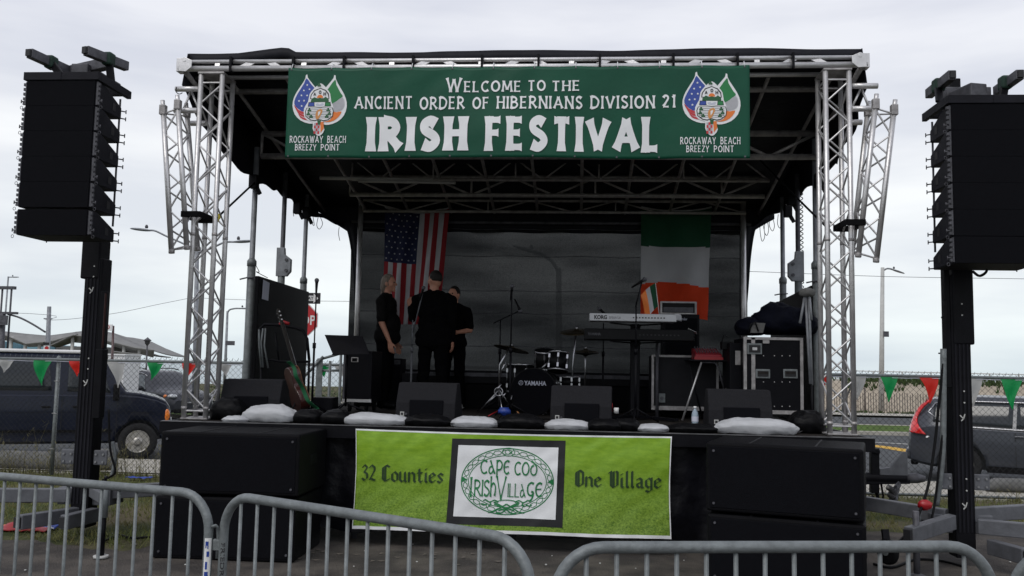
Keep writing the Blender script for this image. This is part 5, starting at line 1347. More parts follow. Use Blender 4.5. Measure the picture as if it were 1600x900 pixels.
for sx in (-1, 1):
    for st in ([(sx*13, 33), (sx*19, 30), (sx*26, 33), (sx*33, 29)], [(sx*26, 33), (sx*24, 37), (sx*28, 39)], [(sx*33, 29), (sx*36, 31)], [(sx*30, 36), (sx*35, 38), (sx*39, 36)], [(sx*2, 42), (sx*13, 36), (sx*20, 33)], [(sx*-12, 46), (sx*8, 40), (sx*19, 36)], [(0, 36), (sx*10, 42), (sx*20, 48), (sx*28, 49)], [(0, 44), (sx*8, 50), (sx*16, 50)]):
        ribbon(mb, catmull(st, 4), 2.0, z2, .0003*abs(hash(str(st))) % 7*.0002, .3)
ribbon(mb, catmull([(-20, 34), (-10, 30.5), (0, 29.5), (10, 30.5), (20, 34)], 4), 1.4, z2, .0016, .2)
mb.build('hound_emblem', 'print_green', C_, fixn=False)
def ow(txt, x0, x1, yt, yb, wt, **k):
    mb = MB(); word(mb, txt, x0, x1, yb, yt, lambda a, b_, l_: op(a, b_, l_-.001+.001), wt, **k); mb.build('lettering', 'print_green', C_, fixn=False)
ow('CapE'.replace('E', 'e'), -43, 3, -34, -11, .125, flare=.4, gap=.18); ow('COd', 10, 46, -32, -10, .125, flare=.3, gap=.18)
ow('I', -57.5, -54.5, -6, 26, .10, flare=.8, gap=.1); ow('RISh', -51, -17, -2, 24.5, .12, flare=.5, gap=.16)
ow('V', -17, -1.5, -8, 29, .085, flare=.8); ow('ILLa', .8, 29, 3, 25, .10, flare=.4, gap=.17); ow('ge', 30.5, 55, 0, 24, .125, flare=.4, gap=.16)
for txt, x0, x1, yb in (('32', 566.5, 586, 749), ('Counties', 598, 695, 750.5), ('One', 902, 941, 759), ('Village', 954, 1034, 761)):
    mb = MB(); sl_ = .03
    blackletter(mb, txt, x0, x1, yb, -25 if txt != '32' else -24, lambda a, b_, l_: cpos(*pp(a, b_+(a-x0)*sl_), l_+.005), .135)
    mb.build('lettering', 'print_dkgreen', C_, fixn=False)

# ------------------------------------------------------------------ hung flags
def star(c, r, fn, lay):
    return [fn(c[0]+(r if q % 2 == 0 else r*.42)*math.sin(q*PI/5), c[1]+(r if q % 2 == 0 else r*.42)*math.cos(q*PI/5), lay) for q in range(10)]
x0, x1 = at(599, 420, 12.44).x, at(703, 330, 12.44).x; zt1 = at(650, 330, 12.44).z; zb1 = at(650, 507, 12.44).z
def fpos(x_, z_, d=0):   # x_ 0..1, z_ 0..1 downward
    xx = x0+(x1-x0)*x_; xx -= .13*x_*z_; z = zt1-(zt1-zb1)*z_+.075*((2*x_-1)**2-.4)*(1-z_)-.10*(x_-.35)*0
    z += -.0*z_
    y = 12.43+.045*math.sin(x_*13+z_*2.2)*(.4+z_*.6)+.022*math.sin(x_*29+z_*5)+.02*noise.noise(V((x_*4, z_*3, 6)))
    return V((xx, y-d, z))
F = thing('american_flag', 'stars and stripes flag hung lengthwise on the dark backcloth', 'flag', (x0, 12.44, zb1))
def mf(u, v):
    if u < .535 and v < .46: return 2
    return 0 if int(u*13) % 2 == 0 else 1
MB().grid(lambda u, v: fpos(u, v), 104, 100, mfn=mf).build('cloth', ['red', 'flag_white', 'flag_blue'], F, fixn=False)
mb = MB()
for r_ in range(11):
    for c_ in range(5 if r_ % 2 else 6)[::1]:
        pass
for r_ in range(9):
    n_ = 6 if r_ % 2 == 0 else 5
    for c_ in range(n_):
        cx_ = .035+.465*(c_+(0 if n_ == 6 else .5))/5; cz_ = .03+.40*r_/8
        mb.poly(star((cx_, cz_*1.0), .017, lambda a, b_, l_: fpos(cx_+(a-cx_)*1.0, cz_-(b_-cz_)*.56, l_), .004))
mb.build('star', 'flag_white', F, fixn=False)
MB().tube([fpos(q/20, -.005)+V((0, -.008, 0)) for q in range(21)], .014, 6).build('hem', 'flag_white', F)
x0, x1 = at(1001, 420, 12.44).x, at(1112, 330, 12.44).x; zt1 = at(1050, 328, 12.44).z; zb1 = at(1050, 497, 12.44).z
g2 = thing('irish_flag', 'large green, white and orange flag hung lengthwise on the backcloth', 'flag', (x0, 12.44, zb1))
def ipos(x_, z_):
    xx = x0+(x1-x0)*x_-.06*x_*z_; z = zt1-(zt1-zb1)*z_+.06*((2*x_-1)**2-.4)*(1-z_)+.03*math.sin(x_*4)*z_
    return V((xx, 12.43+.045*math.sin(x_*9-z_*3)*(.4+z_*.6)+.03*math.sin((x_+z_*.7)*15)*z_, z))
MB().grid(lambda u, v: ipos(u, v), 60, 90, mfn=lambda u, v: 0 if v+.015*math.sin(u*3) < .355 else (1 if v+.02*math.sin(u*4) < .70 else 2)).build('cloth', ['flag_green', 'flag_white', 'flag_orange'], g2, fixn=False)
MB().tube([ipos(q/20, -.004)+V((0, -.008, 0)) for q in range(21)], .013, 6).build('hem', 'flag_white', g2)
# ------------------------------------------------------------------ things on the stage
def sandbag(label, pxa, pxb, pyt, Y, m, seed, group, pyb=None):
    a, b = at(pxa, pyt, Y), at(pxb, pyt, Y); w_ = (b.x-a.x)/2; h = max(.06, ((a.z+b.z)/2-DZ)); dp = .17
    c = V(((a.x+b.x)/2, Y+dp*.4, DZ))
    def fn(q, p):
        e_ = (abs(q.x)**.75)*(1 if q.x > 0 else -1); f_ = (abs(q.y)**.8)*(1 if q.y > 0 else -1)
        z = q.z
        hz_ = h*.5*(1+z*1.0)*(1-.30*abs(q.x)**3+.12*noise.noise(V((q.x*1.8, q.y*1.4, seed*3.1))))
        if z < -.3: hz_ = max(0.004, h*.10*(1+z))
        pinch = 1-.25*abs(q.x)**6
        n_ = noise.noise(V((q.x*3+seed, q.y*3, q.z*3)))
        wr = .009*noise.noise(V((q.x*6+seed, q.y*4, q.z*5+seed)))+.005*math.sin(q.x*11+q.y*9+seed+4*n_)
        return V((w_*e_*(1+.05*n_), dp*f_*pinch, max(.003, hz_+wr*(.3+h*3))))
    mb = MB(); mb.ell((0, 0, 0), 1, 56, 30, fn=fn)
    mb.v = [p+c for p in mb.v]
    if 'white' in label or True:
        for s_ in (-1, 1):     # tied or stitched corner tufts
            mb.add([c+V((s_*w_*.93, -.05, .03)), c+V((s_*w_*1.07, -.07, .015+h*.2)), c+V((s_*w_*1.04, .02, .02)), c+V((s_*w_*.92, .06, .05))], [(0, 1, 2, 3)])
    tag(mb.build('sandbag', m, origin=c, fixn=False), label, 'sandbag', group)
gw, gb = 'white sandbags along the stage edge', 'black sandbags along the stage edge'
sandbag('white sandbag wrinkled and tallest, in front of the left floor monitor', 376, 463, 633, 8.42, 'white_bag', 1, gw)
sandbag('low flat white sandbag scrap between the left truss tower and the wrinkled bag', 346, 385, 654, 8.30, 'white_bag', 2, gw)
sandbag('long smooth white sandbag just left of the second floor monitor', 530, 637, 646, 8.42, 'white_bag', 3, gw)
sandbag('white sandbag right of the second floor monitor and below the drum kit', 702, 780, 652, 8.42, 'white_bag', 4, gw)
sandbag('white sandbag in front of the third floor monitor', 849, 925, 656, 8.42, 'white_bag', 5, gw)
sandbag('smallest white sandbag below the road case at stage centre right', 993, 1048, 663, 8.42, 'white_bag', 6, gw)
sandbag('large domed white sandbag in front of the rightmost floor monitor', 1117, 1250, 653, 8.40, 'white_bag', 7, gw)
sandbag('black bag slumped against the left truss tower', 327, 384, 622, 8.62, 'black_bag', 11, gb)
sandbag('black sandbag below the acoustic guitar', 456, 505, 640, 8.46, 'black_bag', 12, gb)
sandbag('black sandbag at the foot of the music stand', 498, 548, 641, 8.44, 'black_bag', 13, gb)
sandbag('black sandbag in front of the second floor monitor', 630, 704, 648, 8.42, 'black_bag', 14, gb)
sandbag('black sandbag below the bass drum', 775, 852, 648, 8.42, 'black_bag', 15, gb)
sandbag('black sandbag right of the third floor monitor, lying over its neighbour', 915, 975, 655, 8.40, 'black_bag', 16, gb)
sandbag('black sandbag left of the smallest white sandbag', 955, 1003, 654, 8.46, 'black_bag', 17, gb)
sandbag('black sandbag under the water bottle', 1040, 1126, 662, 8.42, 'black_bag', 18, gb)
sandbag('black bag at the foot of the right truss tower', 1232, 1292, 643, 8.75, 'black_bag', 19, gb)

def monitor():
    t = thing('floor_monitor', 'x', 'monitor speaker', (0, 0, 0), 'floor monitors facing the band')
    w_, d_, h = .60, .50, .40
    prof = [(-d_/2, 0), (d_/2, 0), (d_/2, .10), (.02, h), (-.17, h), (-d_/2+.02, .10+.02)]
    mb = MB(); mb.prism([(-.22, 0), (.25, 0), (.25, .09), (.06, h), (-.10, h-.005), (-.20, .20)], lambda u, v, d: V((d, u, v)), -w_/2, w_/2); mb.build('cabinet', 'grey_panel', t, bevel=.012)
    mb = MB(); mb.bx(-.16, .18, -.218, -.10, .03, .23); mb.build('handle_recess', 'grille', t, bevel=.008)
    mb = MB(); mb.prism([(.255, .09), (.075, h-.01)], lambda u, v, d: V((0, 0, 0)), 0, 0) if False else None
    mb = MB(); mb.bar((0, .262, .10), (0, .085, h-.01), w_-.05, .012, up=(0, 0, 1)); mb.build('grille', 'grille', t)
    j = MB().bx(-.25, -.21, -.222, -.205, .07, .11).build('socket', 'pale_post', t)
    MB().bx(-.242, -.218, -.2235, -.221, .078, .102).build('socket_hole', 'print_black', j)
    MB().lathe([(.012, 0), (.012, .012)], (-.19, -.215, .09), 10, R=RX(PI/2)).build('knob', 'steel_dark', t)
    MB().lathe([(.012, 0), (.012, .012)], (-.19, -.215, .05), 10, R=RX(PI/2)).build('knob', 'chrome', t)
    return t
mon = monitor()
for i, (px, Y, rz, lab) in enumerate(((398, 8.95, .10, 'leftmost floor monitor, behind the wrinkled white sandbag'), (671, 8.98, -.04, 'floor monitor in front of the man with his back turned'), (909, 8.98, -.05, 'floor monitor just right of the bass drum'), (1152, 8.85, -.02, 'rightmost floor monitor, behind the large domed white sandbag'))):
    place(mon, (at(px, 640, Y).x, Y, DZ+.003), rz, lab, first=False)
for c in list(kids(mon)):
    for g in kids(c): bpy.data.objects.remove(g)
    bpy.data.objects.remove(c)
bpy.data.objects.remove(mon)

def base3(mb, c, z0, r, h, n=3, ph=.5, rr=.009):
    for k in range(n):
        a = ph+2*PI*k/n; mb.tube([(c.x, c.y, z0+h), (c.x+r*math.cos(a), c.y+r*math.sin(a), z0+.012)], rr, 6)
def mic(t, p, d, s=1):
    d = V(d).normalized(); q = d.to_track_quat('Z', 'Y').to_matrix()
    m_ = MB().lathe([(.010*s, -.15), (.016*s, -.02), (.019*s, 0)], p, 10, R=q).build('microphone', 'black_plastic', t)
    MB().ell(V(p)+d*.02, .026*s, 12, 8).build('mic_grille', 'steel_dark', m_)
def micstand(label, px, pytop, Y, boom=None, tilt=0, m='black_metal', ph=.5):
    tp = at(px, pytop, Y); t = thing('microphone_stand', label, 'microphone stand', (tp.x, Y, DZ))
    ztop = tp.z
    if boom: tp = at(boom[0][0], boom[0][1], Y)
    mb = MB(); x_ = tp.x
    mb.tube([(x_, Y, DZ+.05), (x_, Y, DZ+.75)], .013, 8); mb.tube([(x_, Y, DZ+.75), (x_, Y, tp.z)], .008, 8); mb.lathe([(.02, 0), (.02, .06)], (x_, Y, DZ+.74), 8)
    mb.build('pole', m, t)
    mb = MB(); base3(mb, V((x_, Y, 0)), DZ, .28, .16, 3, ph); mb.build('tripod_base', m, t)
    if boom:
        a, b = at(*boom[1], Y-.05), at(*boom[2], Y-.05); MB().tube([a, b], .008, 6).build('boom_arm', m, t)
        mic(t, at(*boom[3], Y-.06), boom[4])
    else: mic(t, V((x_, Y, ztop-.02)), (.1, -.3, 1))
micstand('straight black microphone stand left of the drum kit', 800, 447, 10.2, ph=.2)
micstand('upright microphone stand behind the guitar near the left wing', 495, 438, 9.6, ph=1.1)
micstand('boom microphone stand over the left cymbal', 782, 500, 11.2, boom=((782, 500), (771, 505), (813, 485), (812, 484), (.5, 0, -1)), ph=.9)
micstand('tall microphone stand in front of the keyboards with its head tilted right', 998, 470, 9.7, boom=((994, 472), (993, 480), (1003, 440), (1005, 438), (.8, -.3, .5)), ph=.4)
micstand('low microphone poking over the keyboard from behind', 943, 500, 11.6, boom=((943, 505), (948, 500), (938, 484), (938, 484), (-1, 0, .8)), ph=.4)
# music stand
Y = 9.9; t = thing('music_stand', 'black music stand with its desk tilted, left of the men', 'music stand', (at(545, 600, Y).x, Y, DZ))
q = [at(507, 523, Y-.05), at(566, 525, Y+.05), at(577, 553, Y-.1), at(520, 554, Y-.2)]
mb = MB(); mb.add([p for p in q]+[p+V((0, .02, 0)) for p in q], [(0, 1, 2, 3), (7, 6, 5, 4), (0, 4, 5, 1), (1, 5, 6, 2), (2, 6, 7, 3), (3, 7, 4, 0)]); mb.bar(q[3]+V((0, -.03, 0)), q[2]+V((0, -.03, 0)), .06, .015); mb.build('desk', 'black_metal', t, bevel=.003)
x = at(541, 600, Y).x; MB().tube([(x, Y, DZ+.1), (x, Y, at(541, 545, Y).z)], .012, 8).build('pole', 'black_metal', t)
mb = MB(); base3(mb, V((x, Y, 0)), DZ, .30, .14, 3, .3, .012); mb.build('tripod_base', 'black_metal', t)
# hanging cable rack (curved tube frame)
Y = 9.75; t = thing('guitar_rack', 'curved tube instrument rack with bare hanging arms at the left wing', 'rack', (at(445, 560, Y).x, Y, DZ))
def A(px, py, dy=0): return at(px, py, Y+dy)
MB().tube([A(408, 572), A(404, 535), A(405, 516), A(413, 507), A(440, 508), A(462, 512), A(474, 517), A(480, 530), A(483, 562)], .017, 8).build('frame', 'black_metal', t)
MB().tube([A(407, 557), A(420, 562), A(440, 565), A(484, 565)], .014, 8).build('lower_rail', 'black_metal', t)
for a in ([(411, 513), (408, 535), (411, 574)], [(415, 513), (413, 540), (419, 575)], [(405, 515), (405, 540), (408, 574)]): MB().tube([A(*p, -.02) for p in a], .010, 6).build('hanging_arm', 'galv', t)
MB().tube([A(483, 562), A(481, 640)], .014, 8).build('leg', 'black_metal', t); MB().tube([A(436, 565), A(430, 520)], .012, 8).build('leg', 'black_metal', t); MB().tube([A(408, 572), A(409, 640)], .014, 8).build('leg', 'black_metal', t)
mb = MB(); mb.tube([A(437, 507), A(443, 503), A(452, 506)], .02, 6); mb.build('clip', 'red_paint', t); 
# guitar
Y = 9.35; t = thing('acoustic_guitar', 'acoustic guitar with reddish sides and green strap leaning on its stand', 'guitar', (at(468, 640, Y).x, Y, DZ))
ax0, ax1 = at(474, 641, Y), at(450, 560, Y); axd = (ax1-ax0).normalized()
side = V((.50, -.80, .15)).normalized(); side = (side-axd*side.dot(axd)).normalized(); nrm = side.cross(axd)   # the top faces right
out_ = [(0, 0), (.12, .01), (.185, .06), (.20, .13), (.17, .21), (.125, .27), (.135, .34), (.145, .40), (.12, .46), (.06, .49), (0, .495)]
outl = catmull(out_[:-1]+[(0, .495)]+[(-a, b) for a, b in out_[-2:0:-1]], 3, True)
G0 = ax0+axd*.0
wdir = side; tdir = nrm if nrm.x > 0 else -nrm
gp = lambda a, b, d: G0+wdir*a*.95+axd*b*.98+tdir*d
mb = MB(); mb.prism(outl, gp, -.055, .045); mb.build('body', 'wood_red', t, bevel=.006)
bd = MB().prism(outl, gp, .0455, .049).build('soundboard', 'wood_top', t)
MB().lathe([(.048, 0), (.048, .002)], gp(0, .34, .050), 20, R=tdir.to_track_quat('Z', 'Y').to_matrix()).build('sound_hole', 'print_black', t)
MB().bar(gp(-.07, .14, .055), gp(.07, .14, .055), .02, .012, up=tdir).build('bridge', 'hair_dark', t)
nk0, nk1 = gp(0, .44, .045), gp(0, .98, .045)
MB().bar(nk0, nk1, .05, .03, up=tdir).build('neck', 'hair_dark', t, bevel=.006)
hd = MB().bar(nk1, nk1+axd*.17, .07, .02, up=tdir).build('headstock', 'hair_dark', t)
mb = MB()
for k in range(6): mb.tube([gp((k-2.5)*.008, .14, .064), gp((k-2.5)*.007, 1.0, .066)], .001, 3)
mb.build('strings', 'chrome', t)
mb = MB()
for k in range(6): p = nk1+axd*(.04+.045*(k//2))+wdir*(.045 if k % 2 else -.045); mb.ell(p, .012, 8, 6)
mb.build('tuning_peg', 'chrome', hd)
P = [at(455, 566, Y-.12), at(461, 578, Y-.2), at(466, 595, Y-.22), at(476, 617, Y-.22), at(488, 632, Y-.2), at(497, 640, Y-.18)]
mb = MB(); q = catmull([(p.x, p.z) for p in P], 6); n_ = len(q)
mb.add([V((a-.022, Y-.21+.03*math.sin(i*.5), b)) if s_ else V((a+.022, Y-.23+.03*math.sin(i*.5), b+.01)) for i, (a, b) in enumerate(q) for s_ in (0, 1)], [(2*i, 2*i+1, 2*i+3, 2*i+2) for i in range(n_-1)])
mb.build('strap', 'strap_green', t, solid=.004)
mb = MB(); x_ = G0.x; mb.tube([(x_-.12, Y-.15, DZ+.01), (x_-.1, Y, DZ+.12), (x_-.06, Y+.1, DZ+.45)], .01, 6); mb.tube([(x_+.14, Y-.15, DZ+.01), (x_+.06, Y, DZ+.12), (x_-.06, Y+.1, DZ+.45)], .01, 6); mb.tube([(x_-.06, Y+.1, DZ+.45), (x_, Y+.28, DZ+.01)], .01, 6)
tag(mb.build('guitar_stand', 'black_metal', origin=(x_, Y, DZ)), 'black A frame stand holding the acoustic guitar', 'guitar stand')
# small black box beside the microphone stand
def crate(name, label, cat, px0, px1, pyt, Y, dep, m='case_black', z0=DZ, bev=.008, trim=None):
    a, b = at(px0, pyt, Y), at(px1, pyt, Y); zt = (a.z+b.z)/2
    t = thing(name, label, cat, ((a.x+b.x)/2, Y, z0)); MB().bx(a.x, b.x, Y, Y+dep, z0+.002, zt).build('case', m, t, bevel=bev)
    return t, a.x, b.x, zt
t, xa, xb, zt = crate('stage_box', 'small low black box behind the sandbags left of the music stand base', 'box', 486, 520, 621, 9.8, .25)
MB().bx(xa+.02, xb-.02, 9.795, 9.80, DZ+.03, zt-.03).build('front_panel', 'black_metal', t)
# tall black case on castors behind the music stand
t, xa, xb, zt = crate('wheeled_case', 'black wheeled case with a silver bottom edge behind the music stand', 'case', 538, 582, 548, 10.6, .55, z0=DZ+.12)
MB().bx(xa-.004, xb+.004, 10.592, 10.62, DZ+.12, DZ+.155).build('bottom_edging', 'alu', t)
MB().bx(xa-.004, xa+.02, 10.592, 10.62, DZ+.16, zt).build('edge_strip', 'steel_dark', t)
h_ = MB().bx(xa+.09, xa+.18, 10.585, 10.6, zt-.14, zt-.08).build('handle', 'alu_dirty', t, bevel=.004); MB().bx(xa+.105, xa+.165, 10.58, 10.5845, zt-.13, zt-.09).build('handle_grip', 'rubber', h_)
for xx in (xa+.07, xb-.07):
    for yy in (10.68, 11.08): MB().lathe([(.045, -.015), (.045, .015)], (xx, yy, DZ+.047), 14, R=RY(PI/2)).build('castor', 'rubber', t)
t, xa, xb, zt = crate('amplifier', 'black amplifier hidden behind the long haired man', 'amplifier', 604, 628, 560, 11.9, .3)
MB().bx(xa+.02, xb-.02, 11.89, 11.9, DZ+.05, zt-.1).build('grille', 'grille', t); MB().bx(xa+.02, xb-.02, 11.885, 11.9, zt-.08, zt-.02).build('control_panel', 'steel_dark', t)
t, xa, xb, zt = crate('amplifier', 'low black combo amplifier behind the man with his back turned', 'amplifier', 628, 652, 583, 11.6, .35)
MB().bx(xa+.02, xb-.02, 11.59, 11.6, DZ+.05, zt-.1).build('grille', 'grille', t)

# ---- drums
def drum(mb_t, c, r, h, R, shell='black_plastic', hoop='chrome', name='shell', lugs=8):
    s_ = MB().lathe([(r, -h/2), (r, h/2)], c, 32, R=R).build(name, shell, mb_t)
    for k in (-1, 1):
        MB().lathe([(r*.99, k*h/2-.012), (r*1.035, k*h/2-.012), (r*1.035, k*h/2+.012), (r*.99, k*h/2+.012)], c, 32, R=R, cap=False).build('hoop', hoop, mb_t)
        MB().lathe([(r*.985, k*h/2-.004), (r*.985, k*h/2+.004)], c, 32, R=R).build('drum_head', 'grille', mb_t)
    mb = MB()
    for q in range(lugs):
        a = 2*PI*(q+.5)/lugs
        for k in (-1, 1): p = R @ V((r*1.02*math.cos(a), r*1.02*math.sin(a), k*h*.28)); mb.box(V(c)+p, (.022, .022, .05), R=R)
        p0 = R @ V((r*1.03*math.cos(a), r*1.03*math.sin(a), -h/2)); p1 = R @ V((r*1.03*math.cos(a), r*1.03*math.sin(a), h/2)); mb.tube([V(c)+p0, V(c)+p1], .003, 4)
    mb.build('lug', 'chrome', mb_t)
    return s_
Yd = 11.0; c = at(838, 595, Yd); c.z = DZ+.285
t = thing('bass_drum', 'black bass drum with white maker lettering and mounted tom', 'drum', (c.x, Yd, DZ))
Rb = RZ(-.10) @ RX(PI/2)
drum(t, c, .28, .42, Rb, lugs=8, hoop='black_plastic')
fx = Rb @ V((0, 0, 1)); fc = c+fx*.2185
bt = lambda u, v: c+Rb @ V((u-.145, -(v-.03)*-1 if False else 0, 0))
ex_, ez_ = (Rb @ V((1, 0, 0))), V((0, 0, 1)); fwd_ = -ez_.cross(ex_) if (-ez_.cross(ex_)).y < 0 else ez_.cross(ex_)
text_mesh('YAMAHA', lambda u, v: c+ex_*(u-.115)+ez_*(v+.075)+fwd_*.2275, .27, .055, t, 'lettering', 'paper', .02)
MB().tube([c+ex_*(-.155+.026*math.cos(q*PI/8))+ez_*(.103+.026*math.sin(q*PI/8))+fwd_*.228 for q in range(16)], .003, 4, closed=True).build('round_mark', 'paper', t)
mb = MB()
for k in range(3): a = PI/2+k*2*PI/3; p0 = c+ex_*-.155+ez_*.103+fwd_*.228; mb.tube([p0, p0+ex_*.024*math.cos(a)+ez_*.024*math.sin(a)], .0028, 4)
mb.build('round_mark', 'paper', t)
for s_ in (-1, 1): MB().tube([c+V((s_*.24, -.1, -.1)), V((c.x+s_*.36, Yd-.32, DZ+.005))], .010, 6).build('spur', 'chrome', t)
c2 = at(872, 566, Yd-.05); tm = MB().tube([c+V((.05, .05, .27)), c2+V((-.12, .1, .0))], .014, 8).build('tom_mount', 'chrome', t)
t2 = thing('tom_drum', 'small black tom drum mounted above the bass drum', 'drum', c2, 'drums of the kit'); drum(t2, c2, .125, .22, RX(-.25) @ RY(.05), lugs=6)
c3 = at(851, 562, Yd+.25); t2 = thing('tom_drum', 'second tom half hidden behind the mounted tom', 'drum', c3, 'drums of the kit'); drum(t2, c3, .13, .22, RX(.25), lugs=6)
MB().tube([c3+V((0, 0, -.1)), c+V((0, .1, .27))], .014, 8).build('tom_mount', 'chrome', t2)
c4 = at(885, 583, Yd+.35); c4.z = DZ+.40; t2 = thing('snare_drum', 'shallow snare drum to the right behind the bass drum', 'drum', (c4.x, c4.y, DZ), 'drums of the kit'); drum(t2, c4, .175, .13, RX(0), lugs=8)
mb = MB(); base3(mb, c4, DZ, .22, .2); mb.tube([(c4.x, c4.y, DZ+.15), (c4.x, c4.y, DZ+.33)], .012, 8); mb.build('snare_stand', 'chrome', t2)
c5 = at(815, 583, Yd+.3); c5.z = DZ+.44; t2 = thing('floor_tom', 'black floor tom behind the left of the bass drum', 'drum', (c5.x, c5.y, DZ), 'drums of the kit'); drum(t2, c5, .19, .34, RX(0), lugs=8)
for k in range(3): a = .4+k*2.1; MB().tube([(c5.x+.2*math.cos(a), c5.y+.2*math.sin(a), DZ), (c5.x+.2*math.cos(a), c5.y+.2*math.sin(a), DZ+.5)], .008, 6).build('leg', 'chrome', t2)
def cymbal(label, px, py, Y, r, R, foot_px, m='hair_dark', hihat=False):
    p = at(px, py, Y); t = thing('cymbal_stand' if not hihat else 'hi_hat', label, 'cymbal', (p.x, Y, DZ), 'cymbals of the kit')
    prof = [(.004, .035), (r*.16, .03), (r*.2, .018), (r*.6, .008), (r, -.006), (r, -.009), (r*.6, .004), (r*.2, .014), (.004, .03)]
    MB().lathe(prof, p, 40, R=R, cap=False).build('cymbal', mat('dark_bronze', (.10, .08, .05), .35, .8, .2, 30), t)  # cymbal metal: dark bronze base colour, mottled by noise
    if hihat: MB().lathe(prof, p-V((0, 0, .03)), 32, R=R @ RX(PI), cap=False).build('lower_cymbal', 'hair_dark', t)
    f_ = at(foot_px, 600, Y).x
    MB().tube([(f_, Y, DZ+.1), (f_, Y, DZ+.6), (p.x, Y, p.z+.06)], .011, 8).build('pole', 'chrome', t)
    mb = MB(); base3(mb, V((f_, Y, 0)), DZ, .27, .30, 3, .8, .008); mb.build('tripod_base', 'chrome', t)
    MB().lathe([(.018, 0), (.014, .03)], V((p.x, Y, p.z+.03)), 8).build('wing_nut', 'chrome', t)
cymbal('crash cymbal tilted on its stand left of the bass drum', 799, 545, 10.75, .22, RY(.20) @ RX(-.12), 780)
cymbal('large dark ride cymbal high behind the tom on a bright pole', 901, 518, 11.3, .21, RX(.25) @ RY(-.05), 894)
cymbal('hi hat pair on a slim stand below the keyboards', 915, 549, 11.5, .17, RX(.05), 914, hihat=True)
t = thing('drum_pedal', 'chrome pedal and folded stand legs left of the bass drum', 'pedal', (at(775, 620, 10.6).x, 10.6, DZ))
mb = MB()
for a, b in (((762, 630), (774, 618)), ((783, 600), (775, 612)), ((800, 618), (793, 638)), ((784, 622), (790, 614)), ((790, 566), (781, 585))): mb.tube([at(*a, 10.6), at(*b, 10.6)], .010, 6)
mb.build('lever', 'chrome', t); MB().tube([at(779, 612, 10.6)+V((.05*math.cos(q*PI/6), 0, .05*math.sin(q*PI/6))) for q in range(12)], .007, 5, closed=True).build('wheel', 'chrome', t)
t = thing('plastic_bag', 'crumpled blue plastic bag lying on the deck beside the bass drum', 'bag', at(790, 646, 9.8))
mb = MB(); mb.ell(at(788, 643, 9.8), (.07, .05, .045), 16, 10, fn=lambda q, p: p*(1+.4*noise.noise(q*3))); mb.build('crumpled_bag', 'blue_plastic', t)
tag(MB().tube([at(808, 643, 9.6), at(813, 649, 9.55)], .008, 6).build('drum_stick', 'wood_top', origin=at(810, 646, 9.6)), 'short wooden drumstick lying right of the blue bag', 'drumstick')
tag(MB().tube([at(763, 650, 9.7), at(778, 642, 9.9)], .006, 6).build('red_lead', 'red_paint', origin=at(770, 646, 9.7)), 'thin red lead lying on the deck left of the blue bag', 'cable')

# ---- keyboards
Yk = 10.2
kl, kr = at(921, 496, Yk), at(1058, 496, Yk-.05)
def kb(name, label, x0, x1, zc, Y, dep, h, m, txt, tcol, th, tw, tx):
    t = thing(name, label, 'keyboard', ((x0+x1)/2, Y, zc-h/2))
    mb = MB(); mb.prism([(0, 0), (dep, 0), (dep, h*.55), (dep*.45, h*.62), (.02, h), (0, h)], lambda u, v, d: V((d, Y+u, zc-h/2+v)), x0, x1); b_ = mb.build('body', m, t, bevel=.01)
    mb = MB()
    for k in range(50): xx = x0+.06+(x1-x0-.12)*k/50; mb.bx(xx, xx+(x1-x0-.12)/50*.88, Y+dep*.5, Y+dep*.98, zc+h*.12, zc+h*.16)
    mb.build('white_key', 'white', t)
    mb = MB()
    for k in range(49):
        if k % 7 in (2, 6): continue
        xx = x0+.06+(x1-x0-.12)*(k+.72)/50; mb.bx(xx, xx+.012, Y+dep*.5, Y+dep*.8, zc+h*.165, zc+h*.24)
    mb.build('black_key', 'print_black', t)
    text_mesh(txt, lambda u, v: V((x0+tx+u, Y-.0015, zc-th/2+v)), tw, th, t, 'lettering', tcol, .04)
    mb = MB()
    for k in range(11): mb.bx(x0+(x1-x0)*(.5+.035*k), x0+(x1-x0)*(.5+.035*k)+.016, Y-.003, Y+.002, zc-.008, zc+.006)
    mb.build('socket', 'print_black', t); return t
t = kb('stage_keyboard', 'silver synthesizer keyboard on the upper tier, its back toward the crowd', kl.x, kr.x, (kl.z+kr.z)/2, Yk, .30, .088, 'keyboard_silver', 'KORG', 'print_black', .048, .145, .055)
text_mesh('triton Le', lambda u, v: V((kl.x+.225+u, Yk-.0015, (kl.z+kr.z)/2-.018+v)), .13, .038, t, 'lettering', 'steel_dark', .0)
mb = MB(); mb.prism([(kr.x-.02, Yk), (kr.x+.06, Yk+.10), (kr.x+.09, Yk+.30), (kr.x-.02, Yk+.30)], lambda u, v, d: V((u, v, d)), kr.z-.03, kr.z+.045); mb.build('end_cheek', 'keyboard_silver', t, bevel=.01)
a, b = at(913, 523, Yk+.1), at(1085, 523, Yk+.1)
t = kb('stage_keyboard', 'black digital piano on the lower tier under the silver keyboard', a.x, b.x, (a.z+b.z)/2, Yk+.1, .34, .13, 'black_plastic', 'YAMAHA', 'steel_dark', .03, .15, .04)
tag(MB().add([at(1075, 513, 10.3), at(1088, 519, 10.3), at(1089, 522, 10.4), at(1077, 518, 10.4)], [(0, 1, 2, 3)]).build('sheet_of_paper', 'white', solid=.002, origin=at(1080, 518, 10.3), fixn=False), 'small white paper lying on the right end of the black digital piano', 'paper')
t = thing('keyboard_stand', 'black column keyboard stand carrying both keyboards', 'keyboard stand', (at(995, 600, Yk+.15).x, Yk+.15, DZ))
xs_ = at(995, 600, Yk+.15).x; za, zb2 = (kl.z+kr.z)/2-.05, (a.z+b.z)/2-.07
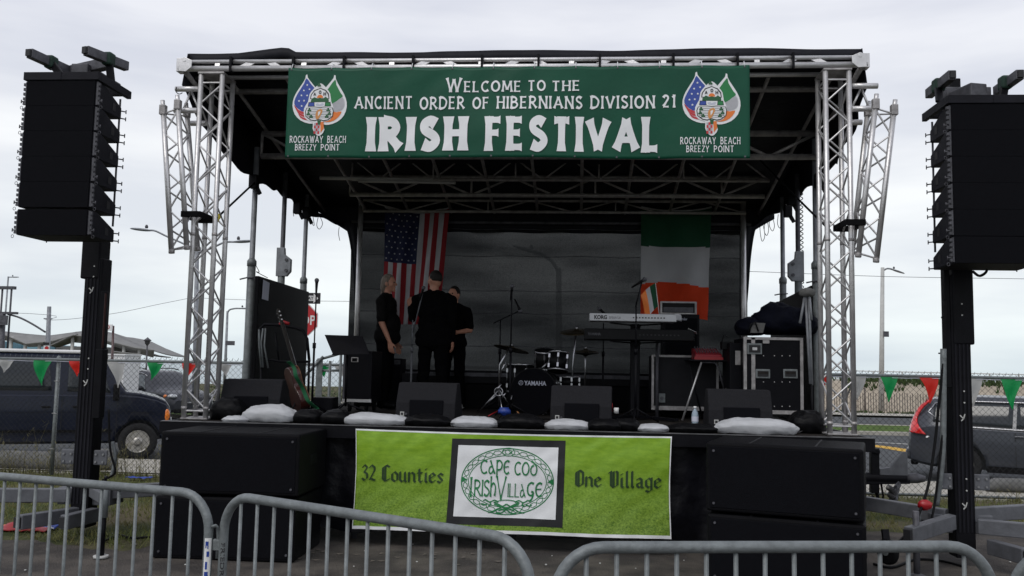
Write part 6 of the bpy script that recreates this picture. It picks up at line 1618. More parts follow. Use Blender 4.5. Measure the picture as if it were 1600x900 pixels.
MB().bx(xs_-.055, xs_+.055, Yk+.34+.11, Yk+.56, DZ+.03, za+.0).build('column', 'black_metal', t, bevel=.01)
for zz in (za-.006, zb2-.006):
    mb = MB(); mb.bar((xs_-.3, Yk+.05, zz-.008), (xs_-.04, Yk+.5, zz-.008), .04, .015); mb.bar((xs_+.3, Yk+.05, zz-.008), (xs_+.04, Yk+.5, zz-.008), .04, .015); mb.bx(xs_-.06, xs_+.06, Yk+.4, Yk+.5, zz-.03, zz); mb.build('support_arm', 'black_metal', t)
mb = MB(); mb.bar((xs_-.42, Yk-.15, DZ+.025), (xs_, Yk+.5, DZ+.025), .06, .03); mb.bar((xs_+.42, Yk-.15, DZ+.025), (xs_, Yk+.5, DZ+.025), .06, .03); mb.bar((xs_, Yk+.4, DZ+.025), (xs_, Yk+.8, DZ+.025), .06, .03); mb.build('foot', 'black_metal', t)
p = at(1027, 560, Yk+.5); MB().lathe([(.02, 0), (.02, 1.0)], (p.x, Yk+.5, DZ), 10).build('rear_strut', 'steel_dark', t)
# small irish flag on a stick
p0, p1 = at(1031, 500, 10.25), at(1024, 441, 10.35)
t = thing('small_irish_flag', 'little Irish flag on a stick drooping behind the silver keyboard', 'flag', p0)
MB().tube([p0, p1], .005, 6).build('stick', 'pale_post', t)
mb = MB()
def sf(u, v):
    top = p1.lerp(p0, .02+.62*v); d = V((-.17*u*(1-.2*v), 0, -.03*u-.07*u*u+.02*math.sin(v*4)*u)); return top+d+V((0, .03*math.sin(u*5+v*3), -.05*u))
mb.grid(sf, 24, 12, mfn=lambda u, v: 0 if u < .36 else (1 if u < .68 else 2)); mb.build('cloth', ['flag_green', 'flag_white', 'e_orange'], t, fixn=False)
# amp cabinet + head
t, xa, xb, zt = crate('guitar_cabinet', 'tall black guitar cabinet behind the keyboards carrying an amp head', 'cabinet', 1036, 1093, 491, 11.3, .35)
MB().bx(xa+.03, xb-.03, 11.288, 11.30, DZ+.06, zt-.05).build('grille_cloth', 'grille', t); p = at(1064, 498, 11.28)
text_mesh('Fender', lambda u, v: V((p.x-.02+u, 11.284, p.z-.02+v)), .10, .035, t, 'lettering', 'paper', .0)
t, xa2, xb2, zt2 = crate('amp_head', 'silver edged amp head sitting on the black guitar cabinet', 'amplifier', 1033, 1087, 473, 11.34, .25, 'black_plastic', zt+.002)
mb = MB()
for q in ((xa2-.01, xb2+.01, zt2-.005, zt2+.015), (xa2-.01, xb2+.01, zt-0+.003, zt+.02)): mb.bx(q[0], q[1], 11.325, 11.36, q[2], q[3])
for q in (xa2, xb2): mb.bx(q-.012, q+.012, 11.322, 11.36, zt+.003, zt2+.01)
mb.build('silver_frame', 'alu_dirty', t); MB().bx(xa2+.03, xb2-.03, 11.332, 11.34, zt+.03, zt+.09).build('control_strip', 'steel_dark', t)
# grey road case
t, xa, xb, zt = crate('road_case', 'dark grey road case with silver edges and a catch, under the keyboards', 'road case', 1019, 1122, 556, 10.75, .5, 'case_grey', DZ+.10)
mb = MB(); zb_ = at(1060, 632, 10.75).z
mb.bx(xa-.006, xb+.006, 10.742, 10.77, zt-.018, zt+.006); mb.bx(xa-.006, xb+.006, 10.742, 10.77, DZ+.102, DZ+.15); mb.bx(xa-.006, xa+.022, 10.740, 10.77, DZ+.15, zt-.018); mb.bx(xb-.022, xb+.006, 10.740, 10.77, DZ+.15, zt-.018)
mb.build('edge_extrusion', 'alu_dirty', t)
p = at(1034, 622, 10.74); c_ = MB().box(p, (.085, .012, .11)).build('butterfly_catch', 'galv', t, bevel=.006); MB().lathe([(.02, 0), (.02, .012)], p+V((0, -.012, 0)), 12, R=RX(PI/2)).build('latch', 'steel_dark', c_)
for xx in (xa+.08, xb-.08): MB().lathe([(.045, -.016), (.045, .016)], (xx, 10.85, DZ+.047), 14, R=RY(PI/2)).build('castor', 'rubber', t)
# folding table with mixer
Yt = 10.35
t = thing('folding_table', 'small folding table with crossed bright legs right of the keyboards', 'table', (at(1110, 600, Yt).x, Yt, DZ))
za = at(1100, 562, Yt).z; xa, xb = at(1077, 562, Yt).x, at(1150, 562, Yt).x
MB().bx(xa, xb, Yt-.02, Yt+.5, za-.02, za).build('tabletop', 'black_metal', t, bevel=.006)
for q in (([(1066, 660), (1096, 566)]), ([(1076, 570), (1098, 655)]), ([(1146, 566), (1126, 645)])): MB().tube([at(q[0][0], min(q[0][1], 657), Yt-.05 if q[0][1] > 600 else Yt), at(q[1][0], q[1][1], Yt)], .012, 8).build('leg', 'alu' if q[0][0] != 1076 else 'black_metal', t)
MB().tube([at(1096, 566, Yt+.02), at(1118, 567, Yt+.02), at(1124, 580, Yt+.02), at(1132, 612, Yt+.02)], .010, 6).build('leg', 'steel_dark', t)
t = thing('mixer', 'small red sided mixer tilted on the folding table', 'mixer', (at(1108, 550, Yt+.1).x, Yt+.1, za))
xa, xb = at(1086, 545, Yt+.05).x, at(1128, 545, Yt+.05).x
MB().prism([(0, 0), (.34, 0), (.34, .14), (0, .06)], lambda u, v, d: V((d, Yt+.03+u, za+v)), xa, xb).build('body', 'sensor_red', t, bevel=.01)
mb = MB()
for i in range(9):
    for j in range(4): mb.lathe([(.008, 0), (.007, .02)], (xa+.03+(xb-xa-.06)*i/8, Yt+.08+.08*j, za+.07+.08*(.05+.08*j)/.34), 8)
mb.build('knob', 'steel_dark', t)
MB().bx(xa-.01, xb+.01, Yt+.02, Yt+.03, za+.001, za+.03).build('front_lip', 'red_paint', t)
mb = MB(); p = at(1135, 540, Yt); mb.box(p, (.12, .15, .09)); mb.tube([p+V((-.05, 0, .04)), p+V((-.03, 0, .12)), p+V((.02, 0, .1))], .008, 5); tag(mb.build('power_adapter', 'black_plastic', bevel=.01, origin=p), 'black adapter box with looped lead at the right end of the folding table', 'adapter')
# water bottle
p = at(1086, 655, 9.0); p.z = DZ+.003
t = thing('water_bottle', 'clear plastic water bottle standing behind the black sandbag', 'bottle', (p.x, 8.85, DZ))
cc = (at(1086, 650, 8.75).x, 8.75, DZ+.01)
MB().lathe([(.03, 0), (.033, .01), (.033, .06), (.030, .07), (.033, .08), (.033, .14), (.028, .165), (.013, .19), (.013, .20)], cc, 16).build('bottle', 'water_bottle', t)
MB().lathe([(.015, 0), (.015, .02)], (cc[0], cc[1], DZ+.211), 12).build('cap', 'white', t); MB().lathe([(.0335, 0), (.0335, .05)], (cc[0], cc[1], DZ+.085), 16, cap=False).build('label', 'paper', t)
tag(MB().lathe([(.030, 0), (.036, .1)], at(952, 645, 9.6)*1, 14).build('paper_cup', 'red_paint', origin=at(952, 645, 9.6)), 'small red cup standing behind the third floor monitor', 'cup')
tag(MB().lathe([(.024, 0), (.026, .06)], at(963, 646, 9.5)*1, 14).build('paper_cup', 'white', origin=at(963, 646, 9.5)), 'small pale cup right of the red cup', 'cup')
# big rack case with bags on top
Yr = 9.85
t, xa, xb, zt = crate('rack_case', 'tall black rack flight case with silver edges and two recessed handles', 'flight case', 1164, 1252, 528, Yr, .7, 'case_black', DZ+.12)
mb = MB()
for q in (xa, xb): mb.bx(q-.016, q+.016, Yr-.012, Yr+.03, DZ+.12, zt+.004)
xm = at(1177, 600, Yr).x; mb.bx(xm-.02, xm+.02, Yr-.011, Yr, DZ+.17, zt-.0)
mb.bx(xa, xb, Yr-.011, Yr+.02, zt-.022, zt+.006); mb.bx(xa, xb, Yr-.011, Yr+.02, DZ+.125, DZ+.165); mb.build('edge_extrusion', 'alu_dirty', t)
for px in (1192, 1235):
    p = at(px, 584, Yr-.012); h_ = MB().box(p, (.155, .012, .10)).build('recessed_handle', 'galv', t, bevel=.006); MB().box(p+V((0, -.008, 0)), (.115, .006, .06)).build('handle_well', 'print_black', h_); MB().box(p+V((0, -.012, .012)), (.11, .006, .025)).build('grip', 'hair_dark', h_)
p = at(1179, 545, Yr-.015); c_ = MB().box(p, (.16, .012, .12)).build('butterfly_catch', 'galv', t, bevel=.006); MB().box(p+V((0, -.008, 0)), (.12, .006, .08)).build('catch_well', 'print_black', c_); MB().box(p+V((0, -.012, 0)), (.05, .006, .03)).build('latch', 'alu', c_)
MB().box(at(1197, 534, Yr-.015), (.07, .008, .035)).build('badge_plate', 'alu_dirty', t)
mb = MB()
for px in (1193, 1210, 1222, 1234):
    for py in (556, 597, 635): mb.ell(at(px, py, Yr-.004), .0065, 8, 6)
mb.build('rivet', 'alu', t)
for xx in (xa+.1, xb-.1): MB().lathe([(.05, -.018), (.05, .018)], (xx, Yr+.1, DZ+.053), 14, R=RY(PI/2)).build('castor', 'rubber', t)
t2, xa_, xb_, zt_2 = crate('speaker_box', 'black box with a grey sticker standing left of the tall rack case', 'box', 1140, 1163, 536, Yr+.25, .5)
MB().bx(at(1149, 560, Yr+.24).x, at(1157, 560, Yr+.24).x, Yr+.240, Yr+.249, at(1150, 570, Yr+.24).z, at(1150, 548, Yr+.24).z).build('sticker', 'alu_dirty', t2)
def gearbag(label, px, py, Y, r, m, seed):
    c = at(px, py, Y); mb = MB(); mb.ell((0, 0, 0), r, 36, 22, fn=lambda q, p: p*(1+.22*noise.noise(q*1.7+V((seed, 0, 0)))+.08*noise.noise(q*6+V((seed, 0, 0))))); mb.v = [V((p.x, p.y, max(p.z, -r[2]*.75)))+c for p in mb.v]
    t_ = thing('gear_bag', label, 'bag', (c.x, c.y, c.z-r[2]*.75), 'soft bags on the rack case'); mb.build('bag', m, t_); return t_, c
for (px, py, r, m, s_, lab) in ((1172, 512, (.17, .25, .115), 'navy_bag', 1, 'flat dark soft bag overhanging the left of the tall rack case'), (1218, 502, (.30, .28, .20), 'navy_bag', 4, 'large navy holdall heaped on top of the tall rack case'), (1252, 505, (.16, .26, .17), 'navy_bag', 7, 'dark bundle against the right wind wall above the rack case')):
    t, c = gearbag(lab, px, py, Yr+.3, r, m, s_)
    if s_ == 4:
        MB().tube([at(1170, 522, Yr-.02), at(1173, 507, Yr-.03), at(1180, 503, Yr-.03), at(1185, 518, Yr-.03)], .010, 6).build('carry_strap', 'black_plastic', t)
        q_ = MB(); q_.add([at(1170, 520, Yr-.01), at(1178, 504, Yr-.01), at(1196, 505, Yr-.01), at(1192, 520, Yr-.01)], [(0, 1, 2, 3)]); q_.build('grey_pocket', 'concrete_grey', t, solid=.01)
# folded stands leaning on the right wing
t = thing('folded_stand', 'bundle of folded grey stand legs leaning on the right wind wall', 'stand', (at(1265, 600, 9.75).x, 9.75, DZ))
for q in (((1258, 452), (1266, 600)), ((1263, 450), (1269, 602)), ((1258, 458), (1250, 505)), ((1264, 455), (1268, 500))): MB().tube([at(*q[0], 9.8), at(*q[1], 9.7)], .014, 8).build('leg', 'pole', t)
MB().tube([at(1268, 600, 9.7), V((at(1268, 600, 9.7).x, 9.7, DZ+.01))], .012, 8).build('leg', 'black_metal', t)
mb = MB(); mb.ell(at(1261, 457, 9.78), (.09, .05, .05), 14, 8, fn=lambda q, p: p*(1+.3*noise.noise(q*4))); mb.build('wrapped_head', 'concrete_grey', t)
# cables on the deck
def floorcable(label, pts, r=.008, m='cable'):
    P = [(atz(a, b, DZ+.01).x, atz(a, b, DZ+.01).y) for a, b in pts]; tag(MB().tube([(x_, y_, DZ+.012) for x_, y_ in catmull(P, 6)], r, 5).build('stage_cable', m, origin=(P[0][0], P[0][1], DZ)), label, 'cable')
floorcable('pale grey cable curling on the deck in front of the tall rack case', [(1196, 652), (1205, 648), (1225, 646), (1244, 647)], .008, 'galv')
floorcable('black cable lying across the deck below the drum kit', [(730, 652), (790, 656), (860, 655), (960, 657), (1010, 655)])
floorcable('black cable running behind the left floor monitor to the music stand', [(470, 650), (500, 646), (540, 648), (590, 645)])
# ------------------------------------------------------------------ people
def cap(mb, p0, p1, r0, r1, n=14):
    p0, p1 = V(p0), V(p1); d = (p1-p0); L_ = d.length; d.normalize(); pts = []; rs = []
    for k in range(5): a = PI/2*(k/4); pts.append(p0-d*r0*math.cos(a)); rs.append(max(.0006, r0*math.sin(a)))
    for k in range(1, 4): pts.append(p0.lerp(p1, k/4)); rs.append(r0+(r1-r0)*k/4)
    for k in range(5): a = PI/2*(k/4); pts.append(p1+d*r1*math.sin(a)); rs.append(max(.0006, r1*math.cos(a)))
    mb.tube(pts, rs, n)
def remesh(mb, name, mats, parent, vox, it=4, mfn=None, label=None):
    o = mb.build(name, mats, None)
    m_ = o.modifiers.new('r', 'REMESH'); m_.mode = 'VOXEL'; m_.voxel_size = vox; m_.use_smooth_shade = True
    s_ = o.modifiers.new('s', 'SMOOTH'); s_.factor = .5; s_.iterations = it
    bpy.context.view_layer.update(); dg = bpy.context.evaluated_depsgraph_get()
    me = bpy.data.meshes.new_from_object(o.evaluated_get(dg)); COL.objects.unlink(o); bpy.data.objects.remove(o)
    if name in ('shirt', 'trousers'):
        nn_ = [v_.normal.copy() for v_ in me.vertices]
        for v_, n9 in zip(me.vertices, nn_):
            c_ = v_.co.copy(); v_.co = c_+n9*(.007*noise.noise(V((c_.x*9, c_.y*9, c_.z*16)))+.006*math.sin(c_.z*38+c_.x*22+5*noise.noise(c_*6))*max(0, noise.noise(c_*4+V((3, 0, 0))))*2)
    o = bpy.data.objects.new(name, me); COL.objects.link(o); o.parent = parent; WL[o.name] = V((0, 0, 0))
    me.materials.clear(); me.materials.append(K[mats] if isinstance(mats, str) else mats)
    me.polygons.foreach_set('use_smooth', [True]*len(me.polygons)); me.polygons.foreach_set('material_index', [0]*len(me.polygons))
    if label: o['label'] = label
    return o
def hand(mb, wrist, d, palm_n, side, curl=.5):
    """d: direction wrist to knuckles, palm_n: palm facing, side: thumb side"""
    d, n_, s_ = V(d).normalized(), V(palm_n).normalized(), V(side).normalized()
    w_ = V(wrist); k0 = w_+d*.045
    for o_ in (-.024, 0, .024): cap(mb, w_+s_*o_*.7, w_+d*.085+s_*o_, .014, .0145, 10)
    for i, (o_, l_) in enumerate(((.032, .072), (.011, .082), (-.011, .076), (-.031, .060))):
        a = w_+d*.088+s_*o_; d1 = (d+n_*curl*.5).normalized(); b = a+d1*l_*.45; d2 = (d+n_*curl*1.4).normalized(); c = b+d2*l_*.32; d3 = (d+n_*curl*2.6).normalized(); e_ = c+d3*l_*.23
        cap(mb, a, b, .0095, .009, 8); cap(mb, b, c, .009, .0082, 8); cap(mb, c, e_, .0082, .007, 8)
    a = w_+d*.028+s_*.028; b = a+(d*.6+s_*.7+n_*.3).normalized()*.042; c = b+(d*.9+s_*.15+n_*.4).normalized()*.034
    cap(mb, a, b, .0135, .011, 8); cap(mb, b, c, .0105, .008, 8)
def person(label, loc, rz, H, arms, sleeve, shirt, hair, belly=0., turn=0., tilt=0., feet=None, collar=True, shoe='black_plastic', shoe_sole=None, wide=1.):
    """built facing -y, right side at -x; arms: (elbow, wrist, hand dir, palm normal, thumb side) for 'R' then 'L'"""
    s = H/1.75; t = thing('person', label, 'person', (0, 0, 0))
    S_ = lambda p: V(p)*s
    W = wide
    feet = feet or [(-.13, -.02), (.13, .0)]
    hd = S_((0, -.015, 1.635)); RH = RZ(turn) @ RX(tilt)
    def headpt(p): return hd+RH @ (V(p)*s)
    def torso(mb, e_):
        mb.ell(S_((0, 0, 1.27)), tuple(a*s+e_ for a in (.165*W, .108, .20)), 20, 14)
        mb.ell(S_((0, -.02-belly*.5, 1.08)), tuple(a*s+e_ for a in (.155*W, .115+belly, .18)), 20, 14)
        mb.ell(S_((0, .01, .95)), tuple(a*s+e_ for a in (.165*W, .12+belly*.3, .13)), 20, 14)
        cap(mb, S_((-.135*W, 0.005, 1.395)), S_((.135*W, .005, 1.395)), .060*s+e_, .060*s+e_)
        for k in (-1, 1): cap(mb, S_((k*.16*W, .005, 1.385)), S_((k*.03, .01, 1.46)), .050*s+e_, .048*s+e_)
    def arm(mb, k, e_, upto):
        sh = S_((k*.185*W, .005, 1.385)); el, wr = S_(arms[k][0]), S_(arms[k][1])
        if upto == 'short':
            cap(mb, sh, sh.lerp(el, .78), .056*s+e_, .050*s+e_*1.5)
        else:
            cap(mb, sh, el, .052*s+e_, .040*s+e_); cap(mb, el, wr if upto == 'full' else el.lerp(wr, .93), .039*s+e_, (.026 if upto == 'full' else .030)*s+e_)
    mb = MB()     # body
    torso(mb, -.006)
    for k in (-1, 1):
        arm(mb, k, 0, 'full'); _, wr, hd_, pn, ts = arms[k]; hand(mb, S_(wr), hd_, pn, ts, .45)
        fx, fy = feet[0 if k < 0 else 1]; hip, kn, an = S_((k*.09, .01, .93)), S_((k*.10+(fx-k*.10)*.5, -.025+fy*.5, .49)), S_((fx, fy+.02, .09))
        cap(mb, hip, kn, .080*s, .054*s); cap(mb, kn, an, .052*s, .036*s); cap(mb, S_((fx, fy+.03, .05)), S_((fx, fy-.12, .035)), .036*s, .03*s)
    cap(mb, S_((0, .012, 1.42)), S_((0, 0, 1.55)), .056*s, .052*s)
    mb.ell(hd, (.073*s, .092*s, .112*s), 22, 16, R=RH)
    mb.ell(headpt((0, -.012, -.062)), (.052*s, .062*s, .058*s), 16, 12, R=RH)          # jaw
    cap(mb, headpt((0, -.086, .012)), headpt((0, -.106, -.022)), .009*s, .0135*s, 8)      # nose
    cap(mb, headpt((-.03, -.080, .030)), headpt((.03, -.080, .030)), .010*s, .010*s, 8)   # brow
    cap(mb, headpt((-.018, -.086, -.055)), headpt((.018, -.086, -.055)), .007*s, .007*s, 8); cap(mb, headpt((-.014, -.084, -.066)), headpt((.014, -.084, -.066)), .007*s, .007*s, 8)
    cap(mb, headpt((0, -.078, -.098)), headpt((0, -.076, -.092)), .018*s, .016*s, 8)
    for k in (-1, 1):
        mb.ell(headpt((k*.040, -.058, -.02)), (.026*s, .026*s, .03*s), 12, 8, R=RH)
        mb.ell(headpt((k*.075, .008, -.008)), (.009*s, .020*s, .031*s), 12, 8, R=RH)
    body = remesh(mb, 'body', 'skin', t, .0065, 3)
    for k in (-1, 1): MB().ell(headpt((k*.030, -.082, .006)), .0105*s, 10, 8).build('eye', 'hair_dark', t)
    mb = MB(); torso(mb, .016)
    for k in (-1, 1): arm(mb, k, .012, 'short' if sleeve == 'short' else 'long')
    mb.ell(S_((0, -.01-belly*.5, .93)), ((.175*W)*s+.022, (.125+belly)*s+.018, .12*s), 20, 12)
    if sleeve == 'long': mb.ell(S_((0, .0, .86)), (.19*W*s, .14*s, .12*s), 20, 12)
    remesh(mb, 'shirt', shirt, t, .011, 3)
    if collar: MB().lathe([(.062*s, 0), (.064*s, .03*s), (.072*s, .035*s), (.075*s, .0)], S_((0, .008, 1.455)), 20, cap=False).build('collar', shirt, t, solid=.006)
    mb = MB()
    mb.ell(S_((0, .005, .90)), (.165*s*W, .13*s+belly*.2, .12*s), 20, 12)
    for k in (-1, 1):
        fx, fy = feet[0 if k < 0 else 1]; hip, kn, an = S_((k*.088, .01, .90)), S_((k*.10+(fx-k*.10)*.5, -.025+fy*.5, .49)), S_((fx, fy+.02, .07))
        cap(mb, hip, kn, .098*s, .076*s); cap(mb, kn, an, .075*s, .066*s)
    remesh(mb, 'trousers', 'trouser', t, .011, 3)
    for k in (-1, 1):
        fx, fy = feet[0 if k < 0 else 1]
        mb = MB(); cap(mb, S_((fx, fy+.045, .055)), S_((fx, fy-.14, .045)), .046*s, .040*s); mb.ell(S_((fx, fy+.02, .08)), (.045*s, .06*s, .05*s)); mb.v = [V((p.x, p.y, max(p.z, .004))) for p in mb.v]
        sh_ = remesh(mb, 'shoe', shoe, t, .008, 2)
        if shoe_sole: MB().ell(S_((fx, fy-.045, .02)), (.055*s, .15*s, .018*s), 18, 6).build('sole', shoe_sole, sh_)
    kind_, hm = hair
    mb = MB()
    def hf_(q, p):
        if q.y < -.45 and q.z < .55: return p*.86
        if q.z < -.25 and kind_ == 'short': return p*.86
        return p
    mb.ell(headpt((0, .010, .014)), (.080*s, .098*s, .113*s), 26, 18, R=RH, fn=hf_)
    if kind_ == 'long':
        mb.ell(headpt((0, .060, -.045)), (.066*s, .050*s, .11*s), 18, 12, R=RH); mb.ell(headpt((0, .072, -.13)), (.050*s, .032*s, .06*s), 16, 10, R=RH)
    for k in (-1, 1): mb.ell(headpt((k*.070, .012, .02)), (.012*s, .03*s, .04*s), 10, 8, R=RH)
    h_ = remesh(mb, 'hair', hm, t, .008, 1)
    t.location = loc; t.rotation_euler = (0, 0, rz); return t
p = at(602, 560, 11.64)
person('long haired man in a loose black short sleeved shirt standing in profile at left', (p.x, 11.64, DZ), PI/2-.12, 1.78,
       {-1: ((-.235, -.02, 1.10), (-.225, -.13, .86), (0, -.22, -1), (.9, -.1, 0), (-.1, -1, 0)), 1: ((.235, .02, 1.10), (.225, -.08, .86), (0, -.2, -1), (-.9, -.1, 0), (.1, -1, 0))},
       'short', 'cloth_charcoal', ('long', 'hair_grey'), belly=.025, turn=0, feet=[(-.12, -.03), (.12, .04)], wide=1.16)
p = at(676, 560, 11.3)
person('man in a long sleeved black jacket with his back to the crowd, head turned left', (p.x, 11.3, DZ), PI-.08, 1.80,
       {-1: ((-.27, -.17, 1.17), (-.16, -.40, 1.30), (.1, -.5, .85), (.3, -.9, .1), (1, .1, 0)) if False else ((.0, 0, 0),)*1 + ((0, 0, 0), (0, 0, 1), (0, 1, 0), (1, 0, 0)),
        1: ((.27, -.12, 1.18), (.30, -.36, 1.27), (.15, -.55, .8), (-.2, -.9, .3), (-.9, 0, .3))} if False else
       {-1: ((-.245, .03, 1.12), (-.235, -.05, .88), (0, -.15, -1), (.9, -.1, 0), (-.1, -1, 0)), 1: ((.30, -.10, 1.15), (.38, -.26, 1.30), (.25, -.35, .9), (-.3, -.9, .3), (-.9, .1, .3))},
       'long', 'cloth_black', ('short', 'hair_dark'), turn=.95, feet=[(-.13, .02), (.13, .0)], wide=1.24)
p = at(708, 560, 12.0)
person('man in a black tee shirt and white trainers half hidden behind the jacketed man', (p.x, 11.98, DZ), -.25, 1.66,
       {-1: ((-.24, .0, 1.10), (-.10, -.20, 1.10), (1, -.1, .05), (0, .9, 0), (0, 0, 1)), 1: ((.26, -.02, 1.12), (.13, -.20, 1.08), (-1, -.15, 0), (0, .9, 0), (0, 0, 1))},
       'short', 'cloth_black', ('short', 'hair_dark'), turn=-.25, feet=[(-.13, .0), (.14, -.02)], shoe='pale_post', shoe_sole='white', collar=False, wide=1.1)
# microphone stand between the two men
micstand('microphone stand between the long haired man and the jacketed man', 640, 500, 11.1, boom=((645, 500), (645, 520), (661, 455), (661, 452), (.3, 0, 1)), ph=.1, m='galv_grey')
# ------------------------------------------------------------------ subwoofer stacks
def subwoofer(w_, d_, h):
    t = thing('subwoofer', 'x', 'speaker', (0, 0, 0))
    MB().bx(-w_/2, w_/2, 0, d_, 0, h).build('cabinet', 'black_box', t, bevel=.02, seg=3)
    MB().bx(-w_/2+.03, w_/2-.03, -.006, .012, .03, h-.03).build('grille', 'grille', t, bevel=.004)
    for s_ in (-1, 1):
        h_ = MB().bx(s_*w_/2-.012, s_*w_/2+.004, d_*.4, d_*.62, h*.45, h*.62).build('side_handle', 'black_metal', t, bevel=.004)
        for q in (.12, .88): MB().lathe([(.010, 0), (.010, .01)], (s_*(w_/2-.06), -.005, h*q), 8, R=RX(PI/2)).build('bolt', 'steel_dark', t)
        for q in (-.45, .45): pass
    MB().bx(-w_*.22, -w_*.22+.012, .02, d_-.02, h+.001, h+.004).build('lid_seam', 'print_black', t)
    MB().bx(w_*.2, w_*.2+.012, .02, d_-.02, h+.001, h+.004).build('lid_seam', 'print_black', t)
    return t
sub = subwoofer(1.20, .80, .515)
place(sub, (-2.92, 7.31, .01), .012, 'lower subwoofer of the left stack, standing on the asphalt', first=True)
place(sub, (-2.90, 7.31, .545), .0, 'upper subwoofer of the left stack, just below deck height')
sub = subwoofer(1.16, .80, .535)
place(sub, (1.58, 7.00, .005), -.30, 'lower subwoofer of the right stack, toed in behind the right barricade', first=True)
place(sub, (1.57, 7.00, .56), -.32, 'upper subwoofer of the right stack, toed in toward the crowd')
for o_ in COL.objects:
    if o_.name.startswith('subwoofer'): o_['group'] = 'stacked subwoofers either side of the lower banner'

# ------------------------------------------------------------------ lift masts
def mastlift(label, X, Y, w_, ztop, sleeve, arms, sg, marks, dxs=(0, 0, 0)):
    t = thing('tower_lift', label, 'lift tower', (X, Y, 0))
    X0_ = X; X = X0_+dxs[0]; m_ = MB(); m_.bx(X-w_/2, X+w_/2, Y-w_/2, Y+w_/2, .08, sleeve[0]); m_.build('mast', 'black_metal', t, bevel=.012)
    mb = MB()
    for k in (-.3, -.1, .1, .3): mb.bx(X+k*w_-.008, X+k*w_+.008, Y-w_/2-.006, Y-w_/2+.002, .3, sleeve[0]-.02)
    mb.build('groove_rib', 'black_array', t)
    X = X0_+dxs[2]; MB().bx(X-w_*.27, X+w_*.27, Y-w_*.33, Y+w_*.33, sleeve[0]-.02, ztop).build('inner_mast', 'black_metal', t, bevel=.01)
    X = X0_+dxs[1]; MB().bx(X-w_*.54, X+w_*.54, Y-w_*.56, Y+w_*.54, sleeve[0]-.05 if False else sleeve[1], sleeve[2]).build('carriage', 'black_metal', t, bevel=.015)
    X = X0_+dxs[0]
    for z in marks:
        mb = MB(); y_ = Y-w_/2-.008
        for a, b in (((0, 0), (-.03, .03)), ((0, 0), (.012, .04)), ((0, 0), (-.02, -.02))): mb.bar((X+a[0], y_, z+a[1]), (X+b[0], y_, z+b[1]), .009, .004, up=(0, -1, 0))
        mb.build('arrow_mark', 'pale_post', t)
    mb = MB()
    for z in marks:
        for q in (.14, .24): mb.lathe([(.007, 0), (.007, .01)], (X+.01, Y-w_/2-.004, z+q), 8, R=RX(PI/2))
    mb.build('bolt', 'pale_post', t)
    # base box, plates and outriggers
    MB().bx(X-.26, X+.26, Y-.02, Y+.24, .28, .44).build('base_frame', 'galv_grey', t, bevel=.008)
    for s_ in (-1, 1):
        pl = MB().bx(X+s_*(w_/2+.005), X+s_*(w_/2+.14), Y-.06, Y-.04, .66, .80).build('bolted_plate', 'galv_grey', t, bevel=.012)
        mb = MB()
        for a, b in ((.03, .03), (.10, .03), (.03, .10), (.10, .10)): mb.lathe([(.010, 0), (.010, .012)], (X+s_*(w_/2+.005+a), Y-.062, .66+b), 8, R=RX(PI/2))
        mb.build('bolt', 'chrome', pl)
    for (x1_, y1_, z1_, x2_, y2_, z2_) in arms:
        b_ = MB().bar((x1_, y1_, z1_), (x2_, y2_, z2_), .085, .125).build('outrigger', 'galv_grey', t, bevel=.008)
        d = V((x2_-x1_, y2_-y1_, 0)).normalized(); e_ = V((x2_, y2_, z2_))
        MB().box(e_+d*.002, (.06, .06, .09), R=d.to_track_quat('Y', 'Z').to_matrix()).build('tube_mouth', 'print_black', b_)
        if z2_ < .3: continue
        j = MB().tube([e_-d*.12+V((0, 0, .18)), e_-d*.12+V((0, 0, -z2_+.03))], .026, 10).build('jack', 'steel_dark', t)
        MB().lathe([(.07, 0), (.07, .012), (.03, .03)], ((e_-d*.12).x, (e_-d*.12).y, .012), 14).build('jack_foot', 'steel_dark', j)
    return t
XL_ = at(143.5, 540, 8.1).x
tl_ = mastlift('left black telescopic lift mast on grey outriggers behind the barricade', XL_, 8.2, .175, 4.42, (2.62, 2.42, 2.80), [(XL_-.15, 8.1, .38, XL_-1.15, 7.75, .40), (XL_-.1, 8.3, .46, XL_-.72, 9.3, .46), (XL_+.1, 8.2, .40, XL_+1.15, 8.75, .42), (XL_-.02, 8.05, .22, XL_-.25, 7.55, .22), (XL_+.16, 8.05, .22, XL_+.12, 7.62, .22)], 1, (1.42, 2.3), (-.035, -.07, -.13))
XR_ = at(1499, 560, 8.1).x
tr_ = mastlift('right black telescopic lift mast on grey outriggers behind the barricade', XR_, 8.2, .17, 4.36, (2.55, 1.93, 2.78), [(XR_-.1, 8.2, .42, XR_-.98, 9.0, .46), (XR_-.12, 8.05, .40, XR_-.66, 7.55, .36), (XR_+.1, 8.2, .44, XR_+1.1, 8.7, .44), (XR_+.12, 8.1, .36, XR_+1.0, 7.7, .36), (XR_+.2, 8.05, .2, XR_+.3, 7.65, .2)], -1, (.52, 1.28, 2.05), (.025, .05, .05))
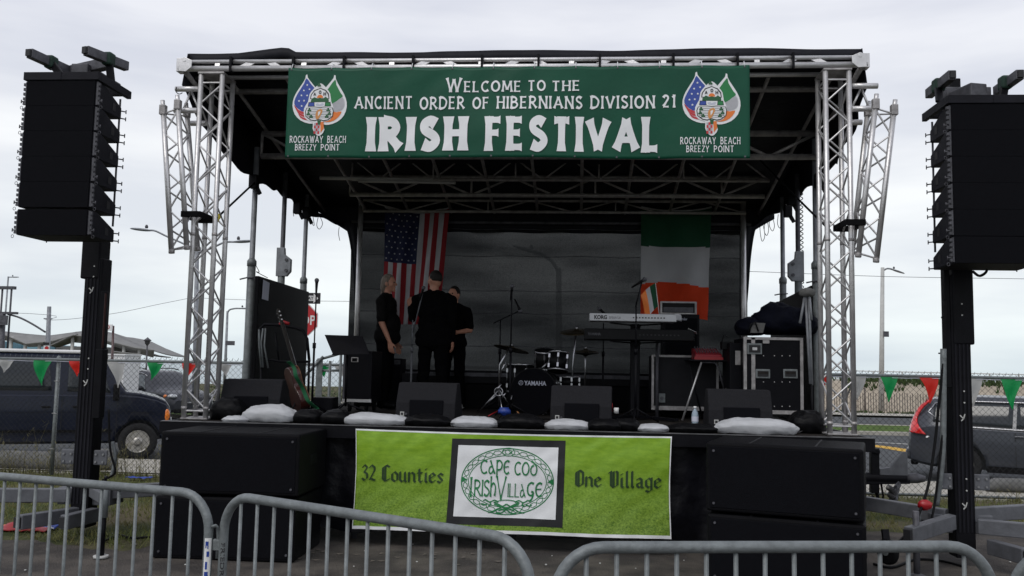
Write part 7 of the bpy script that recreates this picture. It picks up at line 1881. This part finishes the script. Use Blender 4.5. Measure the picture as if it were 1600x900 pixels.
# details: winch plates and jack in front of the left mast, cables on the right one
mb = MB(); x_ = XL_+.052; mb.bx(x_, x_+.05, 8.10, 8.16, 1.45, 2.30); mb.bx(x_, x_+.07, 8.08, 8.18, 1.10, 1.75); mb.build('winch_bracket', 'black_metal', tl_, bevel=.006)
mb = MB(); mb.bx(x_+.0505, x_+.054, 8.09, 8.12, 1.76, 2.28); mb.build('red_strip', 'wood_red', tl_)
j = MB().tube([(-3.93, 7.25, .62), (-3.93, 7.25, .34)], .035, 10).build('front_jack', 'galv', tl_); MB().tube([(-3.93, 7.25, .40), (-3.93, 7.25, .03)], .026, 10).build('jack_tube', 'black_metal', j); MB().lathe([(.06, 0), (.06, .02)], (-3.93, 7.25, .012), 12).build('jack_foot', 'pale_post', j)
MB().bar((XL_+.1, 8.1, .42), (-3.93, 7.25, .50), .07, .09).build('outrigger', 'galv_grey', tl_, bevel=.006)
MB().tube([(-3.93, 7.25, .62), (-3.90, 7.2, .68), (-3.86, 7.15, .68)], .012, 6).build('crank', 'black_metal', j)
p = at(47, 765, 8.9); MB().tube([p, p+V((0, 0, -.12))], .03, 8).build('crank_grip', 'black_plastic', tl_); MB().tube([p+V((-.15, 0, -.12)), p+V((.02, 0, -.12))], .018, 8).build('crank', 'black_metal', tl_)
def acable(t, pts, r, m='cable', nm='cable'):
    P = [at(a, b, y) for a, b, y in pts]; q = []
    for i in range(len(P)-1):
        p0, p1, p2, p3 = P[max(0, i-1)], P[i], P[i+1], P[min(len(P)-1, i+2)]
        for k_ in range(7): tt = k_/7; q.append(.5*((2*p1)+(-p0+p2)*tt+(2*p0-5*p1+4*p2-p3)*tt*tt+(-p0+3*p1-3*p2+p3)*tt**3))
    q.append(P[-1]); return MB().tube(q, r, 6).build(nm, m, t)
acable(tr_, [(1477, 470, 8.05), (1474, 560, 8.05), (1466, 640, 8.04), (1461, 690, 8.02), (1450, 760, 7.95), (1430, 815, 7.8), (1402, 850, 7.5)], .012)
acable(tr_, [(1476, 500, 8.06), (1475, 640, 8.06), (1466, 740, 8.02), (1460, 790, 8.0), (1450, 835, 7.9)], .010)
acable(tr_, [(1520, 424, 8.05), (1530, 431, 8.0), (1540, 426, 7.9), (1543, 418, 7.9)], .012)
acable(tr_, [(1474, 545, 8.06), (1473, 700, 8.06), (1463, 790, 8.1)], .026, 'galv', 'strut')
mb = MB(); x_ = XR_-.06; mb.bx(x_-.045, x_, 8.12, 8.2, 1.55, 2.9 if False else 2.62); mb.tube([at(1476, 490, 8.1), at(1472, 496, 8.1), at(1476, 502, 8.1)], .012, 5); mb.tube([at(1466, 552, 8.1), at(1478, 552, 8.1)], .008, 5); mb.build('winch_bracket', 'black_metal', tr_, bevel=.004)
p = at(1445, 789, 7.9); MB().ell(p, (.06, .04, .045), 14, 8, fn=lambda q, p_: p_*(1+.3*noise.noise(q*3))).build('red_handle', 'red_paint', tr_)
acable(tr_, [(1438, 795, 7.9), (1438, 815, 7.9), (1439, 838, 7.9)], .006, 'galv', 'pin_chain')
p = at(1387, 856, 7.4); wl_c = MB().lathe([(.085, -.025), (.10, -.015), (.10, .015), (.085, .025)], (p.x, 7.4, .25), 20, R=RZ(.5) @ RY(PI/2)).build('jockey_wheel', 'rubber', tr_); MB().lathe([(.03, -.03), (.03, .03)], (p.x, 7.4, .25), 12, R=RZ(.5) @ RY(PI/2)).build('hub', 'galv', wl_c)
MB().bar((p.x, 7.4, .25), (p.x-.01, 7.43, .42), .05, .04).build('wheel_fork', 'black_metal', tr_)
# cables trailing on the ground at the left
def gcable(label, pts, r=.012):
    P = [(atz(a, b, .0).x, atz(a, b, .0).y) for a, b in pts]; tag(MB().tube([(x_, y_, .02) for x_, y_ in catmull(P, 8)], r, 6).build('ground_cable', 'cable', origin=(P[0][0], P[0][1], 0)), label, 'cable')
gcable('black cable trailing from the left lift mast to the left subwoofers', [(160, 850), (185, 840), (205, 844), (245, 842)])
gcable('loose black cable on the asphalt at the foot of the right lift mast', [(1365, 885), (1395, 890), (1430, 878), (1470, 880), (1510, 890)])
acable(tl_, [(170, 640, 8.1), (172, 700, 8.1), (180, 735, 8.1), (172, 745, 8.1), (160, 750, 8.1)], .010)
acable(tl_, [(176, 690, 8.15), (180, 715, 8.15), (174, 745, 8.15)], .016, 'galv', 'strut')

# ------------------------------------------------------------------ line arrays
def linearray(label, x0, x1, Y, ztop, side, tilts, gap_last):
    t = thing('line_array', label, 'speaker array', ((x0+x1)/2, Y, ztop-1.4))
    h = .223; D = .43; z = ztop-.075; y0 = Y; ang = 0
    for i, (da, gp_) in enumerate(tilts):
        ang += da; R = RX(ang); piv = V((0, y0, z))
        tf = lambda x_, u, v: V((x_, 0, 0))+piv+R @ V((0, u, v))
        prof = [(0, 0), (.13, 0), (D, -.115), (D, -h), (.0, -h)]
        cb = MB(); cb.prism(prof, lambda u, v, d: tf(d, u, v), x0+.02, x1-.02); c_ = cb.build('array_cabinet', 'black_array', t, bevel=.008)
        g_ = MB(); g_.prism([(-.012, -.001), (.01, -.001), (.01, -h+.001), (-.012, -h+.001)], lambda u, v, d: tf(d, u, v), x0+.03, x1-.03); g_.build('grille', 'grille', c_)
        for s_, xx in ((-1, x0), (1, x1)):
            rp = MB(); rp.prism([(.0, -.01), (.035, -.01), (.035, -h+.01), (0, -h+.01)], lambda u, v, d: tf(xx-s_*.018+d, u, v), -.004, .012 if s_ > 0 else .008)
            for q in range(5): rp.box(tf(xx+s_*.004*-1, .012, -.03-q*.042), (.02, .02, .024))
            rp.build('rigging_strip', 'steel_dark', c_)
            hb = MB(); hb.prism([(.27, -.11), (.32, -.12), (.32, -.18), (.27, -.18)], lambda u, v, d: tf(xx-s_*.020+d, u, v), -.003, .003); hb.build('handle_recess', 'print_black', c_)
            pn = MB()
            for v_ in (-.11, -h+.015):
                a = tf(xx-s_*.03, D+.01, v_-(.03 if v_ > -.12 else 0)); pn.tube([a, a+V((s_*.03, .03, 0))], .006, 5); pn.tube([a+V((s_*.03, .03, -.018)), a+V((s_*.03, .03, .018))], .005, 5)
                b = tf(xx-s_*.02, .012, v_+.03)
                if v_ < -.15: pn.tube([b, b+V((s_*.045, 0, 0))], .006, 5); pn.tube([b+V((s_*.045, 0, -.015)), b+V((s_*.045, 0, .015))], .005, 5)
            b = tf(xx-s_*.02, .012, -h+.01)
            pn.tube([b+V((s_*.040+.012*math.cos(q*PI/4), 0, -.02+.014*math.sin(q*PI/4))) for q in range(8)], .0025, 4, closed=True)
            pn.build('locking_pin', 'steel_dark', c_)
        nxt = tf(0, 0, -h-gp_); y0, z = nxt.y, nxt.z
        if i < len(tilts): pass
    zb_ = z
    mb = MB()
    for xx in (x0+.05, x1-.05): mb.tube([(xx, Y+D+.02, ztop-.1), (xx, Y+D+.02, zb_+.15)], .009, 6)
    mb.build('rear_link_bar', 'steel_dark', t)
    mb = MB(); mb.bx(x0, x1, Y-.02, Y+.03, ztop-.07, ztop); mb.bx(x0, x0+.04, Y+.03, Y+.55, ztop-.07, ztop); mb.bx(x1-.04, x1, Y+.03, Y+.55, ztop-.07, ztop); mb.bx(x0+.04, x1-.04, Y+.42, Y+.47, ztop-.07, ztop)
    mb.bx((x0+x1)/2-.003, (x0+x1)/2+.003, Y-.024, Y-.019, ztop-.07, ztop)
    mb.build('bumper_frame', 'black_array', t, bevel=.005)
    return t
def forks(t, beams, cross_, slings, frame_z):
    for (n_, f_) in beams: 
        b_ = MB().bar(n_, f_, .065, .085).build('fork_beam', 'steel_dark', t, bevel=.006)
        d = (V(n_)-V(f_)).normalized(); MB().box(V(n_)+d*.001, (.045, .045, .06), R=d.to_track_quat('Y', 'Z').to_matrix()).build('tube_mouth', 'print_black', b_)
    MB().bar(cross_[0], cross_[1], .08, .10).build('fork_crossbar', 'steel_dark', t, bevel=.008)
    for a, b in slings:
        s_ = MB().bar(a, b, .07, .03, up=(0, 1, 0)).build('lifting_sling', 'black_metal', t, bevel=.01)
        MB().box(V(a)+V((0, -.0, .0)), (.09, .11, .12)).build('sling_wrap', mat('green_black_webbing', (.012, .045, .03), .8, 0, .3, 9), s_, bevel=.02)
LX0, LX1, LY, LZ = -4.85, -4.17, 7.2, 4.135
la = linearray('black line array of six cabinets hanging from the left lift mast', LX0, LX1, LY, LZ, 1, [(0, 0), (.0, 0), (.0, 0), (.0, 0), (-.005, .018), (.01, 0)], .02)
zf = 4.36
B1 = (atz(46, 83, zf), atz(112, 113, zf)); B2 = (atz(134, 79, zf), atz(198, 104, zf))
forks(tl_, [B1, B2], (B1[1]+V((-.03, 0, 0)), B2[1]+V((-.1, -.1, 0))), [(atz(80, 98, zf), V((LX0+.22, 7.45, LZ))), (atz(170, 93, zf), V((LX1-.06, 7.5, LZ)))], LZ)
MB().bar((XL_, 8.2, 4.30), (XL_, 7.6, 4.30), .16, .12).build('fork_mount', 'steel_dark', tl_, bevel=.01)
RX0_, RX1_, RY_, RZ_ = 3.06, 3.80, 7.5, 3.995
ra = linearray('black line array of six cabinets hanging from the right lift mast', RX0_, RX1_, RY_, RZ_, -1, [(0, 0), (.0, 0), (.0, 0), (.0, .0), (-.005, .003), (-.02, 0)], .01)
zf = 4.20
B1 = (atz(1488, 117, zf), atz(1451, 147, zf)); B2 = (atz(1594, 116, zf), atz(1557, 143, zf))
forks(tr_, [B1, B2], (atz(1476, 146, zf), atz(1546, 146, zf)), [(atz(1466, 134, zf), V((RX0_+.02, RY_+.2, RZ_))), (atz(1570, 130, zf), V((RX1_-.18, RY_+.25, RZ_)))], RZ_)
MB().bar((XR_, 8.2, 4.14), (XR_+.1, 7.8, 4.14), .16, .12).build('fork_mount', 'steel_dark', tr_, bevel=.01)

# ------------------------------------------------------------------ crowd barriers
def barrier(label, P0, P1, sp, extra=None, n0=0):
    P0, P1 = V(P0), V(P1); d = (P1-P0); L_ = d.length; d.normalize(); nrm = V((-d.y, d.x, 0)); r = .019; zt, zb_, rc = 1.10, .20, .15
    t = thing('crowd_barrier', label, 'barrier', (P0.x, P0.y, 0), 'steel crowd barriers in front of the stage')
    pts = []
    def add(s_, z): pts.append(P0+d*s_+V((0, 0, z)))
    for k in range(9): a = PI-PI/2*k/8; add(rc+rc*math.cos(a), zt-rc+rc*math.sin(a))
    for k in range(9): a = PI/2-PI/2*k/8; add(L_-rc+rc*math.cos(a), zt-rc+rc*math.sin(a))
    for k in range(5): a = -PI/2*k/4; add(L_-.06+.06*math.cos(a), zb_+.06+.06*math.sin(a))
    for k in range(5): a = -PI/2-PI/2*k/4; add(.06+.06*math.cos(a), zb_+.06+.06*math.sin(a))
    MB().tube(pts, r, 14, closed=True).build('frame', 'galv', t)
    mb = MB(); n_ = int(round((L_-.0)/sp))
    for k in range(1, n_):
        s_ = L_*k/n_; e_ = min(s_, L_-s_); zz = zt if e_ > rc else zt-rc+math.sqrt(max(0, rc*rc-(rc-e_)**2))
        b_ = MB().tube([P0+d*s_+V((0, 0, zb_)), P0+d*s_+V((0, 0, zz-.01))], .0075, 8).build('bar', 'galv', t)
    for s_ in (.25, L_-.25):
        MB().bar(P0+d*s_+V((0, 0, .02))-nrm*.28, P0+d*s_+V((0, 0, .02))+nrm*.28, .05, .012).build('foot', 'galv', t)
        MB().tube([P0+d*s_+V((0, 0, .02)), P0+d*s_+V((0, 0, zb_))], .015, 8).build('foot_post', 'galv', t)
    return t, P0, P1, d, nrm
e1 = atz(326, 830, .95); dA = (atz(0, 737, 1.1)-atz(300, 762, 1.1)).normalized(); dA.z = 0
e1.z = 0; sA = e1+dA*2.45
tA, *_ = barrier('barrier at the left with a torn white and blue sticker on its end post', sA, e1, .098)
P = e1; vd = (V((0, 0, EYE))-P); 
mb = MB(); fwd_a = V((-P.x, -P.y, 0)).normalized(); sdv = V((fwd_a.y, -fwd_a.x, 0))
def postpatch(c, a0, a1, z0, z1, r=.0198, off=0):   # curved patch on a post facing the camera
    m2 = MB(); m2.grid(lambda u, v: V((c.x, c.y, 0))+(fwd_a*math.cos(a0+(a1-a0)*u)+sdv*math.sin(a0+(a1-a0)*u))*(r+off)+V((0, 0, z0+(z1-z0)*v)), 10, 16); return m2
st_ = postpatch(P, -.75, .75, .62, .925).build('sticker', 'white', tA, fixn=False)
for k, (a0, a1, z0, z1) in enumerate(((-.1, .5, .895, .912), (-.1, .1, .882, .912), (.3, .5, .885, .905), (-.3, .2, .850, .872), (.0, .4, .80, .83), (-.2, .5, .755, .79), (-.4, .0, .70, .745), (.1, .3, .70, .745), (-.4, .5, .665, .68))): postpatch(P, a0, a1, z0, z1, off=.0012).build('sticker_print', 'blue_plastic', st_, fixn=False)
b0 = atz(350, 830, .95); b0.z = 0; b1 = atz(829, 897, 1.0); b1.z = 0
tB, *_ = barrier('slanting barrier at centre left with black stencil letters on its post', b0, b1, .10)
vb = V((-b0.x, -b0.y, 0)).normalized(); sb = V((vb.y, -vb.x, 0))
text_mesh('FRIEDRICHS', lambda u, v: V((b0.x, b0.y, .905-u))+(-sb*(v-.010))+vb*math.sqrt(max(.00001, .0197**2-(v-.010)**2)), .225, .017, tB, 'stencil_mark', 'print_black', .01)
hk = [e1+V((.0, 0, .965)), e1+V((.035, -.01, .975)), b0.lerp(e1, .42)+V((0, 0, .965)), b0.lerp(e1, .36)+V((0, 0, .93)), b0.lerp(e1, .36)+V((0, 0, .84))]
MB().tube([(p.x, p.y, p.z) for p in hk], .0075, 8).build('hook', 'galv', tA); q = b0.lerp(e1, .28); MB().box((q.x, q.y, .895), (.05, .02, .045)).build('hook_eye', 'galv', tB, bevel=.003)
c0 = atz(868, 897, 1.02); c0.z = 0; c1 = atz(1550, 893, 1.02); c1.z = 0
barrier('wide barrier nearest the camera at centre right', c0, c1, .098)
d0 = atz(1584, 893, 1.02); d0.z = 0
barrier('barrier cut off by the right edge of the view', d0, d0+V((1.6, -1.0, 0)), .098)

# ------------------------------------------------------------------ litter
c = atz(45, 818, .06); mb = MB()
mb.grid(lambda u, v: c+V(((u-.5)*.52, (v-.5)*.30, -.04+.07*math.sin(u*PI)*math.sin(v*PI)+.03*noise.noise(V((u*5, v*5, 1))))), 30, 14, mfn=lambda u, v: 1 if v < .3 else (2 if (.3 < v+.25*math.sin(u*6) < .42) else (3 if .42 < v+.3*u < .55 else 0)))
tag(mb.build('folded_beach_mat', ['blue_plastic', 'red_paint', 'white', 'e_orange'], origin=c, fixn=False, solid=.01), 'crumpled blue, red and white plastic mat lying on the grass left of the lift mast', 'mat')
c = atz(218, 741, -.05); mb = MB(); mb.grid(lambda u, v: V((c.x+(u-.5)*.38, c.y+(v-.5)*.12, hf(c.x, c.y)+.05+.03*noise.noise(V((u*6, v*4, 3))))), 16, 6)
tag(mb.build('plastic_scrap', 'blue_plastic', origin=c, fixn=False, solid=.006), 'scrap of blue plastic on the grass left of the subwoofers', 'litter')
mb = MB(); random.seed(3)
for i in range(90):
    x_, y_ = random.uniform(-4.5, 4.5), random.uniform(3.5, 9.2); r_ = random.uniform(.004, .012); mb.ell((x_, y_, .012), (r_, r_, r_*.6), 6, 4, fn=lambda q, p: p*(1+.4*noise.noise(q*2)))
tag(mb.build('gravel', 'pale_post', fixn=False), 'small pale pebbles scattered over the worn asphalt', 'gravel', kind='stuff')
mb = MB()
for i in range(30):
    x_, y_ = random.uniform(-2.5, -.6), random.uniform(7.4, 7.9); a = random.uniform(0, PI)
    mb.add([V((x_, y_, .018)), V((x_+.05*math.cos(a), y_+.05*math.sin(a), .02)), V((x_+.04, y_+.03, .022))], [(0, 1, 2)])
tag(mb.build('dry_leaves', 'picket', fixn=False), 'dry leaf scraps on the asphalt in front of the skirt', 'leaves', kind='stuff')

mb = MB(); random.seed(11)
for (x_, y_, a, n_) in ((-2.6, 4.6, .5, 34), (-.6, 6.9, .1, 40), (.4, 4.0, 2.6, 30), (-3.4, 6.2, -.3, 26), (1.5, 5.6, .9, 30), (-1.2, 5.4, 1.7, 24)):
    P_ = []
    for k in range(n_):
        P_.append((x_, y_)); a += random.uniform(-.55, .55)*.8; x_ += .07*math.cos(a); y_ += .07*math.sin(a)*.6
    for (xa_, ya_), (xb_, yb_) in zip(P_, P_[1:]):
        d_ = V((xb_-xa_, yb_-ya_, 0)).normalized(); n2_ = V((-d_.y, d_.x, 0))*random.uniform(.003, .008)
        mb.add([V((xa_, ya_, .0215))-n2_, V((xb_, yb_, .0215))-n2_, V((xb_, yb_, .0215))+n2_, V((xa_, ya_, .0215))+n2_], [(0, 1, 2, 3)])
struct(mb.build('asphalt_cracks', 'rubber', fixn=False))
